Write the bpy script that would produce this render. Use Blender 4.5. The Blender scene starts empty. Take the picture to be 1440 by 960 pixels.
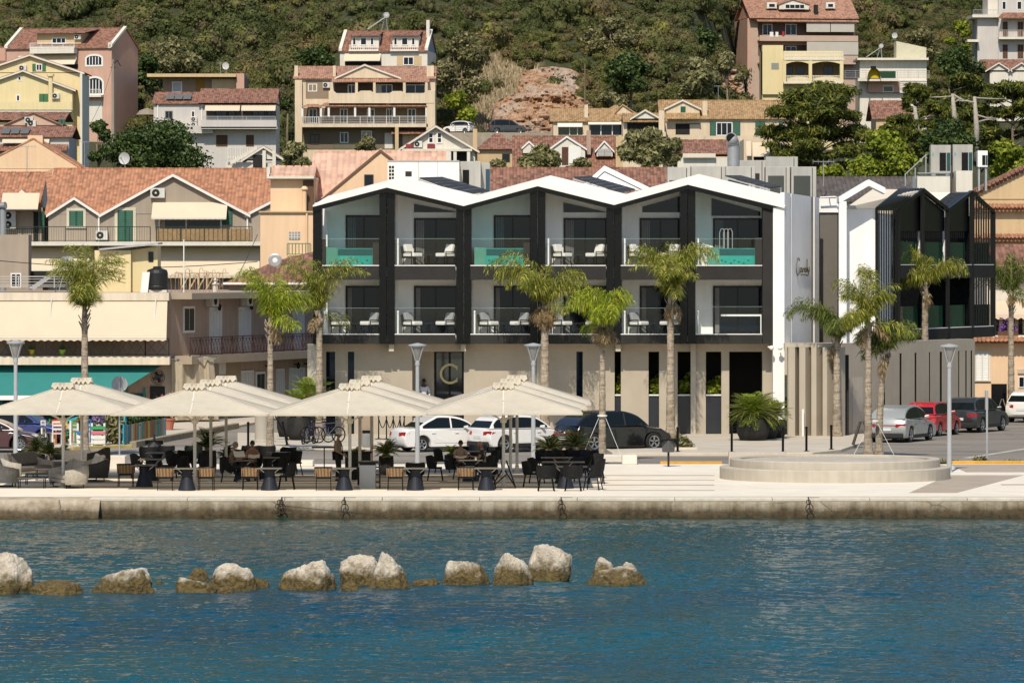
import bpy,bmesh,math,random
import numpy as np
from mathutils import Vector,Matrix
PI = math.pi
R = math.radians
sc = bpy.context.scene
COL = sc.collection
K,HC,HY,CX = 7000.0,7.7,370.0,720.0
cam = bpy.data.cameras.new('camera')
camo = bpy.data.objects.new('camera',cam)
COL.objects.link(camo)
camo.location = (0,0,HC)
camo.rotation_euler = (PI/2,0,0)
cam.sensor_width = 36
cam.lens = 36*K/1440
cam.shift_y = -(480-HY)/1440
cam.clip_start = 1
cam.clip_end = 6000
sc.camera = camo
SUN_EL,SUN_AZ = R(48),R(10)
sd = Vector((-math.sin(SUN_AZ)*math.cos(SUN_EL),-math.cos(SUN_AZ)*math.cos(SUN_EL),math.sin(SUN_EL)))
world = bpy.data.worlds.new('World')
sc.world = world
world.use_nodes = True
wn = world.node_tree
bg = wn.nodes['Background']
sky = wn.nodes.new('ShaderNodeTexSky')
sky.sky_type = 'NISHITA'
sky.sun_disc = False
sky.sun_elevation = SUN_EL
sky.sun_rotation = PI + SUN_AZ
sky.air_density = 1.0
sky.dust_density = 0.6
sky.ozone_density = 1.5
wn.links.new(sky.outputs[0],bg.inputs[0])
bg.inputs[1].default_value = 0.135
sl = bpy.data.lights.new('sun','SUN')
sl.energy = 4.7
sl.angle = R(0.53)
sl.color = (1.0,0.91,0.775)
so = bpy.data.objects.new('sun',sl)
COL.objects.link(so)
so.location = (-60,40,120)
so.rotation_euler = sd.to_track_quat('Z','Y').to_euler()
vs = sc.view_settings
vs.view_transform = 'Standard'
vs.look = 'None'
vs.gamma = 1
vs.exposure = 0.0
vs.use_curve_mapping = False
sc.cycles.max_bounces = 8
sc.cycles.diffuse_bounces = 6
sc.cycles.transparent_max_bounces = 12
sc.cycles.caustics_reflective = False
sc.cycles.caustics_refractive = False
def X(px,D): return (px-CX)*D/K
def Z(py,D): return HC-(py-HY)*D/K
def G(py,z=0.0): return K*(HC-z)/(py-HY)
OFF = {}
def tag(o,label=None,cat=None,group=None,kind=None):
 if label: o['label'] = label
 if cat: o['category'] = cat
 if group: o['group'] = group
 if kind: o['kind'] = kind
 return o
def thing(name,label,cat,loc=(0,0,0),rz=0,group=None):
 o = bpy.data.objects.new(name,None)
 o.empty_display_size = 0.3
 COL.objects.link(o)
 o.location = loc
 o.rotation_euler = (0,0,rz)
 return tag(o,label,cat,group)
def copy_tree(o,parent=None):
 c = o.copy()
 COL.objects.link(c)
 if parent: c.parent = parent
 for ch in list(o.children): copy_tree(ch,c)
 return c
def link_mesh(me,name,mat,parent=None,smooth=False,bevel=0,loc=None):
 o = bpy.data.objects.new(name,me)
 COL.objects.link(o)
 if mat: 
  if isinstance(mat,(list,tuple)):
   for m in mat: me.materials.append(m)
  else: me.materials.append(mat)
 if parent: o.parent = parent
 if smooth:
  me.polygons.foreach_set('use_smooth',[True]*len(me.polygons))
 if bevel:
  b = o.modifiers.new('bevel','BEVEL')
  b.width = bevel;b.segments = 2;b.limit_method = 'ANGLE';b.angle_limit = R(35)
  b.harden_normals = False
 if loc: o.location = loc
 return o
class MB:
 def __init__(s): s.v = [];s.f = [];s.mi = [];s.m = 0
 def add(s,vs_,fs):
  n = len(s.v)
  s.v += [tuple(p) for p in vs_]
  for f in fs:
   s.f.append([n+i for i in f]);s.mi.append(s.m)
  return s
 def hexa(s,p):
  return s.add(p,[(0,3,2,1),(4,5,6,7),(0,1,5,4),(1,2,6,5),(2,3,7,6),(3,0,4,7)])
 def box(s,x0,x1,y0,y1,z0,z1):
  return s.hexa([(x0,y0,z0),(x1,y0,z0),(x1,y1,z0),(x0,y1,z0),(x0,y0,z1),(x1,y0,z1),(x1,y1,z1),(x0,y1,z1)])
 def poly(s,pts): return s.add(pts,[tuple(range(len(pts)))])
 def ext(s,pts,vec):
  n = len(pts);v = Vector(vec)
  a = [Vector(p) for p in pts];b = [p+v for p in a]
  fs = [tuple(range(n)),tuple(range(2*n-1,n-1,-1))]
  fs += [(i,(i+1) % n,n+(i+1) % n,n+i) for i in range(n)]
  return s.add(a+b,fs)
 def bar(s,p,q,w,h=None,up=(0,0,1)):
  p,q = Vector(p),Vector(q);h = h or w
  d = (q-p)
  if d.length < 1e-6: return s
  d.normalize();u = Vector(up)
  if abs(d.dot(u)) > 0.99: u = Vector((0,1,0))
  a = d.cross(u).normalized();b = a.cross(d).normalized()
  c = [(-w/2,-h/2),(w/2,-h/2),(w/2,h/2),(-w/2,h/2)]
  return s.hexa([p+a*i+b*j for i,j in c]+[q+a*i+b*j for i,j in c])
 def tube(s,pts,r,n=8,cap=True):
  pts = [Vector(p) for p in pts]
  rr = r if isinstance(r,(list,tuple)) else [r]*len(pts)
  vs_ = [];prev = None
  for i,p in enumerate(pts):
   d = (pts[min(i+1,len(pts)-1)]-pts[max(i-1,0)]).normalized()
   if prev is None:
    a = d.cross(Vector((0,0,1)))
    if a.length < 0.05: a = d.cross(Vector((0,1,0)))
    a.normalize()
   else:
    a = prev-d*prev.dot(d)
    a.normalize()
   prev = a;b = d.cross(a)
   vs_ += [p+(a*math.cos(2*PI*k/n)+b*math.sin(2*PI*k/n))*rr[i] for k in range(n)]
  fs = []
  for i in range(len(pts)-1):
   for k in range(n):
    fs.append((i*n+k,i*n+(k+1) % n,(i+1)*n+(k+1) % n,(i+1)*n+k))
  if cap:
   fs.append(tuple(range(n-1,-1,-1)));fs.append(tuple(range((len(pts)-1)*n,len(pts)*n)))
  return s.add(vs_,fs)
 def lathe(s,prof,n=16,c=(0,0,0),sq=(1,1)):
  vs_ = []
  for r,z in prof:
   vs_ += [(c[0]+sq[0]*max(r,1e-4)*math.cos(2*PI*k/n),c[1]+sq[1]*max(r,1e-4)*math.sin(2*PI*k/n),c[2]+z) for k in range(n)]
  fs = []
  for i in range(len(prof)-1):
   for k in range(n): fs.append((i*n+k,i*n+(k+1) % n,(i+1)*n+(k+1) % n,(i+1)*n+k))
  fs.append(tuple(range(n-1,-1,-1)));fs.append(tuple(range((len(prof)-1)*n,len(prof)*n)))
  return s.add(vs_,fs)
 def ball(s,c,r,nu=12,nv=8):
  if not isinstance(r,(list,tuple)): r = (r,r,r)
  prof = [(math.sin(PI*i/nv),-math.cos(PI*i/nv)) for i in range(nv+1)]
  vs_ = []
  for a,b in prof:
   vs_ += [(c[0]+r[0]*max(a,1e-3)*math.cos(2*PI*k/nu),c[1]+r[1]*max(a,1e-3)*math.sin(2*PI*k/nu),c[2]+r[2]*b) for k in range(nu)]
  fs = [(i*nu+k,i*nu+(k+1) % nu,(i+1)*nu+(k+1) % nu,(i+1)*nu+k) for i in range(nv) for k in range(nu)]
  return s.add(vs_,fs)
 def build(s,name,mat,parent=None,smooth=False,bevel=0,loc=None,sub=0,flip=True):
  me = bpy.data.meshes.new(name)
  me.from_pydata(s.v,[],s.f)
  if isinstance(mat,(list,tuple)) and len(mat) > 1: me.polygons.foreach_set('material_index',s.mi)
  if flip:
   bm = bmesh.new();bm.from_mesh(me)
   bmesh.ops.recalc_face_normals(bm,faces=bm.faces)
   bm.to_mesh(me);bm.free()
  me.update()
  o = link_mesh(me,name,mat,parent,smooth,bevel,loc)
  if sub:
   m = o.modifiers.new('sub','SUBSURF');m.levels = m.render_levels = sub
  return o
def np_mesh(name,V,nper,mat,parent=None,loc=None,smooth=False):
 """V: (N, nper, 3) loose polygons"""
 N = V.shape[0]
 me = bpy.data.meshes.new(name)
 me.vertices.add(N*nper)
 me.vertices.foreach_set('co',V.reshape(-1).astype(np.float32))
 me.loops.add(N*nper)
 me.loops.foreach_set('vertex_index',np.arange(N*nper,dtype=np.int32))
 me.polygons.add(N)
 me.polygons.foreach_set('loop_start',np.arange(0,N*nper,nper,dtype=np.int32))
 me.update(calc_edges=True)
 me.validate()
 return link_mesh(me,name,mat,parent,smooth,0,loc)
def S(h,k=1.0):
 h = h.lstrip('#')
 c = [int(h[i:i+2],16)/255 for i in (0,2,4)]
 return tuple(min(1,w_*k*(x/12.92 if x <= .04045 else ((x+.055)/1.055)**2.4)) for x,w_ in zip(c,(.97,1.0,1.03)))
def newmat(name):
 m = bpy.data.materials.new(name);m.use_nodes = True
 nt = m.node_tree
 return m,nt,nt.nodes['Principled BSDF'],nt.nodes,nt.links
def noise(N,L,coord,scale,detail=4,rough=.55,stretch=None):
 t = N.new('ShaderNodeTexNoise')
 t.inputs['Scale'].default_value = scale;t.inputs['Detail'].default_value = detail;t.inputs['Roughness'].default_value = rough
 if stretch:
  mp = N.new('ShaderNodeMapping');mp.inputs['Scale'].default_value = stretch
  L.new(coord,mp.inputs[0]);L.new(mp.outputs[0],t.inputs[0])
 else: L.new(coord,t.inputs[0])
 return t.outputs[0]
def ramp(N,L,fac,stops):
 r = N.new('ShaderNodeValToRGB')
 e = r.color_ramp.elements
 while len(e) < len(stops): e.new(.5)
 for i,(p,c) in enumerate(stops):
  e[i].position = p;e[i].color = (*c,1) if len(c) == 3 else c
 L.new(fac,r.inputs[0])
 return r.outputs[0]
def mix(N,L,fac,a,b,mode='MIX'):
 m = N.new('ShaderNodeMix');m.data_type = 'RGBA';m.blend_type = mode
 for s,v in ((m.inputs[0],fac),(m.inputs[6],a),(m.inputs[7],b)):
  if hasattr(v,'is_linked') or hasattr(v,'links'): L.new(v,s)
  elif isinstance(v,(int,float)): s.default_value = v
  else: s.default_value = (*v,1)
 return m.outputs[2]
def math_(N,L,op,a,b=None,clamp=False):
 m = N.new('ShaderNodeMath');m.operation = op;m.use_clamp = clamp
 for i,v in enumerate((a,b)):
  if v is None: continue
  if hasattr(v,'links'): L.new(v,m.inputs[i])
  else: m.inputs[i].default_value = v
 return m.outputs[0]
def bump(N,L,B,h,strength=.3,dist=.02):
 b = N.new('ShaderNodeBump');b.inputs['Strength'].default_value = strength;b.inputs['Distance'].default_value = dist
 L.new(h,b.inputs['Height']);L.new(b.outputs[0],B.inputs['Normal'])
MATS = {}
def M(name,col,rough=.75,var=.1,scale=1.2,bmp=0.0,bscale=25,metal=0,spec=.4,streak=0.0,coat=0):
 if name in MATS: return MATS[name]
 m,nt,B,N,L = newmat(name)
 tc = N.new('ShaderNodeTexCoord').outputs['Object']
 c = tuple(col)
 if var:
  n1 = noise(N,L,tc,scale,6,.6)
  out = ramp(N,L,n1,[(.3,tuple(x*(1-var) for x in c)),(.7,tuple(min(1,x*(1+var*.6)) for x in c))])
  n3 = noise(N,L,tc,scale*.17,2)
  out = mix(N,L,.6,out,ramp(N,L,n3,[(.35,(1-var,1-var,1-var*1.1)),(.65,(1,1,1))]),'MULTIPLY')
  if streak:
   streak = min(.4,streak*1.9)
   n2 = noise(N,L,tc,1.0,5,.6,(3.5,3.5,.22))
   out = mix(N,L,streak,out,ramp(N,L,n2,[(.42,tuple(x*.55 for x in c)),(.6,c)]),'MIX')
  L.new(out,B.inputs['Base Color'])
 else: B.inputs['Base Color'].default_value = (*c,1)
 B.inputs['Roughness'].default_value = rough
 B.inputs['Metallic'].default_value = metal
 B.inputs['Specular IOR Level'].default_value = spec
 if coat: B.inputs['Coat Weight'].default_value = coat;B.inputs['Coat Roughness'].default_value = .04
 if bmp: bump(N,L,B,noise(N,L,tc,bscale,4),bmp,.03)
 MATS[name] = m
 return m
def tile_mat(name,col,axis='x',per=.24,row=.33,var=.35):
 key = name+axis
 if key in MATS: return MATS[key]
 m,nt,B,N,L = newmat(key)
 tc = N.new('ShaderNodeTexCoord').outputs['Object']
 sp = N.new('ShaderNodeSeparateXYZ');L.new(tc,sp.inputs[0])
 a = sp.outputs[0] if axis == 'x' else sp.outputs[1]
 rz = math_(N,L,'MULTIPLY',sp.outputs[2],1/(row*.45))
 fr = math_(N,L,'FRACT',rz)
 row_id = math_(N,L,'FLOOR',rz)
 cx = math_(N,L,'MULTIPLY',a,1/per)
 col_id = math_(N,L,'FLOOR',cx)
 sn = math_(N,L,'ABSOLUTE',math_(N,L,'SINE',math_(N,L,'MULTIPLY',cx,PI)))
 cmb = N.new('ShaderNodeCombineXYZ');L.new(col_id,cmb.inputs[0]);L.new(row_id,cmb.inputs[1])
 wh = N.new('ShaderNodeTexWhiteNoise');L.new(cmb.outputs[0],wh.inputs[0])
 c = tuple(col)
 base = ramp(N,L,wh.outputs[0],[(0,tuple(x*(1-var) for x in c)),(.5,c),(1,tuple(min(1,x*(1+var*.5)) for x in c))])
 n1 = noise(N,L,tc,.9,5,.65)
 base = mix(N,L,.7,base,ramp(N,L,n1,[(.3,(.72,.7,.68)),(.65,(1.0,1.0,1.0))]),'MULTIPLY')
 L.new(base,B.inputs['Base Color'])
 B.inputs['Roughness'].default_value = .85
 h = math_(N,L,'ADD',sn,math_(N,L,'MULTIPLY',fr,-.55))
 bump(N,L,B,h,.9,.07)
 MATS[key] = m
 return m
def leaf_mat(name,stops,lf=.35,big=None):
 m,nt,B,N,L = newmat(name)
 g = N.new('ShaderNodeNewGeometry')
 c = ramp(N,L,g.outputs['Random Per Island'],stops)
 if big:
  tcn = noise(N,L,g.outputs['Position'],big,3,.6)
  c = mix(N,L,.85,c,ramp(N,L,tcn,[(.33,(.6,.68,.6)),(.5,(1,1,1)),(.68,(1.45,1.2,.9))]),'MULTIPLY')
 L.new(c,B.inputs['Base Color'])
 B.inputs['Roughness'].default_value = .55
 B.inputs['Specular IOR Level'].default_value = .25
 tr = N.new('ShaderNodeBsdfTranslucent');L.new(c,tr.inputs[0])
 mx = N.new('ShaderNodeMixShader');mx.inputs[0].default_value = lf
 L.new(B.outputs[0],mx.inputs[1]);L.new(tr.outputs[0],mx.inputs[2])
 L.new(mx.outputs[0],N['Material Output'].inputs[0])
 MATS[name] = m
 return m
def glass_mat(name,tint,gl=.1,rough=.02):
 m,nt,B,N,L = newmat(name)
 N.remove(B)
 t = N.new('ShaderNodeBsdfTransparent');t.inputs[0].default_value = (*tint,1)
 g = N.new('ShaderNodeBsdfGlossy');g.inputs['Roughness'].default_value = rough
 fr = N.new('ShaderNodeLayerWeight');fr.inputs[0].default_value = .5
 f = math_(N,L,'ADD',math_(N,L,'MULTIPLY',math_(N,L,'POWER',fr.outputs['Facing'],5.0),.8),gl,True)
 mx = N.new('ShaderNodeMixShader');L.new(f,mx.inputs[0]);L.new(t.outputs[0],mx.inputs[1]);L.new(g.outputs[0],mx.inputs[2])
 L.new(mx.outputs[0],N['Material Output'].inputs[0])
 MATS[name] = m
 return m
WHITE = M('white_render',(.83,.81,.775),.6,.06,.8,streak=.05)
BLACK = M('black_metal',(.006,.006,.0065),.24,.25,3,spec=.2)
DGREY = M('charcoal_panel',(.036,.034,.032),.8,.15,1.5,spec=.1)
TAUPE = M('taupe_render',(.41,.355,.275),.85,.1,.7,.15,40,streak=.025)
LTAUPE = M('pale_concrete',(.50,.44,.35),.85,.1,.7,.15,40,streak=.08)
GLASSD = M('dark_glass',(.005,.007,.012),.03,0,spec=.36)
GLASSG = glass_mat('clear_glass',(.93,.97,.96),.02)
GLASSGR = M('green_glass',(.008,.045,.026),.06,.1,1,spec=.4)
GLASSD.node_tree.nodes['Principled BSDF'].inputs['Specular Tint'].default_value = (.55,.72,1,1)
def translucent(m,k):
 nt = m.node_tree;N,L = nt.nodes,nt.links;B = N['Principled BSDF']
 tr = N.new('ShaderNodeBsdfTranslucent');mx = N.new('ShaderNodeMixShader');mx.inputs[0].default_value = k
 L.new(B.inputs['Base Color'].links[0].from_socket,tr.inputs[0])
 L.new(B.outputs[0],mx.inputs[1]);L.new(tr.outputs[0],mx.inputs[2]);L.new(mx.outputs[0],N['Material Output'].inputs[0])
IVORY = M('ivory_canvas',(.66,.595,.475),.85,.09,.8,.12,5,streak=.06)
translucent(IVORY,.24)
STEEL = M('galvanised_steel',(.42,.42,.42),.45,.12,3,metal=.6)
GREYPOLE = M('grey_painted_pole',(.36,.37,.38),.5,.1,2)
CREAM = M('cream_render',(.66,.57,.44),.85,.1,.6,.1,30,streak=.15)
ROSY = M('rosy_beige_render',(.42,.31,.235),.88,.1,.6,.1,30,streak=.15)
FRAME = M('white_frame',(.74,.72,.67),.5,.05)
IRON = M('brown_iron',(.07,.035,.028),.5,.2)
GREEN = M('green_shutter',(.008,.085,.045),.45,.2,3)
ACMAT = M('ac_casing',(.62,.6,.54),.5,.1,2,streak=.2)
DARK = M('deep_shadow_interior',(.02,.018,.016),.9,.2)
def trunk_mat():
 m,nt,B,N,L = newmat('palm_trunk')
 tc = N.new('ShaderNodeTexCoord').outputs['Object']
 n1 = noise(N,L,tc,1.6,5,.65,(1.2,1.2,5.5));n2 = noise(N,L,tc,1.3,4,.6);n3 = noise(N,L,tc,9,4,.7,(1.5,1.5,.5))
 c = ramp(N,L,n1,[(.3,(.12,.085,.055)),(.43,(.34,.275,.20)),(.6,(.47,.40,.31)),(.75,(.36,.26,.17))])
 c = mix(N,L,.7,c,ramp(N,L,n2,[(.35,(.5,.46,.42)),(.6,(1.05,1.03,1.0))]),'MULTIPLY')
 c = mix(N,L,.45,c,ramp(N,L,n3,[(.38,(.45,.42,.38)),(.55,(1,1,1))]),'MULTIPLY')
 L.new(c,B.inputs['Base Color']);B.inputs['Roughness'].default_value = .95
 bump(N,L,B,math_(N,L,'ADD',n1,n3),.9,.06)
 return m
TRUNKM = trunk_mat()
BARK = M('grey_bark',(.2,.15,.105),.9,.3,6,.6,18)
SOIL = M('soil',(.06,.04,.025),.95,.3)
class Wall:
 """local frame: u along the wall, v into the building, z up"""
 def __init__(s,px0,D,ang=0.0):
  s.a = ang;s.Ax = X(px0,D);s.Ay = D
  s.dx,s.dy = math.cos(ang),math.sin(ang)
 def u(s,px):
  t = (px-CX)/K
  return (t*s.Ay-s.Ax)/(s.dx-t*s.dy)
 def D(s,px): return s.Ay+s.u(px)*s.dy
 def z(s,py,px=None):
  return Z(py,s.Ay if px is None else s.D(px))-s.zb
 zb = 0.0
 def root(s,name,label,cat,zb=0.0,group=None):
  s.zb = zb
  s.r = thing(name,label,cat,(s.Ax,s.Ay,zb),s.a,group)
  return s.r
 def rect(s,px0,px1,py0,py1):
  pm = (px0+px1)/2
  return s.u(px0),s.u(px1),s.z(py1,pm),s.z(py0,pm)
 def box(s,mb,px0,px1,py0,py1,v0,v1):
  a,b,c,d = s.rect(px0,px1,py0,py1)
  return mb.box(a,b,v0,v1,c,d)
def window(w,px0,px1,py0,py1,v=0.0,fr=None,gl=None,t=.07,mull=1,rails=0,name='window',proud=.05,par=None):
 """frame ring (part) with glazing bars and a pane (sub-part)"""
 a,b,c,d = w.rect(px0,px1,py0,py1)
 m = MB();p0,p1 = v-proud,v+.02
 m.box(a,a+t,p0,p1,c,d);m.box(b-t,b,p0,p1,c,d)
 m.box(a+t,b-t,p0,p1,c,c+t);m.box(a+t,b-t,p0,p1,d-t,d)
 for k in range(1,mull+1):
  x = a+(b-a)*k/(mull+1);m.box(x-t*.35,x+t*.35,p0+.008,p1,c+t,d-t)
 for k in range(1,rails+1):
  z = c+(d-c)*k/(rails+1);m.box(a+t,b-t,p0+.012,p1,z-t*.25,z+t*.25)
 f = m.build(name,fr or FRAME,par or w.r)
 MB().box(a+t*.5,b-t*.5,v-.012,v+.015,c+t*.5,d-t*.5).build('pane',gl or GLASSD,f)
 return f
def shutter(w,px0,px1,py0,py1,mat,v=0.0,surround=None,st=.12,leaves=2,name='shutter'):
 a,b,c,d = w.rect(px0,px1,py0,py1)
 m = MB()
 n = max(3,int((d-c)/.12))
 for k in range(leaves):
  x0 = a+(b-a)*k/leaves+.01;x1 = a+(b-a)*(k+1)/leaves-.01
  m.box(x0,x0+.06,v-.07,v-.01,c,d);m.box(x1-.06,x1,v-.07,v-.01,c,d)
  for i in range(n):
   z = c+(d-c)*i/n
   m.hexa([(x0+.06,v-.06,z),(x1-.06,v-.06,z),(x1-.06,v-.03,z+.001),(x0+.06,v-.03,z+.001),
     (x0+.06,v-.035,z+(d-c)/n),(x1-.06,v-.035,z+(d-c)/n),(x1-.06,v-.02,z+(d-c)/n),(x0+.06,v-.02,z+(d-c)/n)])
 o = m.build(name,mat,w.r)
 if surround:
  s_ = MB()
  s_.box(a-st,a-.005,v-.05,v+.02,c,d);s_.box(b+.005,b+st,v-.05,v+.02,c,d)
  s_.box(a-st,b+st,v-.055,v+.02,d+.004,d+st);s_.box(a-st*1.2,b+st*1.2,v-.09,v+.02,c-st*.7,c-.004)
  s_.build('frame',surround,o)
 return o
def rail_mb(m,a,b,c,d,v,style='bars',gap=.13,t=.02):
 m.box(a,b,v-.025,v+.025,d-.05,d)
 m.box(a,b,v-.02,v+.02,c+.05,c+.09)
 n = max(1,int(abs(b-a)/1.4))
 for k in range(n+1):
  x = a+(b-a)*k/n;m.box(x-.025,x+.025,v-.026,v+.026,c,d-.051)
 if style == 'bars':
  n = max(1,int(abs(b-a)/gap))
  for k in range(n):
   x = a+(b-a)*(k+.5)/n;m.box(x-t/2,x+t/2,v-t/2,v+t/2,c+.09,d-.05)
 elif style == 'x':
  n = max(1,int(abs(b-a)/.42))
  for k in range(n):
   x0 = a+(b-a)*k/n;x1 = a+(b-a)*(k+1)/n
   m.bar((x0,v-.004,c+.09),(x1,v-.004,d-.1),.02);m.bar((x1,v+.004,c+.09),(x0,v+.004,d-.1),.02)
  m.box(a,b,v-.02,v+.02,d-.14,d-.11)
 elif style == 'lines':
  for k in range(1,4):
   z = c+(d-c)*k/4.2;m.box(a,b,v-.012,v+.012,z,z+.03)
 elif style == 'baluster':
  n = max(1,int(abs(b-a)/.2))
  for k in range(n):
   x = a+(b-a)*(k+.5)/n
   m.lathe([(.04,c+.09),(.07,c+.3),(.035,c+.5),(.05,d-.05)],6,(x,v,0))
def railing(w,px0,px1,py0,py1,v,mat,style='bars',name='balcony_railing',gap=.13,t=.02,ends=None):
 a,b,c,d = w.rect(px0,px1,py0,py1)
 m = MB();rail_mb(m,a,b,c,d,v,style,gap,t)
 return m.build(name,mat,w.r)
def boxpart(w,name,px0,px1,py0,py1,v0,v1,mat,par=None,bevel=0):
 m = MB();w.box(m,px0,px1,py0,py1,v0,v1)
 return m.build(name,mat,par or w.r,bevel=bevel)
def awning(w,px0,px1,py0,py1,v0,v1,mat,drop=.25,name='awning',scallop=False,par=None):
 a,b,c,d = w.rect(px0,px1,py0,py1)
 m = MB()
 m.hexa([(a,v1,c),(b,v1,c),(b,v0,d),(a,v0,d),(a,v1,c+.03),(b,v1,c+.03),(b,v0,d+.03),(a,v0,d+.03)])
 if drop:
  n = max(4,int((b-a)/.35))
  for i in range(n):
   x0 = a+(b-a)*i/n;x1 = a+(b-a)*(i+1)/n;xm = (x0+x1)/2
   lo = drop if scallop else drop*.8
   m.ext([(x0,v1-.012,c),(x1,v1-.012,c),(x1,v1-.012,c-drop*.7),(xm,v1-.012,c-lo),(x0,v1-.012,c-drop*.7)],(0,.01,0))
 o = m.build(name,mat,par or w.r)
 s_ = MB()
 for x in (a+.1,b-.1): s_.bar((x,v0,d-.5),(x,v1+.03,c-.05),.035)
 s_.box(a,b,v1-.02,v1+.03,c-.045,c-.005)
 s_.build('awning_arm',FRAME,o)
 return o
def gable_roof(w,a,b,ze,zr,depth,mat,ov=.35,t=.16,side=True,name='roof',par=None,v0=0.0,fascia=None,rat=.5):
 """side=True: ridge along u ; False: ridge along v (gable faces front)"""
 m = MB()
 if side:
  vm = v0+depth*rat;s1 = (zr-ze)/(depth*rat);s2 = (zr-ze)/(depth*(1-rat))
  a0,b0 = a-ov*.6,b+ov*.6
  m.hexa([(a0,v0-ov,ze-ov*s1),(b0,v0-ov,ze-ov*s1),(b0,vm,zr),(a0,vm,zr),(a0,v0-ov,ze-ov*s1+t),(b0,v0-ov,ze-ov*s1+t),(b0,vm,zr+t),(a0,vm,zr+t)])
  m.hexa([(a0,vm,zr),(b0,vm,zr),(b0,v0+depth+ov,ze-ov*s2),(a0,v0+depth+ov,ze-ov*s2),(a0,vm,zr+t),(b0,vm,zr+t),(b0,v0+depth+ov,ze-ov*s2+t),(a0,v0+depth+ov,ze-ov*s2+t)])
  n = int((b0-a0)/.4)
  for k in range(n):
   x = a0+(b0-a0)*(k+.5)/n
   m.box(x-.19,x+.19,vm-.1,vm+.1,zr+t-.03,zr+t+.05+.015*(k % 2))
 else:
  um = a+(b-a)*rat;s1 = (zr-ze)/(um-a);s2 = (zr-ze)/(b-um)
  f0,f1 = v0-ov,v0+depth
  m.hexa([(a-ov,f0,ze-ov*s1),(um,f0,zr),(um,f1,zr),(a-ov,f1,ze-ov*s1),(a-ov,f0,ze-ov*s1+t),(um,f0,zr+t),(um,f1,zr+t),(a-ov,f1,ze-ov*s1+t)])
  m.hexa([(um,f0,zr),(b+ov,f0,ze-ov*s2),(b+ov,f1,ze-ov*s2),(um,f1,zr),(um,f0,zr+t),(b+ov,f0,ze-ov*s2+t),(b+ov,f1,ze-ov*s2+t),(um,f1,zr+t)])
 o = m.build(name,mat,par or w.r)
 if fascia:
  g = MB()
  if side:
   g.box(a0,b0,v0-ov-.03,v0-ov-.004,ze-ov*s1-.06,ze-ov*s1+t*.7)
  else:
   f = v0-ov
   g.hexa([(a-ov,f-.03,ze-ov*s1-.1),(um,f-.03,zr-.1),(um,f-.004,zr-.1),(a-ov,f-.004,ze-ov*s1-.1),(a-ov,f-.03,ze-ov*s1+t*.6),(um,f-.03,zr+t*.6),(um,f-.004,zr+t*.6),(a-ov,f-.004,ze-ov*s1+t*.6)])
   g.hexa([(um,f-.03,zr-.1),(b+ov,f-.03,ze-ov*s2-.1),(b+ov,f-.004,ze-ov*s2-.1),(um,f-.004,zr-.1),(um,f-.03,zr+t*.6),(b+ov,f-.03,ze-ov*s2+t*.6),(b+ov,f-.004,ze-ov*s2+t*.6),(um,f-.004,zr+t*.6)])
  g.build('fascia',fascia,o)
 return o
def ac_unit(w,px,py,v,name='air_conditioner',wd=.85,h=.62,d=.32,par=None):
 u,z = w.u(px),w.z(py,px)
 o = MB().box(u-wd/2,u+wd/2,v-d,v,z-h/2,z+h/2).build(name,ACMAT,par or w.r,bevel=.015)
 f = MB()
 n = 20
 cx,r = u-wd*.12,h*.4
 ring = [(cx+r*math.cos(2*PI*k/n),v-d-.006,z+r*math.sin(2*PI*k/n)) for k in range(n)]
 f.ext(ring,(0,.004,0))
 f.build('fan_grille',DGREY,o)
 MB().ball((cx,v-d-.01,z),(.07,.02,.07),10,6).build('fan_hub',ACMAT,o)
 return o
def satellite_dish(loc,label,r=.4,az=-.4,group=None):
 t = thing('satellite_dish',label,'satellite dish',loc,az,group)
 MB().tube([(0,0,0),(0,0,.9)],.03,8).build('mast',STEEL,t)
 m = MB();n = 20;vs_ = []
 for i in range(5):
  q = r*i/4
  vs_ += [(q*math.cos(2*PI*k/n),-.12-.25*r*(1-(i/4)**2)*-1,.95+q*math.sin(2*PI*k/n)) for k in range(n)]
 fs = [(i*n+k,i*n+(k+1) % n,(i+1)*n+(k+1) % n,(i+1)*n+k) for i in range(4) for k in range(n)]
 m.add(vs_,fs);m.build('dish',M('dish_grey',(.5,.5,.5),.5),t,smooth=True)
 MB().bar((0,-.1,.6),(0,-.62,.95),.03).box(-.05,.05,-.7,-.58,.9,1.0).build('receiver_arm',STEEL,t)
 return t
def antenna(loc,label,h=2.2,w=1.1,n=6):
 t = thing('antenna',label,'antenna',loc)
 MB().tube([(0,0,0),(0,0,h)],.025,6).build('mast',STEEL,t)
 m = MB();m.bar((-w/2,0,h),(w/2,0,h),.03)
 for k in range(n):
  x = -w/2+w*k/(n-1);m.bar((x,-.35,h),(x,.35,h),.015);m.bar((x,0,h-.12),(x,0,h+.12),.015)
 m.build('boom',STEEL,t)
 return t
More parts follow.
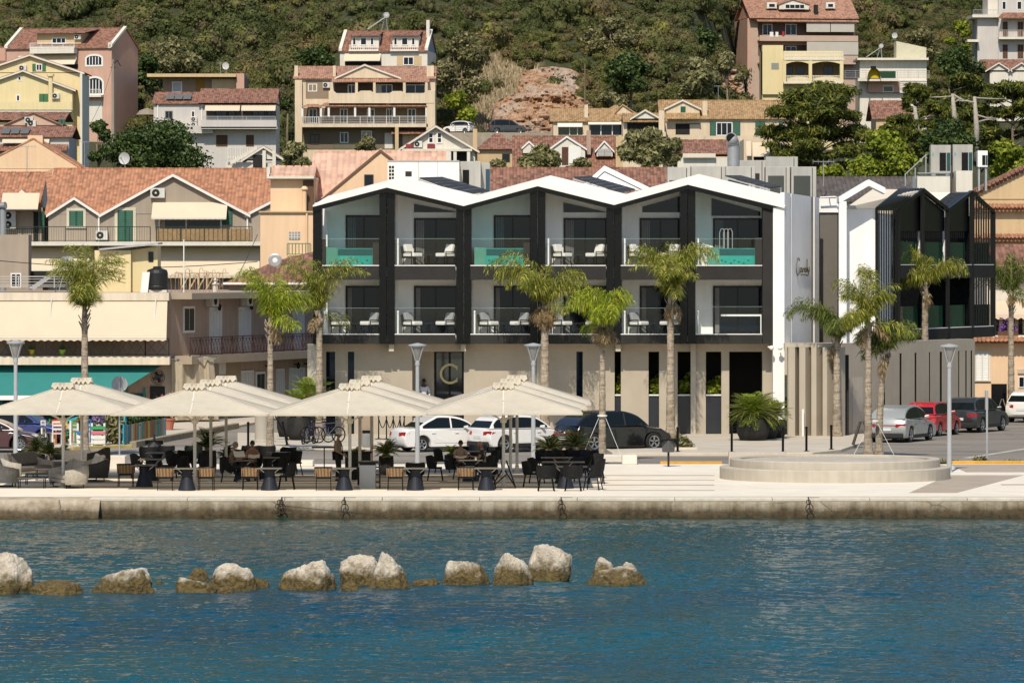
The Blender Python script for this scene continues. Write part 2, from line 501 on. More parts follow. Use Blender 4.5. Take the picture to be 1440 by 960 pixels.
# ================================================================== GROUND, WATER, QUAY
from mathutils import noise as mn
ZW = -0.65
HD = [0,250,330,400,480,560,588,606,700,800,1000,1300]
HZ = [-.25,-.25,1.5,5.5,11.5,16.5,19.5,25.5,57,98,210,400]  # upper slope out of view is raised to turn the water reflections browner
def hill_z(x,D):
 if D > 585:
  q = min(1,max(0,(x/D-.036)/.014));q = q*q*(3-2*q)
  q2 = min(1,max(0,(-x/D-.03)/.02));q2 = q2*q2*(3-2*q2)
  D0 = D;D = 585+max(0,(D-585)-(118*q+18*q2)*min(1,(D-585)/60));z_add = .05*(D0-D)
  return hill_z0(x,D)+z_add
 return hill_z0(x,D)
def hill_z0(x,D):
 z = float(np.interp(D,HD,HZ))
 k = min(1,max(0,(D-270)/120))
 z += k*(1.6*mn.noise((x*.035,D*.035,3))+.8*mn.noise((x*.11,D*.11,7)))
 if D > 600: z += (D-600)*.03*mn.noise((x*.012,D*.006,1.5))*3
 return z
def make_terrain():
 xs = np.concatenate([np.linspace(-900,-110,16),np.linspace(-105,105,141),np.linspace(110,900,16)])
 ds = np.concatenate([np.linspace(165,300,12),np.linspace(306,560,50),np.linspace(562,740,120),np.linspace(745,1300,30)])
 v = [(x,d,hill_z(x,d)) for d in ds for x in xs]
 nx = len(xs)
 f = [(j*nx+i,j*nx+i+1,(j+1)*nx+i+1,(j+1)*nx+i) for j in range(len(ds)-1) for i in range(nx-1)]
 m,nt,B,N,L = newmat('hill_ground')
 P = N.new('ShaderNodeNewGeometry').outputs['Position']
 n1 = noise(N,L,P,.18,7,.65);n2 = noise(N,L,P,1.1,6,.7)
 dry = ramp(N,L,n2,[(.3,(.14,.09,.045)),(.5,(.30,.22,.12)),(.7,(.42,.34,.21))])
 grn = ramp(N,L,n2,[(.3,(.022,.028,.008)),(.55,(.05,.055,.017)),(.75,(.10,.085,.035))])
 sp = N.new('ShaderNodeSeparateXYZ');L.new(P,sp.inputs[0])
 ex = math_(N,L,'DIVIDE',math_(N,L,'ADD',sp.outputs[0],1.5),7.0)
 ey = math_(N,L,'DIVIDE',math_(N,L,'ADD',sp.outputs[1],-606),30.0)
 rr = math_(N,L,'ADD',math_(N,L,'MULTIPLY',ex,ex),math_(N,L,'MULTIPLY',ey,ey))
 rr = math_(N,L,'ADD',rr,math_(N,L,'MULTIPLY',n1,1.4))
 k = ramp(N,L,rr,[(.3,(0,0,0)),(.9,(1,1,1))])
 k2 = ramp(N,L,math_(N,L,'MULTIPLY',rr,.55),[(.72,(0,0,0)),(.95,(1,1,1))])
 c = mix(N,L,k2,dry,grn)
 L.new(c,B.inputs['Base Color']);B.inputs['Roughness'].default_value = .95
 bump(N,L,B,n2,.9,.6)
 MB_ = MB();MB_.add(v,f)
 return tag(MB_.build('hillside_terrain',m,smooth=True,flip=False),kind='structure')
make_terrain()
def make_water():
 m,nt,B,N,L = newmat('sea_water')
 P = N.new('ShaderNodeNewGeometry').outputs['Position']
 B.inputs['Base Color'].default_value = (.003,.045,.085,1)
 B.inputs['Roughness'].default_value = .06
 B.inputs['IOR'].default_value = 1.33
 B.inputs['Specular IOR Level'].default_value = .46
 big = noise(N,L,P,.07,3,.5)
 c = ramp(N,L,big,[(.35,(.000,.038,.066)),(.6,(.001,.062,.082))])
 sp = N.new('ShaderNodeSeparateXYZ');L.new(P,sp.inputs[0])
 sh = math_(N,L,'DIVIDE',math_(N,L,'ADD',sp.outputs[1],-128),34,True)
 c = mix(N,L,sh,c,(.012,.040,.030))
 L.new(c,B.inputs['Base Color'])
 g = noise(N,L,P,4.5,3,.6,(.8,1,1))
 bump(N,L,B,g,.5,.1)
 rg = np.random.default_rng(5)
 ys = [];y = 94.0
 while y < 164.2: ys.append(y);y += .056*(y/100)**1.8
 ys = np.array(ys);nx = 640
 t = np.linspace(-1,1,nx)
 gy = np.repeat(ys,nx);gx = np.tile(t,len(ys))*(720/K*gy+6)
 h = np.zeros_like(gx);NW = 70
 lam = np.exp(rg.uniform(np.log(.17),np.log(1.5),NW))
 ang = rg.normal(PI*.5,.62,NW)
 for l_,a_,p_ in zip(lam,ang,rg.uniform(0,2*PI,NW)):
  k_ = 2*PI/l_;ph = k_*(gx*np.cos(a_)+gy*np.sin(a_))+p_
  ph += .9*np.sin(gx*.7*np.cos(p_*3)+gy*.5*np.sin(p_*5)+p_*2)
  h += WAVE*math.sqrt(2/NW)/k_*np.sin(ph)
 patch = 1+.35*np.sin(gx*.21+gy*.13)*np.sin(gy*.17-gx*.08+1)
 h *= patch
 V = np.stack([gx,gy,ZW+h],1).astype(np.float32)
 ny = len(ys);ii = (np.arange(ny-1)[:,None]*nx+np.arange(nx-1)[None,:]).reshape(-1)
 F = np.stack([ii,ii+1,ii+nx+1,ii+nx],1).astype(np.int32)
 me = bpy.data.meshes.new('sea_water')
 me.vertices.add(len(V));me.vertices.foreach_set('co',V.reshape(-1))
 me.loops.add(F.size);me.loops.foreach_set('vertex_index',F.reshape(-1))
 me.polygons.add(len(F));me.polygons.foreach_set('loop_start',np.arange(0,F.size,4,dtype=np.int32))
 me.update(calc_edges=True)
 tag(link_mesh(me,'sea_water',m,None,True),kind='structure')
 far = MB();e0,e1 = 720/K*94+5.9,720/K*164.2+5.9
 for q in ([(-900,-300),(900,-300),(900,94.1),(-900,94.1)],[(-900,94.1),(-e0,94.1),(-e1,164.2),(-900,164.2)],[(e0,94.1),(900,94.1),(900,164.2),(e1,164.2)]): far.poly([(x,y,ZW-.02) for x,y in q])
 return tag(far.build('open_sea',m,flip=False),kind='structure')
WAVE = .14
make_water()
def quay_mat():
 m,nt,B,N,L = newmat('quay_concrete')
 P = N.new('ShaderNodeNewGeometry').outputs['Position']
 sp = N.new('ShaderNodeSeparateXYZ');L.new(P,sp.inputs[0])
 n1 = noise(N,L,P,.9,6,.65);n2 = noise(N,L,P,5,5,.7);ns = noise(N,L,P,1.0,5,.7,(2.6,1,.25))
 c = ramp(N,L,n1,[(.3,(.30,.245,.165)),(.5,(.43,.365,.265)),(.7,(.55,.49,.39))])
 c = mix(N,L,.45,c,ramp(N,L,ns,[(.4,(.6,.52,.4)),(.6,(1,1,1))]),'MULTIPLY')
 t = math_(N,L,'ADD',sp.outputs[2],math_(N,L,'MULTIPLY',math_(N,L,'ADD',n1,-.5),.28))
 t = math_(N,L,'ADD',t,math_(N,L,'MULTIPLY',math_(N,L,'ADD',ns,-.5),.3))
 wet = ramp(N,L,math_(N,L,'ADD',t,.7),[(.0,(1,1,1)),(.1,(1,)*3),(.28,(.9,)*3),(.42,(.45,)*3),(.62,(0,0,0))])
 weed = ramp(N,L,n2,[(.35,(.018,.013,.005)),(.65,(.085,.055,.02))])
 c = mix(N,L,wet,c,weed)
 vo = N.new('ShaderNodeTexVoronoi');vo.feature = 'DISTANCE_TO_EDGE';vo.inputs['Scale'].default_value = .33
 mp = N.new('ShaderNodeMapping');mp.inputs['Scale'].default_value = (.8,1,2.2)
 mv = mix(N,L,.12,P,noise(N,L,P,2.5,5,.7),'ADD')
 L.new(mv,mp.inputs[0]);L.new(mp.outputs[0],vo.inputs['Vector'])
 cr = ramp(N,L,vo.outputs['Distance'],[(.0,(.75,)*3),(.012,(0,0,0))])
 crm = math_(N,L,'MULTIPLY',cr,ramp(N,L,noise(N,L,P,.35,2),[(.48,(0,0,0)),(.56,(1,1,1))]))
 c = mix(N,L,crm,c,(.03,.024,.018))
 L.new(c,B.inputs['Base Color']);B.inputs['Roughness'].default_value = .9
 bump(N,L,B,math_(N,L,'ADD',n2,n1),.7,.05)
 return m
QM = quay_mat()
q = MB()
xq0 = X(126,163.3)
q.box(xq0,250,163.36,190,-2.5,-.1)
tag(q.build('quay_wall',QM),kind='structure')
q = MB()
for k in range(24):
 x0 = xq0+k*3.2
 q.box(x0+.006,x0+3.194,163.345,164.6,-.11,.004)
tag(q.build('quay_cap',M('quay_cap',(.62,.56,.45),.85,.14,1.2,.2,40,streak=.1),bevel=.02),kind='structure')
q = MB()
pts = []
n = 40
for i in range(n+1):
 x = -250 if i == 0 else X(-60,163)+(xq0+.35-X(-60,163))*i/n
 j = .10*mn.noise((x*.8,2,0))
 pts.append([(x,162.55+j,-2.5),(x,162.6+j,-.55+j*.6),(x,162.85+j*.5,-.33+j*.8),(x,163.25,-.05+j*.2),(x,164.2,-.012),(x,190,-.012)])
q.add([p for r in pts for p in r],[(i*6+j,(i+1)*6+j,(i+1)*6+j+1,i*6+j+1) for i in range(n) for j in range(5)])
tag(q.build('old_quay_ramp',QM,smooth=True),kind='structure')
PAVE = M('promenade_paving',(.76,.69,.57),.85,.1,.8,.12,30)
p = MB();p.box(-250,250,164.61,191,-2,0.0)
tag(p.build('promenade',PAVE),kind='structure')
BAND = M('grey_paving_band',(.40,.335,.26),.88,.14,1.0,.1,30)
p = MB()
for y0,y1,x0,x1 in ((168.6,169.1,848,1005),(172.6,173.3,848,1005),(176.5,177.0,848,1005),(180.4,181.0,848,1005)):
 p.box(X(x0,y0),X(x1,y0),y0,y1,-.01,.004)
for y0,y1 in ((170.3,172.0),(174.3,176.2),(178.6,180.8),(183.4,185.5)):
 p.box(X(-60,y0),X(845,y0),y0,y1,-.01,.004)
p.hexa([(X(1278,167),167,-.01),(X(1345,167),167,-.01),(X(1440,181),181,-.01),(X(1335,181),181,-.01),
  (X(1278,167),167,.004),(X(1345,167),167,.004),(X(1440,181),181,.004),(X(1335,181),181,.004)])
p.box(X(1405,174),60,172.8,173.6,-.01,.0052)
p.box(X(1350,186),60,183.5,190.5,-.01,.0064)
tag(p.build('paving_bands',BAND),kind='structure')
def asphalt():
 m,nt,B,N,L = newmat('worn_asphalt')
 P = N.new('ShaderNodeNewGeometry').outputs['Position']
 n1 = noise(N,L,P,.35,6,.6,(.25,1,1));n2 = noise(N,L,P,14,3,.7)
 c = ramp(N,L,n1,[(.3,(.15,.132,.108)),(.5,(.215,.19,.158)),(.68,(.28,.25,.205))])
 c = mix(N,L,.3,c,ramp(N,L,n2,[(.3,(.7,.7,.7)),(.7,(1.1,1.1,1.1))]),'MULTIPLY')
 vo = N.new('ShaderNodeTexVoronoi');vo.feature = 'DISTANCE_TO_EDGE';vo.inputs['Scale'].default_value = .16
 L.new(mix(N,L,.5,P,noise(N,L,P,.8,4,.6),'ADD'),vo.inputs['Vector'])
 c = mix(N,L,ramp(N,L,vo.outputs['Distance'],[(0,(.5,)*3),(.012,(0,0,0))]),c,(.05,.045,.04))
 L.new(c,B.inputs['Base Color']);B.inputs['Roughness'].default_value = .9
 bump(N,L,B,n2,.3,.02)
 return m
p = MB();p.poly([(-120,190.9,-.12),(120,190.9,-.12),(120,300,-.12),(-120,300,-.12)])
tag(p.build('road',asphalt(),flip=False),kind='structure')
SIDE = M('pavement_concrete',(.52,.46,.37),.88,.14,.9,.15,30)
def pavement(name,pts,z0=-.3,z1=0.0,mat=SIDE):
 m = MB();m.ext([(X(px,D),D,z0) for px,D in pts],(0,0,z1-z0))
 return tag(m.build(name,mat,bevel=.02),kind='structure')
pavement('hotel_pavement',[(334,209),(850,209),(864,202.5),(1140,202.5),(1180,206),(1208,214),(1402,258),(1386,266),(1150,226.5),(334,226.5)])
pavement('cafe_pavement',[(-80,212.5),(100,209),(187,211.5),(332,236),(446,262),(240,266),(-80,246)])
pavement('far_pavement',[(1412,252),(1620,258),(1620,300),(1390,300)])
KB = M('kerb_stone',(.56,.49,.38),.85,.12,1.5,.1,30)
m = MB()
kp = [(334,208.8),(850,208.8),(864,202.3),(1140,202.3),(1180,205.8),(1209,213.9)]
for (a,da),(b,db) in zip(kp,kp[1:]): m.bar((X(a,da),da,-.1),(X(b,db),db,-.1),.16,.225)
tag(m.build('kerb',KB,bevel=.02),kind='structure')
YK = M('yellow_kerb_paint',(.70,.36,.045),.7,.2,2.5,.1,30,streak=.1)
m = MB();m.box(X(928,193),X(1015,193),192.7,193.0,-.12,.03);m.box(X(1338,193),80,192.7,193.0,-.12,.05)
tag(m.build('yellow_kerb',YK,bevel=.015),kind='structure')
m = MB();m.bar((X(100,208.8),208.8,-.1),(X(185,211.3),211.3,-.1),.16,.225)
tag(m.build('yellow_cafe_kerb',M('faded_yellow',(.5,.38,.12),.8,.3,2),bevel=.02),kind='structure')
m = MB();m.bar((X(187,211.3),211.3,-.06),(X(332,235.8),235.8,-.06),.3,.4)
tag(m.build('stone_kerb',M('rough_kerb',(.3,.25,.18),.9,.3,2,.4,20),bevel=.03),kind='structure')
m = MB();
for a in ((1360,200,1560,226,.3),):
 m.bar((X(a[0],a[1]),a[1],-.116),(X(a[2],a[3]),a[3],-.116),a[4],.006)
tag(m.build('road_marking',M('worn_white_paint',(.5,.47,.41),.8,.3,3)),kind='structure')
ROCKM,nt,B,N,L = newmat('shore_rock')
Pn = N.new('ShaderNodeNewGeometry');P = Pn.outputs['Position']
sp = N.new('ShaderNodeSeparateXYZ');L.new(P,sp.inputs[0])
n1 = noise(N,L,P,2.2,7,.65);n2 = noise(N,L,P,11,5,.7)
c = ramp(N,L,n1,[(.25,(.30,.24,.165)),(.45,(.52,.45,.35)),(.7,(.65,.58,.47))])
c = mix(N,L,.5,c,ramp(N,L,n2,[(.33,(.5,.46,.4)),(.55,(1,1,1))]),'MULTIPLY')
t = math_(N,L,'ADD',math_(N,L,'ADD',sp.outputs[2],.65),math_(N,L,'MULTIPLY',math_(N,L,'ADD',n1,-.5),1.1))
wet = ramp(N,L,t,[(.28,(1,1,1)),(.42,(.55,)*3),(.58,(0,0,0))])
weed = ramp(N,L,n2,[(.3,(.028,.019,.006)),(.5,(.105,.072,.02)),(.72,(.20,.145,.045))])
L.new(mix(N,L,wet,c,weed),B.inputs['Base Color']);B.inputs['Roughness'].default_value = .85
bump(N,L,B,math_(N,L,'ADD',n2,math_(N,L,'MULTIPLY',n1,2)),.8,.09)
def rock(px0,px1,py0,py1,seed,label,peak=0.0,yo=0.0,tw=-.12,D=None,name='rock',deep=.8):
 """a boulder seen between px0..px1, its foot in the water at row py1 (or resting at depth D)"""
 zb = ZW
 if D is None: D = K*(HC-ZW)/(py1-HY)+yo
 else: zb = Z(py1,D)
 s = D/K
 w,h = (px1-px0)*s,(py1-py0)*s
 rnd = random.Random(seed*13+5)
 pl = []
 for k in range(7):
  a_ = 2*PI*k/7+rnd.uniform(-.4,.4);e_ = rnd.uniform(-.1,.35)
  pl.append((Vector((math.cos(a_)*math.cos(e_),math.sin(a_)*math.cos(e_),math.sin(e_))),rnd.uniform(.78,1.0)))
 for k in range(6):
  a_ = 2*PI*k/6+rnd.uniform(-.5,.5);e_ = rnd.uniform(.45,.95)
  pl.append((Vector((math.cos(a_)*math.cos(e_),math.sin(a_)*math.cos(e_),math.sin(e_))),rnd.uniform(.78,1.0)))
 pl.append((Vector((rnd.uniform(-.3,.3),rnd.uniform(-.3,.3),1)).normalized(),rnd.uniform(.52,.68)))
 pl.append((Vector((0,0,-1)),.6))
 bm = bmesh.new();bmesh.ops.create_icosphere(bm,subdivisions=6,radius=1)
 for v in bm.verts:
  d = v.co.normalized()
  t_ = sum((max(d.dot(n_),.02)/l_)**20 for n_,l_ in pl)**(-1/20)
  q = d*1.0+Vector((seed*7.3,seed*3.1,0))
  t_ *= 1+.10*mn.noise(q*1.7)+.055*mn.noise(q*3.9)-.07*max(0,.25-abs(mn.noise(q*2.6)))*2+.03*mn.noise(q*9)+.018*mn.noise(q*21)
  v.co = d*t_
 xs = [v.co.x for v in bm.verts if v.co.z > -.2];z1 = max(v.co.z for v in bm.verts)
 x0,x1 = min(xs),max(xs)
 lo = []
 for v in bm.verts:
  z = v.co.z/z1
  v.co.x = ((v.co.x-x0)/(x1-x0)-.5)*w*(1+tw*(max(z,0)-.35))+peak*w*.35*max(z,0)
  v.co.y *= w*.5*deep
  v.co.z = z*h if z > 0 else z*(.55 if zb == ZW else .12)
 me = bpy.data.meshes.new(name);bm.to_mesh(me);bm.free()
 o = link_mesh(me,name,ROCKM,None,True)
 o.location = (X((px0+px1)/2,D),D,zb)
 return tag(o,label,'rock','boulders of the broken breakwater')
rock(-44,49,771,832,11,'tall pale boulder cut off by the left edge of the photo',peak=.12)
rock(40,119,814,833,12,'low brown weedy rock right of the tall boulder at the far left',yo=-.2)
rock(126,219,798,831,13,'long brown boulder with a pale top, alone left of the centre-left group',peak=.12)
rock(219,229,811,818,31,'tiny dark stone just right of the long brown boulder',yo=-1)
rock(246,306,811,832,14,'low flat brown rock at the left foot of the pale humped boulder')
rock(264,295,801,818,32,'small oval pale stone lying on the low flat brown rock',yo=.8)
rock(290,366,790,828,15,'humped pale boulder with a brown foot between two low weedy rocks')
rock(306,330,822,831,33,'small weedy rock awash in front of the humped pale boulder',yo=-.4)
rock(350,379,813,827,34,'low brown rock at the right foot of the humped pale boulder',yo=.5)
rock(393,474,786,828,16,'rounded pale boulder with a long brown skirt, left of the overhanging one')
rock(474,537,779,822,17,'broad pale boulder with a dark hollow underneath, left of a pointed one',tw=.3)
rock(477,505,816,828,35,'small round weedy rock in front of the hollowed boulder',yo=-.3)
rock(521,577,775,826,18,'pointed pale boulder with brown lower half leaning on the hollowed one',tw=-.5,peak=-.05)
rock(579,617,812,822,36,'flat olive rock barely above water between two pale boulders')
rock(619,689,787,821,19,'low pale boulder with a brown right slope, standing alone near the middle')
rock(692,751,776,821,20,'pale domed boulder with brown foot just left of the tallest tilted block')
rock(739,804,764,816,21,'largest pale angular block tilted up to the right',peak=.12,tw=.25)
rock(823,911,795,821,22,'flat brown base rock carrying two small pale stones, at the right end')
rock(833,868,783,809,37,'left and larger pale stone sitting on the flat brown rock at the right end',D=130.2)
rock(868,897,789,808,38,'right and smaller pale stone sitting on the flat brown rock at the right end',D=130.2)
RUST = M('rusty_iron',(.05,.03,.02),.8,.4,6)
def mooring(px,label,chain=False):
 t = thing('mooring_ring',label,'mooring ring',(X(px,163.2),163.2,0),0,'mooring rings on the quay wall')
 MB().tube([(-.02,.3,.02),(-.02,-.06,.03),(-.03,-.09,-.1),(.02,-.1,-.16)],.018,6).box(-.05,.35,.25,.29,.006,.02).build('staple',RUST,t)
 n = 20
 MB().tube([(.13*math.cos(2*PI*k/n)*.9,-.12,-.33+.16*math.sin(2*PI*k/n)) for k in range(n+1)],.018,6).build('ring',RUST,t)
 m = MB();m.tube([(.07*math.cos(2*PI*k/n)-.03,-.1,-.12+.08*math.sin(2*PI*k/n)) for k in range(n+1)],.014,6).build('shackle',RUST,t)
 if chain:
  m = MB()
  for k in range(6):
   cx,cz = -.1+.07*math.sin(k*2.1),-.12-.07*k
   m.tube([(cx+.06*math.cos(2*PI*j/10),-.1+.03*math.sin(k),cz+.07*math.sin(2*PI*j/10)) for j in range(11)],.016,5)
  m.build('chain',RUST,t)
mooring(397,'rusty mooring ring with a clump of chain, leftmost on the quay wall',True)
mooring(485,'mooring ring on the quay wall below the grey serving counter')
mooring(790,'mooring ring on the quay wall below the group of black chairs')
mooring(1138,'mooring ring on the quay wall below the round concrete platform')
# ================================================================== HOTEL
DF,DB,DW = 223.4,225.35,224.55
hw = Wall(720,DF);hr = hw.root('hotel','modern white and black hotel with zigzag roof, glass balconies and plunge pools','hotel')
hx,hz = hw.u,hw.z
V0,VB,VW = 0.0,DB-DF,DW-DF
ANTH = DGREY
GROUND = [(469,478),(488,497),(812,821),(865,874),(911,928),(954,972),(994,1015)]
m = MB()
def gw(px0,px1,py0,py1,v0=VW,v1=VW+.35):
 a,b = hx(px0),hx(px1);m.box(a,b,v0,v1,hz(py1),hz(py0))
zt = 495
edges = [446]+[e for s_ in GROUND[:2] for e in s_]+[580]
slots = [(441,457),*GROUND[:2]]
def wallrun(x0,x1,slots,ytop=484,ybot=614,yslot=495):
 cur = x0
 gw(x0,x1,ytop,yslot)
 for s0,s1 in slots:
  gw(cur,s0,yslot,ybot);cur = s1
 gw(cur,x1,yslot,ybot)
wallrun(432,579,[(457,470),(488,497)])
wallrun(652,1103,[(811,820),(865,874),(913,928),(954,973),(994,1016),(1027,1074)])
gw(579,652,484,495)
hwall = m.build('ground_floor_wall',TAUPE,hr)
m = MB()
for px in (550,651.5,869.5): MB().box(hx(px-3.5),hx(px+3.5),-.02+.35,VW+.05,hz(494),hz(484)).build('corbel',LTAUPE,hr)
for px in (759,976): MB().box(hx(px-3.5),hx(px+3.5),VW-.12,VW+.05,hz(612),hz(484)).build('pilaster',LTAUPE,hr)
MB().box(hx(432),hx(446),.3,VW+.6,hz(612),hz(484)).build('pilaster',LTAUPE,hr)
def slot(px0,px1,planted,doors=False):
 f = MB()
 a,b = hx(px0),hx(px1)
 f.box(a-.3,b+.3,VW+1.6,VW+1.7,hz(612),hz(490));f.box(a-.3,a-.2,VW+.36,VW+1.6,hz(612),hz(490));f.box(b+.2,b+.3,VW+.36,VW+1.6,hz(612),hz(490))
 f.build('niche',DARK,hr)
 g = MB();g.box(a,b,VW+.22,VW+.25,hz(556 if planted else 613),hz(495))
 if not planted: g.build('window',GLASSD,hr)
 else:
  MB().box(a+.005,b-.005,VW+.16,VW+.2,hz(613),hz(557.5)).build('lower_panel',M('smoked_panel',(.025,.028,.034),.18,.1),hr)
  MB().box(a+.005,b-.005,VW+.1,VW+.5,hz(557.3),hz(555.5)).build('sill',FRAME,hr)
SL = [(457,470,0),(488,497,0),(811,820,0),(865,874,1),(913,928,1),(954,973,1),(994,1016,1)]
for s_ in SL: slot(*s_)
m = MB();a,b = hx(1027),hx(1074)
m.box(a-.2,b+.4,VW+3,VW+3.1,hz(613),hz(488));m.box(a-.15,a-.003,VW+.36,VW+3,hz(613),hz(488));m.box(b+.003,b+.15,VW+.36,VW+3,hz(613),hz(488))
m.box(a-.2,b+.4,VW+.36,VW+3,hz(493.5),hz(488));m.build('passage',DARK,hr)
m = MB()
for k in range(5): m.box(hx(1029),hx(1048),VW+.6,VW+.64,hz(612-k*4.6),hz(609.8-k*4.6))
m.build('passage_vent',BLACK,hr)
m = MB();a,b = hx(579),hx(652)
m.box(a-.2,a-.003,VW+.01,VW+2.2,hz(613),hz(484.5));m.box(b+.003,b+.2,VW+.01,VW+2.2,hz(613),hz(484.5))
m.box(a-.2,b+.2,VW+.36,VW+2.2,hz(494.8),hz(484.5))
m.box(a-.2,hx(611),VW+1.2,VW+1.4,hz(613),hz(494.8))
m.box(hx(511),hx(579)-.21,VW-.55,VW-.012,0,hz(527)*.0+.02)
m.build('entrance_recess',TAUPE,hr)
m = MB()
for px in (611,631.5,650.5): m.box(hx(px)-.05,hx(px)+.05,VW+1.2,VW+1.3,hz(613),hz(495))
m.box(hx(611),hx(651),VW+1.2,VW+1.3,hz(497),hz(495))
edoor = m.build('entrance_door',BLACK,hr)
MB().box(hx(611),hx(651),VW+1.24,VW+1.26,.02,hz(496)).build('pane',M('mirror_glass',(.03,.03,.03),.03,0,spec=1.0),edoor)
GOLD = M('gold_letter',(.50,.40,.19),.4,.1,3,metal=.5)
n = 40;cx,cz,r0,r1 = hx(632),hz(527),14.5*DF/K,11.3*DF/K
def arc(r,k): t = R(42)+R(276)*k/n;return (cx+r*math.cos(t),cz+r*math.sin(t))
m = MB()
vs_ = [(p[0],y,p[1]) for k in range(n+1) for p in (arc(r0,k),arc(r1,k)) for y in (VW+1.10,VW+1.16)]
fs = []
for k in range(n):
 i = 4*k;j = i+4
 fs += [(i,i+2,j+2,j),(i+1,i+3,j+3,j+1),(i,i+1,j+1,j),(i+2,i+3,j+3,j+2)]
m.add(vs_,fs)
for sgn in (-1,1):
 t = R(42)*1 if sgn > 0 else R(318)
 x_,z_ = cx+(r0+r1)/2*math.cos(t),cz+(r0+r1)/2*math.sin(t)
 m.box(x_-.02,x_+.03,VW+1.09,VW+1.165,z_-.1,z_+.1)
m.build('entrance_letter',GOLD,hr)
for (y0,y1,nm) in ((374,393.5,'upper'),(470.5,483.5,'lower')):
 m = MB()
 for (x0,x1) in ((453,533),(555,640),(661.5,745),(767,852),(873,957),(978.5,1072)):
  m.box(hx(x0),hx(x1),.06,.3,hz(y1),hz(y0))
 m.build('balcony_fascia',ANTH,hr)
 m = MB();m.box(hx(446),hx(1088),.302,VB+.3,hz(y1-3),hz(y0+1.5));m.build('floor_slab',WHITE,hr)
 m = MB()
 for (x0,x1) in ((453,533),(555,640),(661.5,745),(767,852),(873,957),(978.5,1072)):
  m.box(hx(x0),hx(x1),.055,.2,hz(y0)+.003,hz(y0)+.04)
 m.build('balcony_edge_trim',WHITE,hr)
PK = [544,756,967];VL = [652,863.5]
def zroof(px):
 per = [(440,291),(544,264),(652,290),(756,262),(863.5,288.5),(967,260),(1087,289.5)]
 for (a,ya),(b,yb) in zip(per,per[1:]):
  if a <= px <= b: return ya+(yb-ya)*(px-a)/(b-a)
def post(x0,x1,v0,v1,y1=483.5,mat=BLACK,name='frame_post'):
 m = MB();a,b = hx(x0),hx(x1)
 za,zb_ = hz(zroof(x0)+1.5),hz(zroof(x1)+1.5)
 m.hexa([(a,v0,hz(y1)),(b,v0,hz(y1)),(b,v1,hz(y1)),(a,v1,hz(y1)),(a,v0,za),(b,v0,zb_),(b,v1,zb_),(a,v1,za)])
 return m.build(name,mat,hr)
post(440,452.5,0,1.2)
for p_ in PK+VL:
 post(p_-10.5,p_-.5,0,1.2);post(p_+.5,p_+11,.12,1.6)
post(1072.5,1087,0.0,.9,mat=ANTH)
m = MB()
per = [440,544,652,756,863.5,967,1087]
for a,b in zip(per,per[1:]):
 za,zb_ = hz(zroof(a)),hz(zroof(b))
 for (v0,v1,lo,hi) in ((-.12,.5,.20,0),):
  m.hexa([(hx(a),v0,za-lo),(hx(b),v0,zb_-lo),(hx(b),v1,zb_-lo),(hx(a),v1,za-lo),(hx(a),v0,za+hi),(hx(b),v0,zb_+hi),(hx(b),v1,zb_+hi),(hx(a),v1,za+hi)])
m.build('gable_frame',BLACK,hr)
m = MB()
ddx,ddz,dv = .60,.46,2.6
L_ = [(440,0),(544,0),(652,0),(756,0),(863.5,0),(967,0),(1103,3)]
for (a,ea),(b,eb) in zip(L_,L_[1:]):
 za = hz(zroof(a) if a <= 1087 else 293)+.004;zb_ = hz(zroof(b) if b <= 1087 else 293)+.004
 fr = [(hx(a),-.16,za),(hx(b),-.16,zb_)];bk = [(hx(b)+ddx,dv,zb_+ddz),(hx(a)+ddx,dv,za+ddz)]
 m.hexa([fr[0],fr[1],bk[0],bk[1]]+[(p[0],p[1],p[2]+.07) for p in (fr[0],fr[1],bk[0],bk[1])])
 b2 = [(bk[0][0]+.6,14,bk[0][2]-.4),(bk[1][0]+.6,14,bk[1][2]-.4)]
 m.hexa([bk[1],bk[0],b2[0],b2[1]]+[(p[0],p[1],p[2]+.07) for p in (bk[1],bk[0],b2[0],b2[1])])
m.build('roof',M('white_roof_sheet',(.80,.765,.69),.6,.05,.6),hr)
m = MB()
m.box(hx(446),hx(1100),VB,VB+.3,hz(483),hz(291)+.1)
for a,b in zip(per[:-1],per[1:]):
 za,zb_ = hz(zroof(a)),hz(zroof(b))
 m.hexa([(hx(a),VB+.01,hz(292)),(hx(b),VB+.01,hz(292)),(hx(b),VB+.28,hz(292)),(hx(a),VB+.28,hz(292)),(hx(a),VB+.01,za+.2),(hx(b),VB+.01,zb_+.2),(hx(b),VB+.28,zb_+.2),(hx(a),VB+.28,za+.2)])
m.build('balcony_back_wall',WHITE,hr)
m = MB()
for i,p_ in enumerate([446,544,652,756,863.5,967]):
 x0 = hx(p_)+.33;MB().box(x0,x0+.1,1.3 if i else .9,VB,hz(470),hz(395)).build('side_wall',WHITE,hr)
 zz = hz(zroof(p_+8 if i else p_)+6)
 MB().box(x0,x0+.1,1.61 if i else .9,VB,hz(373),zz).build('side_wall',WHITE,hr)
m = MB()
for i,p_ in enumerate([446,544,652,756,863.5,967]):
 for (y0,y1) in ((335,373),(437,470)):
  if y0 < 400 and i in (0,2): continue
  MB().box(hx(p_+(14 if i else 9)),hx(p_+(16.6 if i else 11.5)),.3,1.0,hz(y1),hz(y0)).build('white_side_screen',WHITE,hr,bevel=.03)
BAYS = [(453,533),(555,640),(663,745),(767,852),(875,957),(979,1072)]
def slider(x0,x1,y0,y1,mull=1):
 w2 = Wall(720,DF);w2.r = hr
 return window(w2,x0,x1,y0,y1,VB-.02,BLACK,GLASSD,.09,mull,0,'sliding_window',.06)
CURT = M('curtain',(.16,.155,.15),.9,.1)
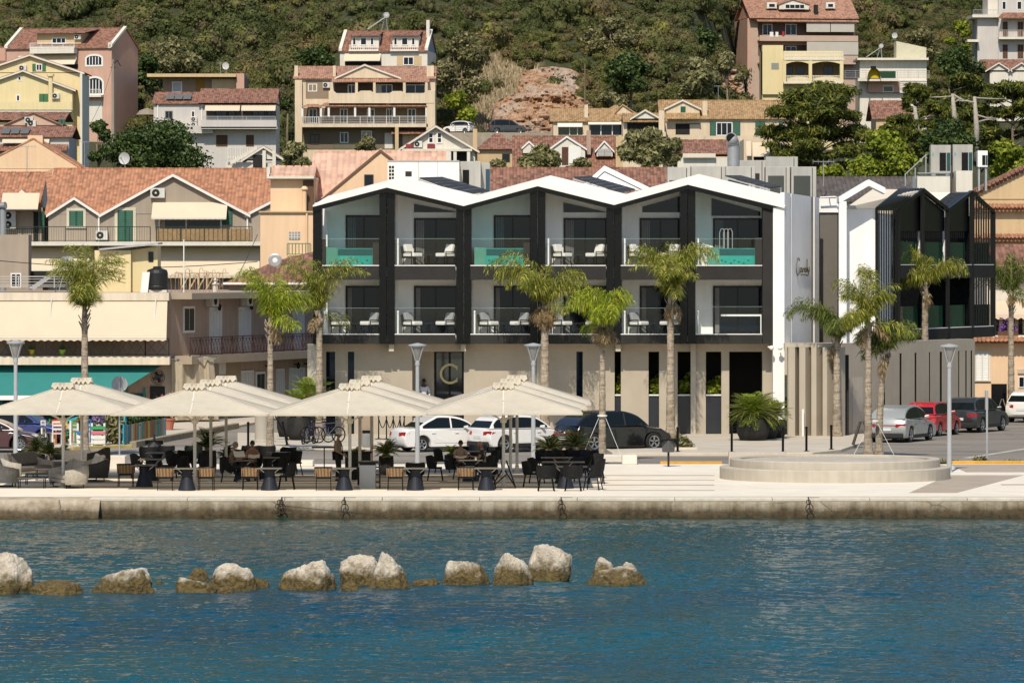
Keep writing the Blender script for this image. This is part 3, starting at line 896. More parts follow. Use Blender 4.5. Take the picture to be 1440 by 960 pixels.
for i,(x0,x1) in enumerate(BAYS):
 wx = x0+ (31 if i in (0,2) else 26)
 f = slider(wx,x1+3,402,470)
 MB().box(hx(wx+3),hx(wx+9),VB-.085,VB-.075,hz(469),hz(405)).build('curtain',CURT,f)
 top = 302 if i in (0,2) else 306
 f = slider(wx,x1+3,top,373)
 m = MB()
 for q_ in range(5): m.box(hx(wx+3+q_*2.4),hx(wx+4.8+q_*2.4),VB-.085,VB-.075,hz(372),hz(top+3))
 m.build('curtain',CURT,f)
 if i in (1,3,4):
  a,b = (wx,x1) if i != 4 else (wx+4,x1)
  ya,yb = (zroof(a)+13,zroof(b)+13) if i != 4 else (zroof(a)+13,zroof(b)+13)
  lo = 298
  pts = [(hx(a),VB-.05,hz(lo)),(hx(b),VB-.05,hz(lo)),(hx(b),VB-.05,hz(min(yb,lo-1))),(hx(a),VB-.05,hz(min(ya,lo-1)))]
  MB().ext(pts,(0,.04,0)).build('clerestory_window',GLASSD,hr)
 if i == 5:
  pts = [(hx(1003),VB-.05,hz(303)),(hx(1072),VB-.05,hz(303)),(hx(1072),VB-.05,hz(297)),(hx(1003),VB-.05,hz(278))]
  MB().ext(pts,(0,.04,0)).build('clerestory_window',GLASSD,hr)
GEDGE = M('glass_edge_green',(.25,.36,.33),.2)
for i,(x0,x1) in enumerate(BAYS):
 for (y0,y1) in ((335.5,373.5),(433,470)):
  if i == 5 and y0 > 400: y0 = 431
  MB().poly([(hx(x0),.09,hz(y1)),(hx(x1),.09,hz(y1)),(hx(x1),.09,hz(y0)),(hx(x0),.09,hz(y0))]).build('glass_railing',GLASSG,hr)
  MB().box(hx(x0),hx(x1),.085,.095,hz(y0)-.008,hz(y0)+.004).build('glass_edge',GEDGE,hr)
  if i in (0,2,5) and y0 < 400: continue
MB().box(hx(1014),hx(1071),.16,.24,hz(444.6),hz(442)).box(hx(1069.5),hx(1071),.16,.22,hz(469),hz(444.6)).build('white_rail',WHITE,hr)
def pool_mat():
 m_,nt,B,N,L = newmat('pool_tiles')
 tc = N.new('ShaderNodeTexCoord').outputs['Object']
 n_ = noise(N,L,tc,1.2,3)
 L.new(ramp(N,L,n_,[(.3,(.005,.22,.18)),(.7,(.014,.36,.29))]),B.inputs['Base Color'])
 B.inputs['Roughness'].default_value = .12
 return m_
POOLM = pool_mat()
PDK = M('pool_deep',(.004,.075,.085),.08,.2,2)
PJET = M('pool_jet',(.01,.13,.11),.3)
for (x0,x1) in ((458,524),(667,737),(995,1062)):
 m = MB();m.box(hx(x0),hx(x1),.3,1.7,hz(373.5),hz(349));o = m.build('plunge_pool',POOLM,hr)
 MB().box(hx(x0+17),hx(x1-.5),.285,.299,hz(359),hz(350)).build('water_line',PDK,o)
 MB().box(hx(x0),hx(x0+16),.25,.299,hz(373),hz(348)).build('pool_step',M('pool_step',(.09,.27,.2),.3,.15,2),o)
 m = MB()
 for k in range(7):
  m.ball((hx(x0+20+k*6.2+random.Random(k).uniform(-1,1)),.295,hz(366+ (k % 3)*2)),(.05,.01,.04),8,6)
 m.build('jet',PJET,o)
MB().box(hx(524),hx(533),.11,1.2,hz(374),hz(341)).box(hx(736),hx(745),.11,1.2,hz(374),hz(341)).box(hx(1062),hx(1072),.11,1.2,hz(374),hz(334)).box(hx(453),hx(457.5),.11,.6,hz(374),hz(336)).build('pool_end_panel',ANTH,hr)
m = MB()
for px in (1013,1018.5,1024):
 m.tube([(hx(px),.8,hz(352)),(hx(px),.8,hz(327)),(hx(px+2),.8,hz(322)),(hx(px+5),.8,hz(321.5)),(hx(px+7),.8,hz(326)),(hx(px+7),.8,hz(352))],.022,6)
m.build('pool_handrail',STEEL,hr)
fw = Wall(1103,DF,R(73));
fu = fw.u
m = MB();m.box(hx(1087),hx(1103),-.05,1.0,-.05,hz(292));m.box(hx(1075),hx(1087),.91,1.2,hz(483),hz(288))
m.build('corner_wall',WHITE,hr)
def fx(px,off=0.0):
 u = fu(px);return (X(1103,DF)+u*math.cos(R(73)) - off*math.sin(R(73))*-1 - X(720,DF),u*math.sin(R(73)) - off*math.cos(R(73)))
def flank(px0,px1,py0a,py0b,py1,mat,name,t=.2,off=0.0):
 (xa,ya),(xb,yb) = fx(px0,off),fx(px1,off)
 nx,ny = -math.sin(R(73))*t,math.cos(R(73))*t
 za0,zb0 = HC-(py0a-HY)*(ya+DF)/K,HC-(py0b-HY)*(yb+DF)/K
 zl = HC-(py1-HY)*(ya+DF)/K if py1 else 0
 m = MB()
 m.hexa([(xa,ya,zl),(xb,yb,zl),(xb+nx,yb+ny,zl),(xa+nx,ya+ny,zl),(xa,ya,za0),(xb,yb,zb0),(xb+nx,yb+ny,zb0),(xa+nx,ya+ny,za0)])
 return m.build(name,mat,hr)
flank(1103.2,1112,270.5,271.5,484,WHITE,'flank_wall')
flank(1111.9,1113.2,272,272.3,484,BLACK,'flank_joint',off=-.06)
flank(1113.2,1141,272.3,276.5,484,WHITE,'flank_wall')
flank(1141,1145.5,276.5,277,484,BLACK,'flank_joint',off=-.06)
flank(1145.5,1152,277,278,484,WHITE,'flank_wall')
SG = M('bronze_letter',(.13,.10,.05),.45,.1,3,metal=.6)
def script(strokes,name='name_sign'):
 m = MB()
 for st in strokes:
  pts = []
  for px,py in st:
   px = 1118.5+(px-1119.4)*1.3;x_,y_ = fx(px,.05);pts.append((x_,y_,HC-(py-HY)*(y_+DF)/K))
  m.tube(pts,.021,6)
 return m.build(name,SG,hr)
script([
 [(1122.6,367),(1122.4,363.6),(1121.6,362.6),(1120.6,365),(1119.8,371),(1119.4,378),(1119.7,384),(1120.6,387.3),(1121.7,386.5),(1122.7,383)],
 [(1125.2,377.4),(1124.2,376.4),(1123.3,378),(1123.2,381.5),(1124.0,383.2),(1125.0,381),(1125.4,377),(1125.5,382),(1126.1,383.3)],
 [(1126.4,383),(1126.6,376.8),(1126.9,378.5),(1127.7,376.5),(1128.2,378),(1128.2,383)],
 [(1130.3,377.6),(1129.4,376.4),(1128.8,378.5),(1128.9,382),(1129.6,383.2),(1130.4,381),(1130.8,372),(1131.0,364.5),(1130.9,376),(1131.0,382.8)],
 [(1131.7,376.5),(1131.9,380.5),(1132.5,381.8),(1133.2,379),(1133.4,375.5),(1133.2,381),(1132.6,386.2),(1131.2,387.6),(1130.2,386)],
 [(1124.5,385.8),(1130,385.9)]])
lw = Wall(1150,231.0);lw.r = hr
lx = lambda px: X(px,231.5)-X(720,DF)
lz = lambda py: Z(py,231.5)
m = MB();m.box(lx(1150),lx(1180),231.7-DF,232.2-DF,lz(486),lz(299));m.build('louvre_backing',DARK,hr)
m = MB()
for k in range(17):
 x0 = lx(1153.2)+k*(lx(1178)-lx(1153.2))/17
 m.box(x0,x0+.032,231.5-DF,231.68-DF,lz(484),lz(299))
m.build('louvre_screen',M('louvre_metal',(.22,.2,.17),.5,.1),hr)
m = MB();m.box(lx(1150),lx(1179),231.4-DF,233-DF,lz(298.8),lz(279));m.build('louvre_head_wall',WHITE,hr)
m = MB();m.tube([(lx(1152),231-DF,lz(278)),(lx(1174),231-DF,lz(277)),(lx(1177),231-DF,lz(280))],.04,6);m.bar((lx(1166),231-DF,lz(278)),(lx(1166),231.4-DF,lz(281)),.04);m.build('roof_rail',FRAME,hr)
m = MB();mm = MB()
gwz = lambda py,D: Z(py,D)
FINS = [(1108.5,1118,1124),(1124,1132.5,1141),(1141,1148,1157),(1157,1163,1176),(1176,1181,1190)]
for k,(a,b,c_) in enumerate(FINS):
 D0 = 222.2-k*.1
 top = 3.97
 xa,xb,xc = X(a,D0)-X(720,DF),X(b,D0)-X(720,DF),X(c_-1.4,D0+.5)-X(720,DF)
 y0 = D0-DF
 MB().ext([(xa,y0,-.02),(xb,y0,-.02),(xc,y0+.5,-.02),(xc-.05,y0+.9,-.02),(xa,y0+.9,-.02)],(0,0,top)).build('concrete_fin',TAUPE,hr)
 mm.box(xb,X(c_+6,D0)-X(720,DF),y0+1.1,y0+1.15,0,3.6)
mm.build('fin_gap_glazing',DARK,hr)
m = MB();m.box(X(1104,222.1)-X(720,DF),X(1182,222.6)-X(720,DF),222.0-DF+.4,224.4-DF,3.955,4.12);m.build('fin_coping',LTAUPE,hr)
tag(MB().bar((X(1129,221.9),221.9,0),(X(1129,221.9),221.9,1.2),.09).build('cable_duct',FRAME),'thin white cable duct standing against the concrete fins','cable duct')
sw = Wall(1184,223.6,R(62));sw.r = hr
so_ = (sw.Ax-X(720,DF),sw.Ay-DF)
def sl_(u,v): return (so_[0]+u*sw.dx-v*sw.dy,so_[1]+u*sw.dy+v*sw.dx)
def slab(px0,px1,z0,z1,v0,v1,mat,name):
 a,b = sw.u(px0),sw.u(px1)
 q_ = [sl_(a,v0),sl_(b,v0),sl_(b,v1),sl_(a,v1)]
 m = MB();m.hexa([(x_,y_,z0) for x_,y_ in q_]+[(x_,y_,z1) for x_,y_ in q_])
 return m.build(name,mat,hr)
cur = 1184
for (s0,s1) in ((1243,1245.2),(1265,1268.3),(1286.2,1289.2),(1306.5,1308.5),(1321.5,1325),(1347.5,1349.5),(1357.5,1359.8),(1365,1367.5)):
 slab(cur,s0,-.05,4.1,0,.4,TAUPE,'street_wall');cur = s1
 slab(s0,s1,-.05,.95,0,.4,TAUPE,'street_wall');slab(s0,s1,3.55,4.1,0,.4,TAUPE,'street_wall')
 slab(s0,s1,.951,3.549,.012,.12,BLACK,'slot_window')
slab(cur,1371,-.05,4.1,0,.4,TAUPE,'street_wall')
slab(1199,1213,.15,2.55,-.012,-.004,LTAUPE,'flush_door')
def wx(px,D): return X(px,D)-X(720,DF)
m = MB();D1,D2 = 226.0,233.0
m.box(wx(1180,D1),wx(1190.5,D1),D1-DF,D1-DF+.5,Z(484,D1),Z(277,D1)-.2)
pa = (wx(1180,D1),Z(277.5,D1));pb = (wx(1222,D1),Z(252.5,D1));pc = (wx(1245,D1),Z(264,D1))
for (p_,q_) in ((pa,pb),(pb,pc)):
 m.hexa([(p_[0],D1-DF-.012,p_[1]-.28),(q_[0],D1-DF-.012,q_[1]-.28),(q_[0],D1-DF+1.6,q_[1]-.28),(p_[0],D1-DF+1.6,p_[1]-.28),(p_[0],D1-DF-.012,p_[1]),(q_[0],D1-DF-.012,q_[1]),(q_[0],D1-DF+1.6,q_[1]),(p_[0],D1-DF+1.6,p_[1])])
m.build('white_gable_frame',WHITE,hr)
m = MB()
m.box(wx(1188,227.3),wx(1232,227.3),227.3-DF,227.8-DF,Z(482,227.3),Z(294.5,227.3))
m.build('wing_front_wall',WHITE,hr)
m = MB()
CRS = M('cream_roof_sheet',(.70,.62,.49),.7,.05)
rp = [(wx(1190,227.2),227.2-DF,Z(294.3,227.2)),(wx(1263,233.5),233.5-DF,Z(296,233.5)),(wx(1297,237),237-DF,Z(269.5,237)),(wx(1228,236),236-DF,Z(268,236))]
m.hexa(rp+[(p_[0],p_[1],p_[2]+.08) for p_ in rp])
r2 = [(wx(1318,240),240-DF,Z(270,240)),(wx(1340,240),240-DF,Z(270,240)),(wx(1325,238),238-DF,Z(297,238)),(wx(1300,238),238-DF,Z(297,238))]
m.build('wing_roof',CRS,hr);m = MB()
r2 = [(wx(1300,249),249-DF,Z(270.5,249)),(wx(1345,249),249-DF,Z(270.5,249)),(wx(1345,248),248-DF,Z(299,248)),(wx(1300,248),248-DF,Z(299,248))]
m.hexa(r2+[(p_[0],p_[1]+.15,p_[2]) for p_ in r2])
m.build('rear_roof_slope',CRS,hr)
A_,B_ = (1263,233.6),(1397,248.0)
gA = Vector((wx(*A_),A_[1]-DF));gB = Vector((wx(*B_),B_[1]-DF))
gd = (gB-gA);gl_ = gd.length;gd.normalize()
def gu(px):
 t = (px-CX)/K
 ax,ay = gA.x+X(720,DF),gA.y+DF
 return (t*ay-ax)/(gd.x-t*gd.y)
def gp(px,py,back=0.0):
 u = gu(px);p_ = gA+gd*u
 nrm = Vector((-gd.y,gd.x))
 q_ = p_+nrm*back
 return Vector((q_.x,q_.y,HC-(py-HY)*(p_.y+DF)/K))
EAV = [(1263,294.5),(1297,267),(1332.5,295.5),(1366,270.3),(1397,299)]
m = MB()
for px,py in EAV:
 m.bar(gp(px,478 if px < 1380 else 472),gp(px,py),.2)
for (a,b) in zip(EAV,EAV[1:]): m.bar(gp(*a),gp(*b),.18)
cl = Vector((wx(1232.5,227.4),227.3-DF))
def cp(t,z): p_ = Vector((cl.x,cl.y)).lerp(Vector((gp(1263,300).x,gp(1263,300).y)),t);return Vector((p_.x,p_.y,z))
zc0,zc1 = Z(480,228),Z(294.5,228)
m.bar(cp(0,zc0),cp(0,zc1),.13);m.bar(cp(0,zc1),cp(1,gp(1263,294.5).z),.12)
m.build('wing_frame',BLACK,hr)
m = MB()
for k in range(1,9): m.bar(cp(k/9,zc0),cp(k/9,zc1),.055)
for k in range(0,9):
 b0 = cp(k/8.5,zc1);r0 = gp(1297,267);rl = Vector((wx(1267,236),236.5-DF,Z(267.5,236.5)))
 m.bar(b0+Vector((0,0,.06)),rl.lerp(r0,k/8.5)+Vector((0,0,.06)),.075)
for k in range(0,9):
 b0 = gp(1332.5,295.5).lerp(gp(1318,284.5),k/8.5*0)+Vector((-.10*k*1.0,.24*k*.4,0));r0 = gp(1366,270.3)+Vector((-.52*k,.35*k,.0))
 m.bar(gp(1332.5,295.5,k*.125),gp(1366,270.3,k*.125),.05)
for (pa_,pb_) in ((1264,1297),(1297,1332),(1333,1366)):
 for k in range(12):
  px = pa_+(pb_-pa_)*(k+.5)/12
  top = np.interp(px,[e[0] for e in EAV],[e[1] for e in EAV])
  m.bar(gp(px,335,.35),gp(px,top+4,.35),.05)
for k in range(1,9):
 px = 1366+31*k/9;m.bar(gp(px,472),gp(px,np.interp(px,[1366,1397],[270.3,299])),.075)
m.build('wing_slats',BLACK,hr)
m = MB()
a,b = gp(1263,300),gp(1366,300)
nrm = Vector((-gd.y,gd.x,0))
def gbox(px0,px1,z0,z1,b0,b1,mb):
 p0,p1 = gp(px0,300),gp(px1,300)
 q_ = [p0+nrm*b0,p1+nrm*b0,p1+nrm*b1,p0+nrm*b1]
 mb.hexa([(v.x,v.y,z0) for v in q_]+[(v.x,v.y,z1) for v in q_])
pA = gp(1366,300);pB = pA+nrm*5.0
m.hexa([(pA.x,pA.y,4.0),(pB.x,pB.y,4.0),(pB.x+.1,pB.y+.3,4.0),(pA.x+.1,pA.y+.3,4.0),(pA.x,pA.y,10.0),(pB.x,pB.y,10.0),(pB.x+.1,pB.y+.3,10.0),(pA.x+.1,pA.y+.3,10.0)])
gbox(1240,1366,4.0,9.9,4.6,4.8,m)
for tri in ([(1264,325),(1264,295.5),(1297,269),(1331.5,297),(1331.5,325)],[(1334,325),(1334,297),(1366,272),(1366,325)]):
 q_ = [gp(px,py,.12) for px,py in tri]
 m.ext(q_,tuple(nrm*.08))
o = m.build('wing_back_wall',BLACK,hr)
m = MB();a_,b_ = cp(0,0),cp(1,0);off = Vector((.05,.3,0))
m.hexa([a_+off+Vector((0,0,4.1)),b_+off+Vector((-.3,0,4.1)),b_+off+Vector((-.3,.1,4.1)),a_+off+Vector((0,.1,4.1)),a_+off+Vector((0,0,10)),b_+off+Vector((-.3,0,10)),b_+off+Vector((-.3,.1,10)),a_+off+Vector((0,.1,10))]);m.build('screened_wall',WHITE,hr)
m = MB();gbox(1264,1398,6.98,7.6,-.05,2.4,m);gbox(1264,1398,4.05,4.55,-.05,2.4,m);m.build('wing_floor_band',ANTH,hr)
for (a,b) in ((1266,1295),(1300,1330),(1335,1361),(1368,1396)):
 for z0 in (4.56,7.61):
  m = MB();gbox(a,b,z0,z0+1.1,.15,.18,m);m.build('green_glass_railing',GLASSGR,hr)
m = MB()
for z0 in (4.56,7.605): gbox(1265,1397,z0,z0+.035,-.055,.1,m)
m.build('white_floor_trim',WHITE,hr)
m = MB()
for (px,py) in ((1299,330),(1334,330)): m.bar(gp(px,372,.25),gp(px,297,.25),.09)
m.build('white_post',WHITE,hr)
m = MB();m.box(hx(452),hx(1096),5.5,24,0,Z(291,DF)-.05);m.build('hotel_body',WHITE,hr)
m = MB();m.box(wx(1190,232),wx(1240,232),231.1-DF,246-DF,0,9.6);m.build('wing_body',WHITE,hr)
m = MB()
D3 = 236.0
tri = [(815,264),(850,233),(922,268)]
tri = [(wx(px,D3),D3-DF,Z(py,D3)) for px,py in tri]
m.ext(tri,(.3,5,0));m.build('rear_gable',WHITE,hr)
m = MB()
for (s_,dzz) in ((.78,0),(.45,0)):
 cx_ = tri[1][0];
 p0 = Vector(tri[1])+Vector((0,-.02,-.30*(1-s_)*4.2));a = p0+Vector(((tri[0][0]-cx_)*s_,0,(tri[0][2]-tri[1][2])*s_));b = p0+Vector(((tri[2][0]-cx_)*s_,0,(tri[2][2]-tri[1][2])*s_))
 m.bar(a,p0,.03);m.bar(p0,b,.03)
m.build('rear_gable_joint',DGREY,hr)
CHWH = M('white_cushion',(.72,.7,.66),.9,.06)
CHGR = M('grey_cushion',(.30,.31,.33),.9,.1)
def lounge_proto(cush):
 t = thing('balcony_chair','x','chair')
 m = MB()
 for sx in (-.3,.3):
  for sy in (-.28,.28): m.bar((sx,sy,0),(sx*.92,sy*.9,.36),.03)
 m.box(-.33,.33,-.3,.3,.33,.37)
 m.build('frame',BLACK,t)
 MB().box(-.3,.36,-.30,.30,.375,.54).build('seat_cushion',CHWH,t,bevel=.04)
 MB().ext([(-.36,-.33,.3),(-.27,-.33,.3),(-.38,-.33,.86),(-.44,-.33,.86)],(0,.66,0)).build('backrest',DGREY,t,bevel=.03)
 m = MB()
 for sy in (-.35,.32): m.box(-.36,.25,sy,sy+.03,.58,.62);m.box(.22,.25,sy,sy+.03,.33,.58)
 m.build('armrest',DGREY,t)
 MB().ext([(-.27,-.26,.54),(-.10,-.26,.54),(-.22,-.26,.95),(-.37,-.26,.9)],(0,.52,0)).build('pillow',cush if cush is CHGR else CHWH,t,bevel=.04)
 return t
def table_proto():
 t = thing('balcony_table','x','table')
 MB().lathe([(.26,.42),(.27,.44),(.27,.46),(.0,.46)],20).build('tabletop',DGREY,t)
 MB().lathe([(.18,0),(.18,.02),(.05,.06),(.05,.42)],12).build('leg',BLACK,t)
 return t
cA,cB,tP = lounge_proto(CHWH),lounge_proto(CHGR),table_proto()
ordn = ['first','second','third','fourth','fifth','sixth']
used = set()
def put(p,x_,z_,rz,lab,grp,y_=DF+1.25):
 o = p if p.name not in used else copy_tree(p)
 used.add(p.name)
 o.location = (x_,y_,z_);o.rotation_euler = (0,0,rz);o['label'] = lab;o['group'] = grp
for i,(x0,x1) in enumerate(BAYS):
 for fl,yb in (('upper',373.5),('lower',470)):
  if fl == 'upper' and i in (0,2,5): continue
  if fl == 'lower' and i == 5: continue
  pr = cA if fl == 'upper' else cB
  z_ = Z(yb,DF)+.03
  put(pr,X(x0+24,DF),z_,R(-40),f'white cushioned chair, left on the {fl} balcony of the {ordn[i]} hotel bay from left','chairs on the hotel balconies')
  put(pr,X(x1-14,DF),z_,R(218),f'white cushioned chair, right on the {fl} balcony of the {ordn[i]} hotel bay from left','chairs on the hotel balconies',DF+1.35)
  put(tP,X((x0+x1)/2+4,DF),z_,0,f'small round dark table between the chairs on the {fl} balcony of the {ordn[i]} bay','tables on the hotel balconies',DF+1.6)
RPM = M('plant_grey',(.40,.385,.345),.6,.1,1.5,streak=.15)
RPW = M('plant_white',(.72,.70,.65),.6,.05,1,streak=.06)
RZ = Z(291,DF)-.06
def roofbox(px0,px1,py0,D,dep,name,label,cat,mat,group=None,z0=None):
 t = thing(name,label,cat,(X((px0+px1)/2,D),D,RZ if z0 is None else z0),0,group)
 w_ = (px1-px0)*D/K;h_ = Z(py0,D)-(RZ if z0 is None else z0)
 MB().box(-w_/2,w_/2,0,dep,0,h_).build('casing',mat,t,bevel=.02)
 return t,w_,h_
t,w_,h_ = roofbox(545,646,226,233,2.2,'plant_container','long white equipment container on the hotel roof left','roof plant',RPW)
q_ = lambda px: (px-595.5)*233/K;m = MB()
for r_ in range(5):
 for c_ in range(2): MB().box(q_(547+c_*4),q_(550+c_*4),-.02,0,h_-.25-.17*r_-.11,h_-.25-.17*r_).build('louvre',BLACK,t)
m = MB();m.box(q_(570),q_(579),-.015,.0,h_-.74,h_-.5);m.build('hatch',DGREY,t)
m = MB()
for px in (588.5,615): m.box(q_(px)-.012,q_(px)+.012,-.008,0,.1,h_-.06)
m.box(-w_/2,w_/2,-.03,0,h_-.05,h_+.01)
m.build('panel_joint',M('joint_grey',(.35,.34,.32),.6),t)
t,w_,h_ = roofbox(647,676,227,234,2,'plant_cabinet','grey plant cabinet with dark grille beside the white roof container','roof plant',RPM)
MB().box(-.36,-.06,-.02,0,h_-1.3,h_-.4).build('grille',BLACK,t)
t,w_,h_ = roofbox(676,689,229,235,2,'plant_cabinet','narrow blue-sided cabinet at the right end of the white roof container','roof plant',RPM)
MB().box(.02,w_/2-.01,-.02,0,.2,h_-.3).build('grille',M('blue_panel',(.02,.06,.09),.5),t)
units = [(939,971,235,232,'leftmost low grey unit of the big roof plant'),(972,1020,233.5,232.5,'wide grey unit right of the leftmost low roof unit'),
   (1021,1062,234,231.5,'grey roof unit below the round duct'),(1036,1077,225.5,236,'rear grey unit right of the round duct'),(1077,1122,220.5,236.5,'tallest rear grey unit of the roof plant'),
   (1077,1111,234.5,231,'front grey unit with a dark screen left of the last one'),(1113,1148,234.5,230.5,'rightmost front grey unit with a dark screen')]
for (a,b,y_,D,lab) in units:
 t,w_,h_ = roofbox(a,b,y_,D,1.5,'cooling_unit',lab+' on the hotel roof','cooling unit',RPM,'grey cooling units on the hotel roof')
 if a > 1060 and D < 232: MB().box(-w_/2+.1,w_/2-.28,-.02,0,.1,h_-.42).build('screen',M('plant_screen',(.05,.055,.045),.5),t)
 else: MB().box(-w_/2+.08,w_/2-.3,-.015,0,.2,max(.5,h_-.62)).build('screen',DGREY,t)
 MB().box(w_/2-.2,w_/2-.17,-.015,0,.1,h_-.05).build('panel_joint',DGREY,t)
t = thing('air_duct','round galvanised duct with an elbow rising from the roof plant','air duct',(X(1031.5,234),234,RZ))
zz = Z(207,234)-RZ
MB().lathe([(.29,.3),(.29,zz),(.31,zz),(.31,zz+.05),(.27,zz+.05)],20).build('duct',STEEL,t,smooth=False)
MB().tube([(0,0,zz),(0,-.02,zz+.2),(-.06,-.12,zz+.36),(-.12,-.36,zz+.42)],.27,16).build('elbow',STEEL,t,smooth=True)
n_ = 18
MB().ext([(-.13+.22*math.cos(2*PI*k/n_),-.375,zz+.42+.22*math.sin(2*PI*k/n_)) for k in range(n_)],(0,.004,0)).build('duct_mouth',BLACK,t)
SOL = M('solar_cell',(.04,.04,.04),.5,.2,4,spec=.2)
for (pts,lab) in (([(590,252),(622,251),(688,270),(655,275)],'dark solar panels racked behind the first roof gable'),([(807,251),(830,250),(893,268),(872,272)],'dark solar panels racked behind the second roof gable'),
     ([(1020,249),(1042,249),(1098,264),(1082,266)],'dark solar strip behind the third roof gable')):
 D = [226.6,229,229.2,226.4]
 base = (X(pts[0][0],227),227,RZ)
 t = thing('solar_array',lab,'solar panels',base,0,'solar arrays on the hotel roof')
 P_ = [Vector((X(px,d)-base[0],d-base[1],Z(py,d)-base[2]+.02)) for (px,py),d in zip(pts,D)]
 m = MB();m.hexa([p_ for p_ in P_]+[p_+Vector((0,0,.06)) for p_ in P_]);m.build('panel',SOL,t)
 m = MB()
 for k in range(1,6):
  a = P_[0].lerp(P_[3],k/6);b = P_[1].lerp(P_[2],k/6);m.bar(a+Vector((0,0,.065)),b+Vector((0,0,.065)),.03,.012)
 m.bar(P_[0]-Vector((0,0,.05)),P_[3]-Vector((0,0,.05)),.06);m.bar(P_[1]-Vector((0,0,.05)),P_[2]-Vector((0,0,.05)),.06)
 for q_ in P_: m.bar(q_-Vector((0,0,.6)),q_,.05)
 m.build('rack',STEEL,t)
for px,lab,sx in ((1085,'white dome camera left of the hotel corner',-1),(1097,'white bullet camera right at the hotel corner edge',1)):
 t = thing('security_camera',lab,'camera',(X(px,222.9),222.9,Z(489,222.9)))
 MB().ball((0,0,0),(.11,.11,.1),12,8).build('housing',WHITE,t,smooth=True)
 MB().bar((0,0,.02),(.16*sx,-.05,.05),.07).bar((0,.2,.04),(0,0,.04),.05).build('bracket',WHITE,t)
# ================================================================== TOWN BUILDINGS
TERRA = tile_mat('terracotta_tiles',S('#bf8562',.95));TERRAy = tile_mat('terracotta_tiles',S('#bf8562',.95),'y')
RED = tile_mat('red_tiles',S('#9c6e58',.88),var=.5);REDy = tile_mat('red_tiles',S('#9c6e58',.88),'y')
TANT = tile_mat('tan_tiles',S('#bb9668',.85));TANTy = tile_mat('tan_tiles',S('#bb9668',.85),'y')
PINKT = tile_mat('pinkish_tiles',S('#dcb196',.95),'x',.36,.5,.2);PINKTy = tile_mat('pinkish_tiles',S('#dcb196',.95),'y',.36,.5,.2)
DTILE = tile_mat('dark_tiles',S('#6a5f57',.8));ROSET = tile_mat('rose_tiles',S('#b8896f',.88));ROSETy = tile_mat('rose_tiles',S('#b8896f',.88),'y')
PEACH = M('peach_render',S('#efc8a0',.9),.85,.07,.5,streak=.06)
YELL = M('yellow_render',S('#f0dba6',.82),.85,.07,.5,streak=.06)
PINK = M('pink_render',S('#d8ac94',.8),.85,.08,.5,streak=.08)
LILAC = M('lilac_render',S('#d3cac0',.85),.85,.06,.5,streak=.06)
BEIGE = M('beige_render',S('#c8b498',1.18),.88,.1,.5,streak=.12)
OFFW = M('offwhite_render',S('#e9dfcd',.85),.85,.07,.5,streak=.08)
GREYB = M('grey_beige_render',S('#b3a28e',.8),.88,.08,.6,streak=.1)
SAND = M('sand_render',S('#d6b88c',.85),.88,.08,.5,streak=.08)
AWN = M('cream_awning',S('#e2ceb0',.82),.85,.06,.6)
AWNG = M('grey_awning',S('#c9bfb0',.82),.85,.06,.6)
TEAL = M('teal_awning',S('#3a968e',.62),.8,.08,.8)
TEALD = M('teal_interior_shade',S('#0d4a50',.8),.7,.15,1)  # dark of the open shop interior put into the front panel's colour
WOODB = M('brown_wood',S('#5b3a26',.9),.7,.2,3)
REED = M('reed_screen',S('#b08f66',.8),.9,.25,8)
def house(name,label,px0,px1,D,ye,yb,depth,mat,ang=0.0,cat='house',bury=4.0,body=True,group=None):
 w = Wall(px0,D,ang)
 zb = Z(yb,D)
 w.root(name,label,cat,zb,group)
 if body:
  m = MB();m.box(0,w.u(px1),0,depth,-bury,w.z(ye))
  m.build('wall',mat,w.r)
 w.depth = depth
 return w
def roof_s(w,px0,px1,ye,yr,depth,mat,v0=0.0,ov=.35,rat=.5,endmat=None,**k):
 a,b = w.u(px0),w.u(px1);ze,zr = w.z(ye),w.z(yr)
 o = gable_roof(w,a,b,ze,zr,depth,mat,ov,.14,True,'roof',None,v0,k.get('fascia'),rat)
 if endmat:
  for x0 in (a+.02,b-.22): MB().ext([(x0,v0,ze),(x0,v0+depth*rat,zr),(x0,v0+depth,ze)],(.2,0,0)).build('gable_wall',endmat,w.r)
 return o
def roof_f(w,px0,pxa,px1,ye,yr,depth,mat,wallmat,v0=0.0,ov=.3,yb=None,fascia=None,zoff=0):
 """gable facing front, triangular wall included"""
 a,b,um = w.u(px0),w.u(px1),w.u(pxa);ze,zr = w.z(ye),w.z(yr)
 o = gable_roof(w,a,b,ze,zr,depth,mat,ov,.14,False,'gable_roof',None,v0,fascia,(um-a)/(b-a))
 m = MB();zl = w.z(yb) if yb else ze
 pts = [(a+.02,v0,zl),(b-.02,v0,zl),(b-.02,v0,ze-.01),(um,v0,zr-.01),(a+.02,v0,ze-.01)] if yb else [(a+.02,v0,ze-.01),(b-.02,v0,ze-.01),(um,v0,zr-.01)]
 m.ext(pts,(0,depth-.1,0));m.build('gable_wall',wallmat,w.r)
 return o
def slabp(w,px0,px1,y0,y1,v0,v1,mat,name='balcony_slab'): return boxpart(w,name,px0,px1,y0,y1,v0,v1,mat)
c1 = Wall(-70,241.0);c1.root('corner_building','two storey beige corner building with teal cafe awning and cream balcony awning','building',0.0)
P2 = [(-70,241),(240,241),(440,260),(440,275),(-70,262)]
pl = [(X(px,D)-c1.Ax,D-241.0) for px,D in P2]
zt = c1.z(412)
MB().ext([(x_,y_,-.3) for x_,y_ in pl],(0,0,zt+.3)).build('wall',ROSY,c1.r)
m = MB()
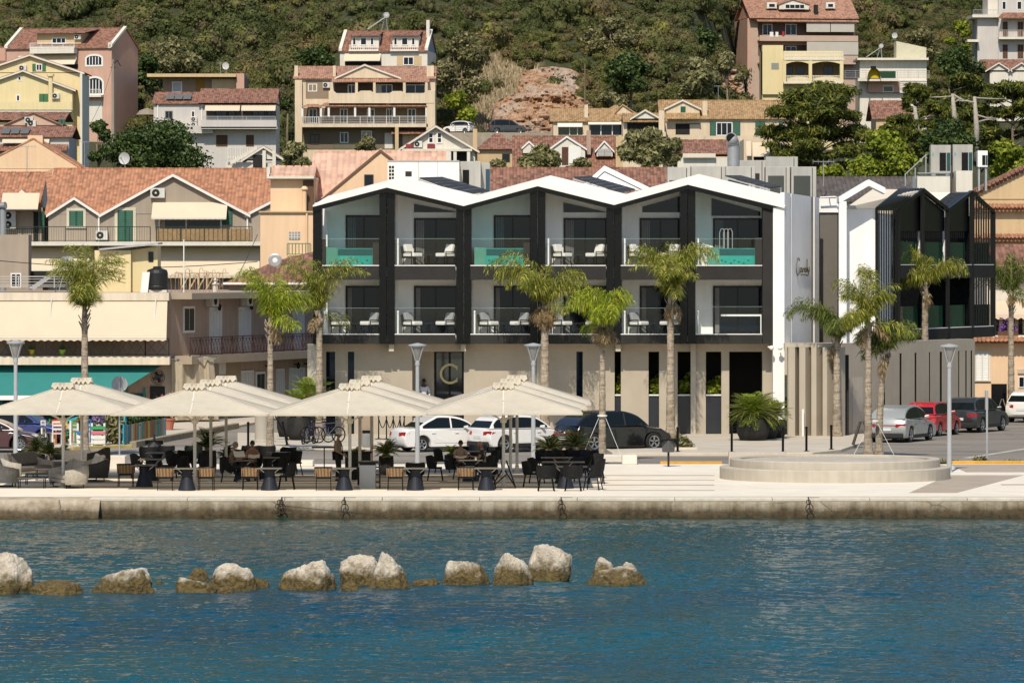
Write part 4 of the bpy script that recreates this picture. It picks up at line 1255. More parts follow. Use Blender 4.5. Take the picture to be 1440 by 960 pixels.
a_ = Vector((pl[0][0],pl[0][1],0));b_ = Vector((pl[1][0],pl[1][1],0));c_ = Vector((pl[2][0],pl[2][1],0))
m.box(a_.x,b_.x,-1.35,.3,zt-.35,zt+.02)
m.build('cornice',CREAM,c1.r)
nb = Vector((-(c_-b_).y,(c_-b_).x,0)).normalized()
m = MB();m.hexa([b_-nb*1.1+Vector((0,0,zt-.3)),c_-nb*1.1+Vector((0,0,zt-.3)),c_+nb*.3+Vector((0,0,zt-.3)),b_+nb*.3+Vector((0,0,zt-.3)),b_-nb*1.1+Vector((0,0,zt+.0)),c_-nb*1.1+Vector((0,0,zt)),c_+nb*.3+Vector((0,0,zt)),b_+nb*.3+Vector((0,0,zt))])
m.build('side_cornice',M('cornice_grey',S('#b5a48c',.8),.9,.1,1),c1.r)
boxpart(c1,'balcony_slab',-70,241,500,512,-1.3,.05,CREAM)
railing(c1,-70,207,475,499.8,-1.22,IRON,'x')
railing(c1,207,240,475,499.8,-1.22,IRON,'x')
for (a,b) in ((10,48),(88,108),(118,168)): boxpart(c1,'balcony_door',a,b,462,499.8,-.04,.02,M('door_beige',S('#a5917a',.8),.8,.1))
aw = awning(c1,-60,238,417.5,472.5,-1.2,-2.0,AWN,.22,'balcony_awning',True)
m = MB()
for px in (73,219): u = c1.u(px);m.bar((u,-1.9,c1.z(475)),(u+.12,-1.3,c1.z(415)),.05)
m.build('awning_bar',STEEL,c1.r)
a,b = c1.u(-60),c1.u(228);b2 = c1.u(166);zt1,zl1 = c1.z(514),c1.z(553.5)
m = MB();m.hexa([(a,-2.9,zl1),(b2,-2.9,zl1),(b,-.35,zt1),(a,-.35,zt1),(a,-2.9,zl1+.02),(b2,-2.9,zl1+.02),(b,-.35,zt1+.02),(a,-.35,zt1+.02)])
m.build('teal_awning',TEAL,c1.r)
MB().box(a,b2-.4,-2.93,-2.905,zl1-.22,zl1-.005).build('awning_valance',FRAME,c1.r)
boxpart(c1,'shop_front',-60,205,553,612,-.06,.03,TEALD)
m = MB()
for px in (2,40,86,130,178,203): u = c1.u(px);m.box(u-.06,u+.06,-.1,-.062,-.1,c1.z(545))
m.build('shop_post',TEAL,c1.r)
boxpart(c1,'menu_board',211,232,543,561,-.1,.03,BLACK)
boxpart(c1,'side_pier',228,241,513,612,-.08,.04,GREYB)
t = thing('wall_fan','large black caged fan on the pier beside the teal awning','fan',(X(222,240.2),240.2,Z(530,240.2)))
n = 24
m = MB()
for r_ in (.34,.26,.16): m.tube([(r_*math.cos(2*PI*k/n),-.12+.05*(r_ < .3),r_*math.sin(2*PI*k/n)) for k in range(n+1)],.015,5)
for k in range(16): m.bar((0,-.15,0),(.34*math.cos(2*PI*k/16),-.11,.34*math.sin(2*PI*k/16)),.012)
m.build('cage',BLACK,t)
m = MB()
for k in range(4):
 t_ = PI/2*k+.4;m.bar((0,-.03,0),(.28*math.cos(t_),-.02,.28*math.sin(t_)),.16,.015,(0,1,0.01))
m.build('blade',DGREY,t);MB().ball((0,.06,0),(.12,.14,.12)).build('motor',DGREY,t)
c2 = Wall(240,241.0,math.atan2(19,X(440,260)-X(240,241)));c2.r = c1.r;c2.zb = 0
before = set(c1.r.children)
z0,z1 = c1.z(512),c1.z(500.5)
m = MB();L2 = c2.u(440)
m.box(0,L2,-1.1,.05,z0,z1);m.build('side_balcony_slab',M('slab_grey',S('#b3a18a',.8),.9,.1,1),c1.r)
m = MB();rail_mb(m,0,L2,z1,z1+.9,-1.0,'x');m.build('side_balcony_railing',M('rust_red_iron',(.075,.03,.028),.5,.2),c1.r)
def side_el(px0,px1,zl,zh,kind):
 a,b = c2.u(px0),c2.u(px1)
 m = MB();m.box(a,b,-.05,.02,zl,zh)
 f = m.build('side_door' if kind == 'd' else 'side_window',FRAME,c1.r)
 m = MB()
 if kind == 'd':
  for k in range(4): m.box(a+(b-a)*(k+.12)/4,a+(b-a)*(k+.88)/4,-.075,-.052,zl+.1,zh-.12)
  m.build('slats',M('door_white',(.6,.59,.57),.5),f)
 else:
  for k in range(2): m.box(a+.1+(b-a-.2)*(k+.06)/2,a+.1+(b-a-.2)*(k+.94)/2,-.065,-.052,zl+.12,zh-.12)
  m.build('pane',GLASSD,f)
side_el(257,273,4.3,5.6,'w');
for a,b in ((294,311),(335.5,352),(411,427)): side_el(a,b,z1+.02,z1+2.3,'d')
for a,b in ((338,356),(388,399),(406,428)): side_el(a,b,.05,2.3,'d')
for a,b in ((359,372),): side_el(a,b,1.1,2.2,'w')
for px in (291,340):
 u = c2.u(px)
 o = MB().box(u-.3,u+.55,-.42,-.02,5.55,6.15).build('air_conditioner',ACMAT,c1.r,bevel=.02)
 n = 18;MB().ext([(u+.1+.22*math.cos(2*PI*k/n),-.428,5.85+.22*math.sin(2*PI*k/n)) for k in range(n)],(0,.006,0)).build('fan_grille',DGREY,o)
u = c2.u(298);o = MB().box(u,u+.9,-.4,-.02,2.2,2.85).build('air_conditioner',ACMAT,c1.r,bevel=.02)
m = MB()
for px in (303,348,373,414,428):
 u = c2.u(px);z_ = 5.55 if px in (303,348) else 2.45
 m.box(u-.03,u+.03,-.2,0,z_,z_+.06);m.lathe([(.03,-.2),(.09,-.15),(.1,.05),(.02,.14)],8,(u,-.22,z_))
m.build('wall_lantern',BLACK,c1.r)
m = MB();m.box(c2.u(250),c2.u(338),-.03,.01,0,2.75);m.build('lower_wall',M('pale_side',S('#a9977c',.8),.9,.1,.7),c1.r)
for ch in set(c1.r.children)-before:
 ch.location = (b_.x,b_.y,0);ch.rotation_euler = (0,0,c2.a)
t = thing('tarpaulin','pale crumpled tarpaulin hanging from the side balcony to the ground','tarpaulin',(X(243,241.5),241.5,0))
m = MB();n = 26;vs_ = []
for i in range(n+1):
 for j in range(9):
  s_ = i/n;q_ = j/8
  w_ = 1.95*s_+.25*q_*(s_-.1);dp = .12*math.sin(s_*19+q_*2)+.07*math.sin(s_*43)+.25*s_
  vs_.append((w_,dp-.9+s_*1.2+.2*q_,3.05-2.95*q_-.12*math.sin(s_*6)*(1-q_)))
m.add(vs_,[(i*9+j,(i+1)*9+j,(i+1)*9+j+1,i*9+j+1) for i in range(n) for j in range(8)])
m.build('sheet',M('tarp_beige',S('#b7a78e',.85),.8,.1,2),t,smooth=True)
MB().bar((-.1,-.9,3.07),(2.05,.35,3.07),.06).build('hanging_bar',STEEL,t)
for px,colr,lab in ((45,(.55,.4,.01),'yellow flower pot on the front balcony of the corner building'),(88,(.3,.5,.04),'lime green flower pot on the front balcony of the corner building')):
 t = thing('flower_pot',lab,'flower pot',(X(px,239.9),239.9,c1.z(500)+.01))
 MB().lathe([(.1,0),(.15,.26),(.17,.26),(.17,.3),(.13,.3)],12).build('pot',M('pot_%d' % px,colr,.5),t)
 m = MB();rr = random.Random(px)
 for k in range(26):
  d_ = Vector((rr.uniform(-1,1),rr.uniform(-1,1),rr.uniform(.2,1.2))).normalized()*.28
  p_ = Vector((0,0,.3));m.poly([p_,p_+d_*.6+Vector((.03,0,0)),p_+d_,p_+d_*.6-Vector((.03,0,0))])
 m.build('plant',M('pot_leaf',(.05,.1,.02),.6),t,flip=False)
ZR = zt+.01
t = thing('roof_hut','pale yellow rooftop hut with a thin sloping metal roof','hut',(X(133,246),246,ZR))
wq = lambda px: (px-133)*246/K
hh = lambda py: Z(py,246)-ZR
m = MB();m.box(0,wq(184),0,2.6,0,hh(352));m.hexa([(wq(184),.35,0),(wq(221),.35,0),(wq(221),2.6,0),(wq(184),2.6,0),(wq(184),.35,hh(352)),(wq(221),.35,hh(346)),(wq(221),2.6,hh(346)),(wq(184),2.6,hh(352))])
m.build('wall',YELL,t)
m = MB();m.hexa([(wq(140),-.3,hh(352)),(wq(223),-.3,hh(344)),(wq(223),2.8,hh(343)),(wq(133),2.8,hh(351.5)),(wq(140),-.3,hh(350)),(wq(223),-.3,hh(341.5)),(wq(223),2.8,hh(340.5)),(wq(133),2.8,hh(349))])
m.build('roof',M('sheet_metal',(.45,.44,.43),.5,.2,3,metal=.3),t)
MB().box(wq(208),wq(215),.31,.345,hh(368),hh(354)).build('window',GLASSD,t)
m = MB()
for k in range(7): m.bar((wq(152),-.02,hh(358+k*5.5)),(wq(176),-.02,hh(364+k*5.5)),.03)
m.build('slat',M('hut_slat',S('#d9c894',.8),.8),t)
t = thing('water_tank','black plastic water tank on the roof terrace with a white board','water tank',(X(221,245),245,ZR))
MB().lathe([(.5,.12),(.53,.2),(.53,.3),(.51,.34),(.53,.38),(.53,.95),(.48,1.1),(.2,1.2),(.2,1.27),(.0,1.29)],24).build('tank',M('black_plastic',(.012,.012,.013),.5,.2,3),t,smooth=False)
MB().box(-.5,-.2,-.4,.4,0,.13).box(-.2,.5,-.4,.4,0,.12).build('stand',ACMAT,t)
MB().hexa([(-.78,-.6,0),(-.42,-.6,0),(-.42,-.57,0),(-.78,-.57,0),(-.68,-.55,1.0),(-.32,-.55,1.0),(-.32,-.52,1.0),(-.68,-.52,1.0)]).build('leaning_board',FRAME,t)
def solar_heater(loc,label,flip=1,s=1.0,rz=0):
 t = thing('solar_water_heater',label,'solar heater',loc,rz,'solar water heaters on roofs')
 m = MB();m.tube([(-.1*s,-.6*s,1.5*s),(-.1*s,.6*s,1.5*s)],.28*s,16);m.build('tank',M('tank_silver',(.5,.5,.5),.35,.1,3,metal=.5),t)
 n = 14;MB().ext([(-.1*s+.12*s*math.cos(2*PI*k/n),-.607*s,1.5*s+.12*s*math.sin(2*PI*k/n)) for k in range(n)],(0,.006,0)).build('tank_cap',ACMAT,t)
 m = MB();m.hexa([(-1.9*s*flip,-.7*s,.1*s),(-.2*s*flip,-.7*s,1.25*s),(-.2*s*flip,.7*s,1.25*s),(-1.9*s*flip,.7*s,.1*s),(-1.93*s*flip,-.7*s,.18*s),(-.23*s*flip,-.7*s,1.33*s),(-.23*s*flip,.7*s,1.33*s),(-1.93*s*flip,.7*s,.18*s)])
 m.build('collector',M('collector_frame',(.4,.39,.37),.4,.1),t)
 m = MB()
 for y_ in (-.5,.5): m.bar((.0,y_*s,0),(-.1*s,y_*s,1.3*s),.05*s);m.bar((-.6*s*flip,y_*s,0),(-.3*s*flip,y_*s,1.1*s),.04*s)
 m.build('stand',STEEL,t)
 return t
solar_heater((X(97,247),247,ZR),'solar water heater with grey tank on the corner building roof',1,1.0,R(14))
t = thing('rebar_starters','bent rusty reinforcement bars sticking out of the roof terrace','reinforcement bars',(X(238,247),247,ZR),0)
m = MB();rr = random.Random(4)
for k in range(16):
 x_ = .1+k*.17+rr.uniform(-.03,.03);h_ = rr.uniform(.75,1.15);y_ = rr.uniform(0,.8)
 m.tube([(x_,y_,0),(x_+rr.uniform(-.05,.05),y_,h_),(x_+.06,y_,h_+.1),(x_+.14,y_,h_+.08),(x_+.16,y_,h_-.08)],.014,5)
m.build('bars',M('rebar_rust',(.35,.2,.13),.8,.2,3),t)
m = MB()
for k in range(4): m.box(.5+k*.42,.58+k*.42,.9,.98,0,.95);m.bar((.5+k*.42,.9,.1),(.9+k*.42,.9,.8),.06)
m.box(.2,2.9,.88,.98,.9,.98)
m.build('timber_balustrade',M('pale_timber',S('#d9c39c',.8),.8),t)
t = thing('chimney_pot','small white chimney pot with a domed cap on the roof terrace edge','chimney pot',(X(303,248),248,ZR))
MB().lathe([(.14,0),(.14,.35),(.2,.38),(.2,.42),(.1,.45),(.1,.55),(.16,.6),(.02,.7)],12).build('pot',OFFW,t)
t = thing('terrace_post','thin white pole standing on the roof terrace edge','pole',(X(258.5,244),244,ZR))
m = MB();m.tube([(0,0,0),(0,0,Z(337,244)-ZR)],.03,6);m.bar((-.08,0,1.3),(.08,0,1.3),.03);m.build('pole',FRAME,t)
w = Wall(14,250);w.root('terrace_room','small rooftop room with an aluminium door and dark opening behind a wire rail','hut',ZR)
boxpart(w,'wall',-20,40,330,404.6,0,1.6,GREYB)
window(w,15,30,384,404.4,0,FRAME,GLASSD,.06,1,0,'glass_door')
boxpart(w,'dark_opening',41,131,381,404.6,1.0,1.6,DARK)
railing(w,-20,130,388,404.5,-1.4,M('galv',(.4,.4,.38),.5),'lines','wire_railing')
w = house('gabled_house','grey beige house with terracotta roof, wide gables and dark green shutters',68,378,330,300,420,11,GREYB,cat='house')
roof_s(w,64,385,301,237.5,12,TERRA,v0=.15,ov=.1,rat=.55)
m = MB();a = w.u(50)
e0 = (w.u(68),.05,w.z(301));r0 = (w.u(64)-.15,6.75,w.z(237.5)+.1)
m.add([e0,r0,(w.u(51),12,w.z(300)),(w.u(51),6.7,w.z(239))],[(0,1,3),(0,3,2)]);m.build('hip_end',TERRAy,w.r)
roof_f(w,70,104.5,138,301,279,6,TERRAy,GREYB,v0=-.02,ov=.22,fascia=FRAME)
roof_f(w,146,243.5,346,300.5,246.5,9,TERRAy,GREYB,v0=-.03,ov=.3,fascia=FRAME)
roof_f(w,349,452,560,301,248,9,TERRAy,GREYB,v0=-.03,ov=.2,fascia=FRAME)
shutter(w,97.5,117,296.5,318,GREEN,-.03,M('surround',S('#d8cdb2',.85),.8),.18)
shutter(w,165.5,187,296,340,GREEN,-.04,M('surround',S('#d8cdb2',.85),.8),.2)
shutter(w,312,327,294,316,GREEN,-.04)
boxpart(w,'dark_window',232,308,307,320,-.05,.02,GLASSD)
awning(w,215,320,285,307,-.05,-1.5,AWN,.12,'window_awning')
ac_unit(w,222,271.5,-.03,wd=.95,h=.65);ac_unit(w,143.5,331,-.05,wd=.85,h=.6)
boxpart(w,'balcony_slab',2,378,340,345.5,-1.6,.05,OFFW)
railing(w,5,214,318.5,340,-1.5,M('dark_green_iron',(.015,.035,.028),.5),'bars',gap=.16,t=.015)
railing(w,222,356,318.5,340,-1.5,M('dark_green_iron',(.015,.035,.028),.5),'bars',gap=.3)
boxpart(w,'reed_screen',223,354,322,339.5,-1.42,-1.4,REED)
awning(w,30,133,346.5,380,-.1,-1.5,AWN,.3,'lower_awning')
awning(w,222,366,346.5,386,-.1,-1.2,AWN,.3,'lower_awning')
shutter(w,15,28,361,384,GREEN,-.02,FRAME,.1)
for px in (139,224,262,311,348): u = w.u(px);MB().box(u-.05,u+.05,-.14,-.06,w.z(404),w.z(300)).build('downpipe',FRAME,w.r)
w = house('side_house','narrow house at far left with red roof, slanted cream awning and dark balcony',-30,60,336,292,420,8,GREYB)
roof_s(w,-40,52,291,243,11,TERRA,v0=.1,ov=.3,rat=.55,endmat=OFFW)
roof_f(w,19,29,40,279,268.5,4,TERRAy,OFFW,v0=.8,ov=.1,fascia=FRAME)
awning(w,4,56,272,294,-.1,-1.4,AWN,0,'side_awning')
railing(w,6,62,321,342,-1.2,BLACK,'bars');boxpart(w,'balcony_slab',0,64,341,345,-1.3,.05,OFFW)
ac_unit(w,14,303,-.05);ac_unit(w,14,316,-.05);shutter(w,55,63,297,320,GREEN,-.03);boxpart(w,'door',47,54,298,341,-.03,.02,DARK)
t = thing('flue_pipe','grey metal flue with a dark mouth at the left edge','flue',(X(4,325),325,2));MB().tube([(0,0,0),(0,0,Z(288,325)-2)],.22,12).tube([(-.3,0,Z(290,325)-2),(.2,-.2,Z(289,325)-2)],.24,12).build('flue',STEEL,t)
satellite_dish((X(166,333),339,Z(236,333)-.2),'grey satellite dish on the ridge of the terracotta roof',.42)
antenna((X(38,341),341,Z(241,341)-.2),'thin television antenna before the orange gable at left',1.9)
w = house('peach_house','peach house with pale pinkish tiled roof and a big front gable behind hotel',438,632,303,291,420,12,PEACH)
roof_s(w,436,628,291,213,14,PINKT,v0=0.1,ov=.15,rat=.5)
MB().hexa([(w.u(436)-.1,0,w.z(420)),(w.u(436)+.1,0,w.z(420)),(w.u(436)+.1,12,w.z(420)),(w.u(436)-.1,12,w.z(420)),(w.u(436)-.1,.1,w.z(290)),(w.u(436)+.1,.1,w.z(290)),(w.u(436)+.1,7,w.z(213)),(w.u(436)-.1,7,w.z(213))]).build('gable_end',OFFW,w.r)
roof_f(w,443,536,632,290,212.5,8,PINKTy,PEACH,v0=-1.2,ov=.05,fascia=M('brown_trim',S('#7a5a44',.8),.8))
window(w,513,526,246,262,-1.22,M('dark_frame',(.03,.025,.02),.6),GLASSD,.06,0)
boxpart(w,'parapet_end',626,633,211,250,4,7,OFFW)
w = house('peach_annex','peach annex with a small tiled parapet, flue and glass block window',366,440,298,297,430,8,PEACH)
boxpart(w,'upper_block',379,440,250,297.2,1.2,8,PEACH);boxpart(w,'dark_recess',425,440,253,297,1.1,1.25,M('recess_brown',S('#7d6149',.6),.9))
roof_s(w,379,441,247.5,236,8,PINKT,v0=.9,ov=.1,rat=.3)
boxpart(w,'roof_edge',374,441,247.6,251,.7,8,OFFW);boxpart(w,'verge',374,378.8,234.5,250,.8,4,OFFW)
boxpart(w,'ledge',364,440,296.8,299,-.15,8,M('ledge_sand',S('#d9b48a',.8),.8))
o = boxpart(w,'glass_block_window',406.5,422,326,337,-.03,.02,M('glass_block',(.25,.26,.25),.2))
m = MB()
for k in range(1,4): 
 u = w.u(406.5+15.5*k/4);m.box(u-.02,u+.02,-.045,-.031,w.z(337),w.z(326))
for k in range(1,3): z_ = w.z(326+11*k/3);m.box(w.u(406.5),w.u(422),-.046,-.031,z_-.02,z_+.02)
m.build('joint',OFFW,o)
MB().lathe([(.13,0),(.13,1.3),(.22,1.34),(.22,1.4),(.1,1.55)],12,(w.u(427.5),.6,w.z(298))).tube([(w.u(431.5),-.1,w.z(390)),(w.u(431.5),-.1,w.z(300))],.06,6).build('flue',PEACH,w.r)
railing(w,405,438,342,359,-1.0,M('light_green_iron',(.05,.17,.09),.5),'bars','green_fence',.18,.05)
boxpart(w,'terrace',405,440,359,420,-1.1,0,SAND)
w = house('tiled_annex','low annex with a shallow red tiled hip roof beside the hotel left end',322,442,264,398,440,9,LTAUPE)
m = MB();pk = (w.u(446),4.5,w.z(351));
A1,B1,C1,D1 = (w.u(312),-.5,w.z(399)),(w.u(446),-.5,w.z(396)),(w.u(446),9,w.z(397)),(w.u(330),9,w.z(396))
p2 = (w.u(384),4.5,w.z(366))
m.add([A1,B1,pk,p2,C1,D1,(A1[0],A1[1],A1[2]-.12),(B1[0],B1[1],B1[2]-.12)],[(0,1,2,3),(3,2,4,5),(0,3,5),(6,7,1,0)])
m.build('roof',RED,w.r)
boxpart(w,'gutter',314,446,397,400,-.7,-.51,FRAME)
t = thing('satellite_dish','x','satellite dish',(X(387,262),262,Z(366,262)));t['label'] = 'grey dish or fan drum at the left foot of the peach annex'
MB().lathe([(.05,-.15),(.32,-.12),(.36,0),(.36,.12),(.3,.14)],18).build('drum',STEEL,t)
MB().lathe([(.14,0),(.14,.02),(.04,.03)],12,(0,0,.145)).build('hub',FRAME,t)
for ch in t.children: ch.rotation_euler = (R(90),0,0)
t['label'] = 'round grey metal drum at the left foot of the peach annex';t['category'] = 'drum';t.name = 'metal_drum'
w = house('long_red_roof_house','long red tiled roof seen just behind the hotel zigzag roof',688,948,345,275,420,9,OFFW)
roof_s(w,686,948,276,237,10,RED,v0=.1,ov=.3,rat=.5)
w = house('dark_roof_house','house with dark grey tiled roof between hotel and right wing',1100,1300,262,285,420,8,LTAUPE)
roof_s(w,1098,1302,282,251,9,DTILE,v0=.1,ov=.3,rat=.5)
w = house('tan_house','tan house at right edge with stepped red tile trims behind right wing',1366,1560,285,268,470,10,SAND)
def verge(w,px0,y0,px1,y1,v0,v1,mat,name='verge_tiles',th=.3):
 a = (w.u(px0),v0,w.z(y0,px0));b = (w.u(px1),v0,w.z(y1,px1))
 m = MB();n = max(2,int(abs(b[0]-a[0])/.22))
 for k in range(n):
  p_ = Vector(a).lerp(Vector(b),k/n);q_ = Vector(a).lerp(Vector(b),(k+.95)/n)
  m.tube([(p_.x,v0-.18,p_.z),(p_.x,v0+.25,p_.z+.05)],.12,8)
  m.hexa([(p_.x,v0,p_.z-th),(q_.x,v0,q_.z-th),(q_.x,v1,q_.z-th),(p_.x,v1,p_.z-th),(p_.x,v0,p_.z),(q_.x,v0,q_.z),(q_.x,v1,q_.z),(p_.x,v1,p_.z)])
 return m.build(name,mat,w.r)
pts = [(w.u(1358),-.05,w.z(278)),(w.u(1560),-.05,w.z(278)),(w.u(1560),-.05,w.z(196)),(w.u(1450),-.05,w.z(237))]
MB().ext([(w.u(1350),-.05,w.z(280)),(w.u(1560),-.05,w.z(280)),(w.u(1560),-.05,w.z(232)),(w.u(1452),-.05,w.z(232))],(0,6,0)).build('gable_wall',SAND,w.r)
verge(w,1362,273,1446,232,-.2,6,RED)
verge(w,1330,332,1560,332,-.5,0,TERRA);boxpart(w,'string_course',1330,1560,333,337,-.45,.02,OFFW)
verge(w,1330,290,1560,290,-.4,0,TERRA)
w2 = house('red_roof_house','small house with red tiled lean-to roofs and a balcony at right edge',1386,1560,272,374,500,8,OFFW)
m = MB();m.hexa([(w2.u(1384),-1.2,w2.z(373)),(w2.u(1560),-1.2,w2.z(373)),(w2.u(1560),2,w2.z(345)),(w2.u(1384),2,w2.z(345)),(w2.u(1384),-1.2,w2.z(371)),(w2.u(1560),-1.2,w2.z(371)),(w2.u(1560),2,w2.z(343)),(w2.u(1384),2,w2.z(343))]);m.build('roof',RED,w2.r)
boxpart(w2,'balcony_slab',1390,1560,471,474,-1.2,.05,OFFW)
railing(w2,1398,1560,450,471,-1.1,BLACK,'x')
awning(w2,1396,1560,424,440,-.1,-1.3,AWN,.35,'striped_awning',True)
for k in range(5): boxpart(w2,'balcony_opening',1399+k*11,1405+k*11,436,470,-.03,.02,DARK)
m = MB();rr = random.Random(8)
for k in range(160):
 x_ = rr.uniform(w2.u(1399),w2.u(1428));z_ = w2.z(471)+.1+rr.random()**2*.9
 p_ = Vector((x_,-1.25+rr.uniform(-.15,.1),z_));s_ = .07
 a = Vector((rr.uniform(-1,1),rr.uniform(-1,1),rr.uniform(-1,1)))*s_;b = Vector((rr.uniform(-1,1),rr.uniform(-1,1),rr.uniform(-1,1)))*s_
 m.poly([p_+a,p_+b,p_-a,p_-b])
t = thing('potted_flowers','purple flowers spilling over the right edge balcony railing','flowers',(w2.Ax,w2.Ay,w2.zb))
m.build('blossoms',M('purple_petals',(.16,.06,.3),.7),t,flip=False)
MB().box(w2.u(1400),w2.u(1428),-1.4,-1.15,w2.z(471),w2.z(471)+.22).build('planter_box',WOODB,t)
w = house('peach_cottage','peach ground floor house with white shutter under scalloped red tiles, far right',1366,1560,264,480,582,7,PEACH)
verge(w,1370,477,1560,477,-.55,0,TERRA,th=.2);boxpart(w,'soffit',1370,1560,480,483,-.5,.02,SAND)
shutter(w,1372,1390,496,534,FRAME,-.02,OFFW,.1)
m = MB();m.box(w.u(1431),w.u(1440),-.1,0,w.z(525),w.z(519));m.build('meter_box',LTAUPE,w.r)
window(w,1432,1441,529,545,-.0,FRAME,GLASSD,.05,0)
t = thing('roof_platform','white rooftop platform with a glazed stair rail behind the right wing','platform',(X(1290,250),250,8))
qx = lambda px: (px-1290)*250/K;qz = lambda py: Z(py,250)-8
MB().box(qx(1290),qx(1336),0,3,0,qz(247)).box(qx(1345),qx(1368),0.2,3,0,qz(240)).build('base',OFFW,t)
m = MB();m.hexa([(qx(1272),0,qz(247)),(qx(1302),0,qz(219)),(qx(1302),.03,qz(219)),(qx(1272),.03,qz(247)),(qx(1272),0,qz(245)),(qx(1302),0,qz(217)),(qx(1302),.03,qz(217)),(qx(1272),.03,qz(245))])
m.bar((qx(1287),0,qz(251)),(qx(1287),0,qz(236)),.05);m.bar((qx(1302),0,qz(247)),(qx(1302),0,qz(217)),.05);m.bar((qx(1273),0,qz(262)),(qx(1273),0,qz(245)),.05)
m.bar((qx(1290),-.1,qz(243.5)),(qx(1336),-.1,qz(243.5)),.05)
m.build('handrail',STEEL,t)
MB().ext([(qx(1273),.05,qz(262)),(qx(1302),.05,qz(246)),(qx(1302),.05,qz(219)),(qx(1273),.05,qz(246))],(0,.02,0)).build('glass_panel',GLASSG,t)
for (a,b,y0,y1,lab,tg) in ((1309,1337,204,243,'left of the two tall grey rooftop units before the trees',1),(1340,1368,203.5,243,'right of the two tall grey rooftop units before the trees',1),(1375,1389,212,235,'small white rooftop unit beside the two tall grey ones',0)):
 D = 251.5;t = thing('cooling_unit',lab,'cooling unit',(X((a+b)/2,D),D,Z(y1,D)))
 wd = (b-a)*D/K;hh_ = (y1-y0)*D/K
 MB().box(-wd/2,wd/2,0,.8,0,hh_).build('casing',RPM if tg else WHITE,t,bevel=.015)
 MB().box(-wd*.06,wd*.26,-.02,0,.1,hh_*.72).build('grille',BLACK,t)
 MB().box(wd*.3,wd*.47,-.02,0,.1,hh_*.72).build('side_grille',M('teal_grille',(.01,.06,.065),.5),t)
 if tg: MB().box(-wd*.42,-wd*.36,-.02,0,hh_*.62,hh_*.72).build('badge',M('blue_badge',(.05,.35,.4),.5),t)
 MB().box(-wd*.45,-wd*.25,.1,.7,-1.2,0).box(wd*.25,wd*.45,.1,.7,-1.2,0).build('feet',STEEL,t)
antenna((X(1158,262),262,Z(262,262)),'flat television antenna between hotel plant and pine',1.3,1.1,5)
w = house('white_gable_house','white gabled house with twin attic windows and red flowers on its balcony',563,668,470,210,250,9,OFFW)
roof_f(w,563,613,667,210,178,9,ROSETy,OFFW,v0=-.05,ov=.5,fascia=OFFW)
window(w,602,610,186,202,-.07,FRAME,GLASSD,.12,0,1);window(w,614,622,186,202,-.07,FRAME,GLASSD,.12,0,1)
ac_unit(w,588,203,-.07,wd=.8,h=.6)
boxpart(w,'attic_ledge',566,664,209.6,213,-.9,.1,OFFW)
for a,b,nm in ((571,581,'one'),(601,612,'two')): boxpart(w,'flower_box',a,b,203,209.5,-.85,-.5,M('red_blossom',(.3,.05,.05),.8,.5,8))
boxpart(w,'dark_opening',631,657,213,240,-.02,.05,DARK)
for px in (628,640,659): u = w.u(px);MB().box(u-.15,u+.15,-.85,-.5,w.z(240),w.z(213)).build('porch_post',OFFW,w.r)
boxpart(w,'chimney',665,671,181,225,1,1.6,SAND)
w = house('hip_roof_house','small yellow house with red hipped roof below the parked hill cars',672,735,480,209,250,8,SAND)
m = MB();e = [(w.u(668),-.4,w.z(210)),(w.u(738),-.4,w.z(210)),(w.u(738),8,w.z(210)),(w.u(668),8,w.z(210))];pk = [(w.u(695),4,w.z(186.5)),(w.u(703),4,w.z(186.5))]
m.add(e+pk,[(0,1,5,4),(1,2,5),(2,3,4,5),(3,0,4),(0,3,2,1)]);m.build('roof',RED,w.r)
window(w,706,717,216,228,0,M('dark_frame',(.03,.025,.02),.6),GLASSD,.08,0)
w = house('dormer_house','white house under a long red roof with three dormers',724,872,465,235,260,9,OFFW)
roof_s(w,722,870,238,191.5,12,RED,v0=-.3,ov=.2,rat=.5)
roof_f(w,774,797,823,209,192.5,5,REDy,OFFW,v0=-.35,ov=.15,yb=238,fascia=FRAME)
boxpart(w,'balcony_door',790,799,207,232,-.4,-.3,WOODB);boxpart(w,'screen_panel',800,817,206,230,-.42,-.34,FRAME)
roof_f(w,839,850,862,211,198.5,5,REDy,OFFW,v0=.9,ov=.15,yb=220,fascia=FRAME)
shutter(w,840.5,860,209,219,M('grey_shutter',(.35,.34,.33),.6),.86)
roof_f(w,735,744,753,207,199,5,REDy,OFFW,v0=1.2,ov=.1,yb=215,fascia=FRAME)
boxpart(w,'chimney',825,831,183,217,1.2,1.9,ROSY)
boxpart(w,'party_wall',866,876,192,236,-.3,6,SAND)
w = house('long_tile_house','low house with long red tile roof behind the willow tree',945,1040,455,222,260,8,OFFW)
roof_s(w,935,1036,216,197.5,9,RED,v0=0.1,ov=.3);boxpart(w,'fascia_band',960,1006,216,221,-.5,-.3,OFFW)
MB().hexa([(w.u(1040)-.1,-.2,w.z(225)),(w.u(1045),-.2,w.z(225)),(w.u(1045),5,w.z(225)),(w.u(1040)-.1,5,w.z(225)),(w.u(1044)-.1,.5,w.z(200)),(w.u(1050),.5,w.z(196)),(w.u(1050),5,w.z(196)),(w.u(1044)-.1,5,w.z(200))]).build('side_parapet',OFFW,w.r)
w = house('awning_house','plain house with two cream roller awnings left of the big pine',1046,1110,430,196,260,8,BEIGE)
awning(w,1049,1056,199,219,-.1,-.8,AWN,0,'small_awning');awning(w,1058,1094,201,220,-.1,-1.0,AWN,0,'wide_awning')
boxpart(w,'opening',1060,1092,221,226,-.03,.03,DARK)
w = house('beige_row_house','low beige house with tan tiled roof, white awnings and green glazing',778,868,560,171,225,9,BEIGE)
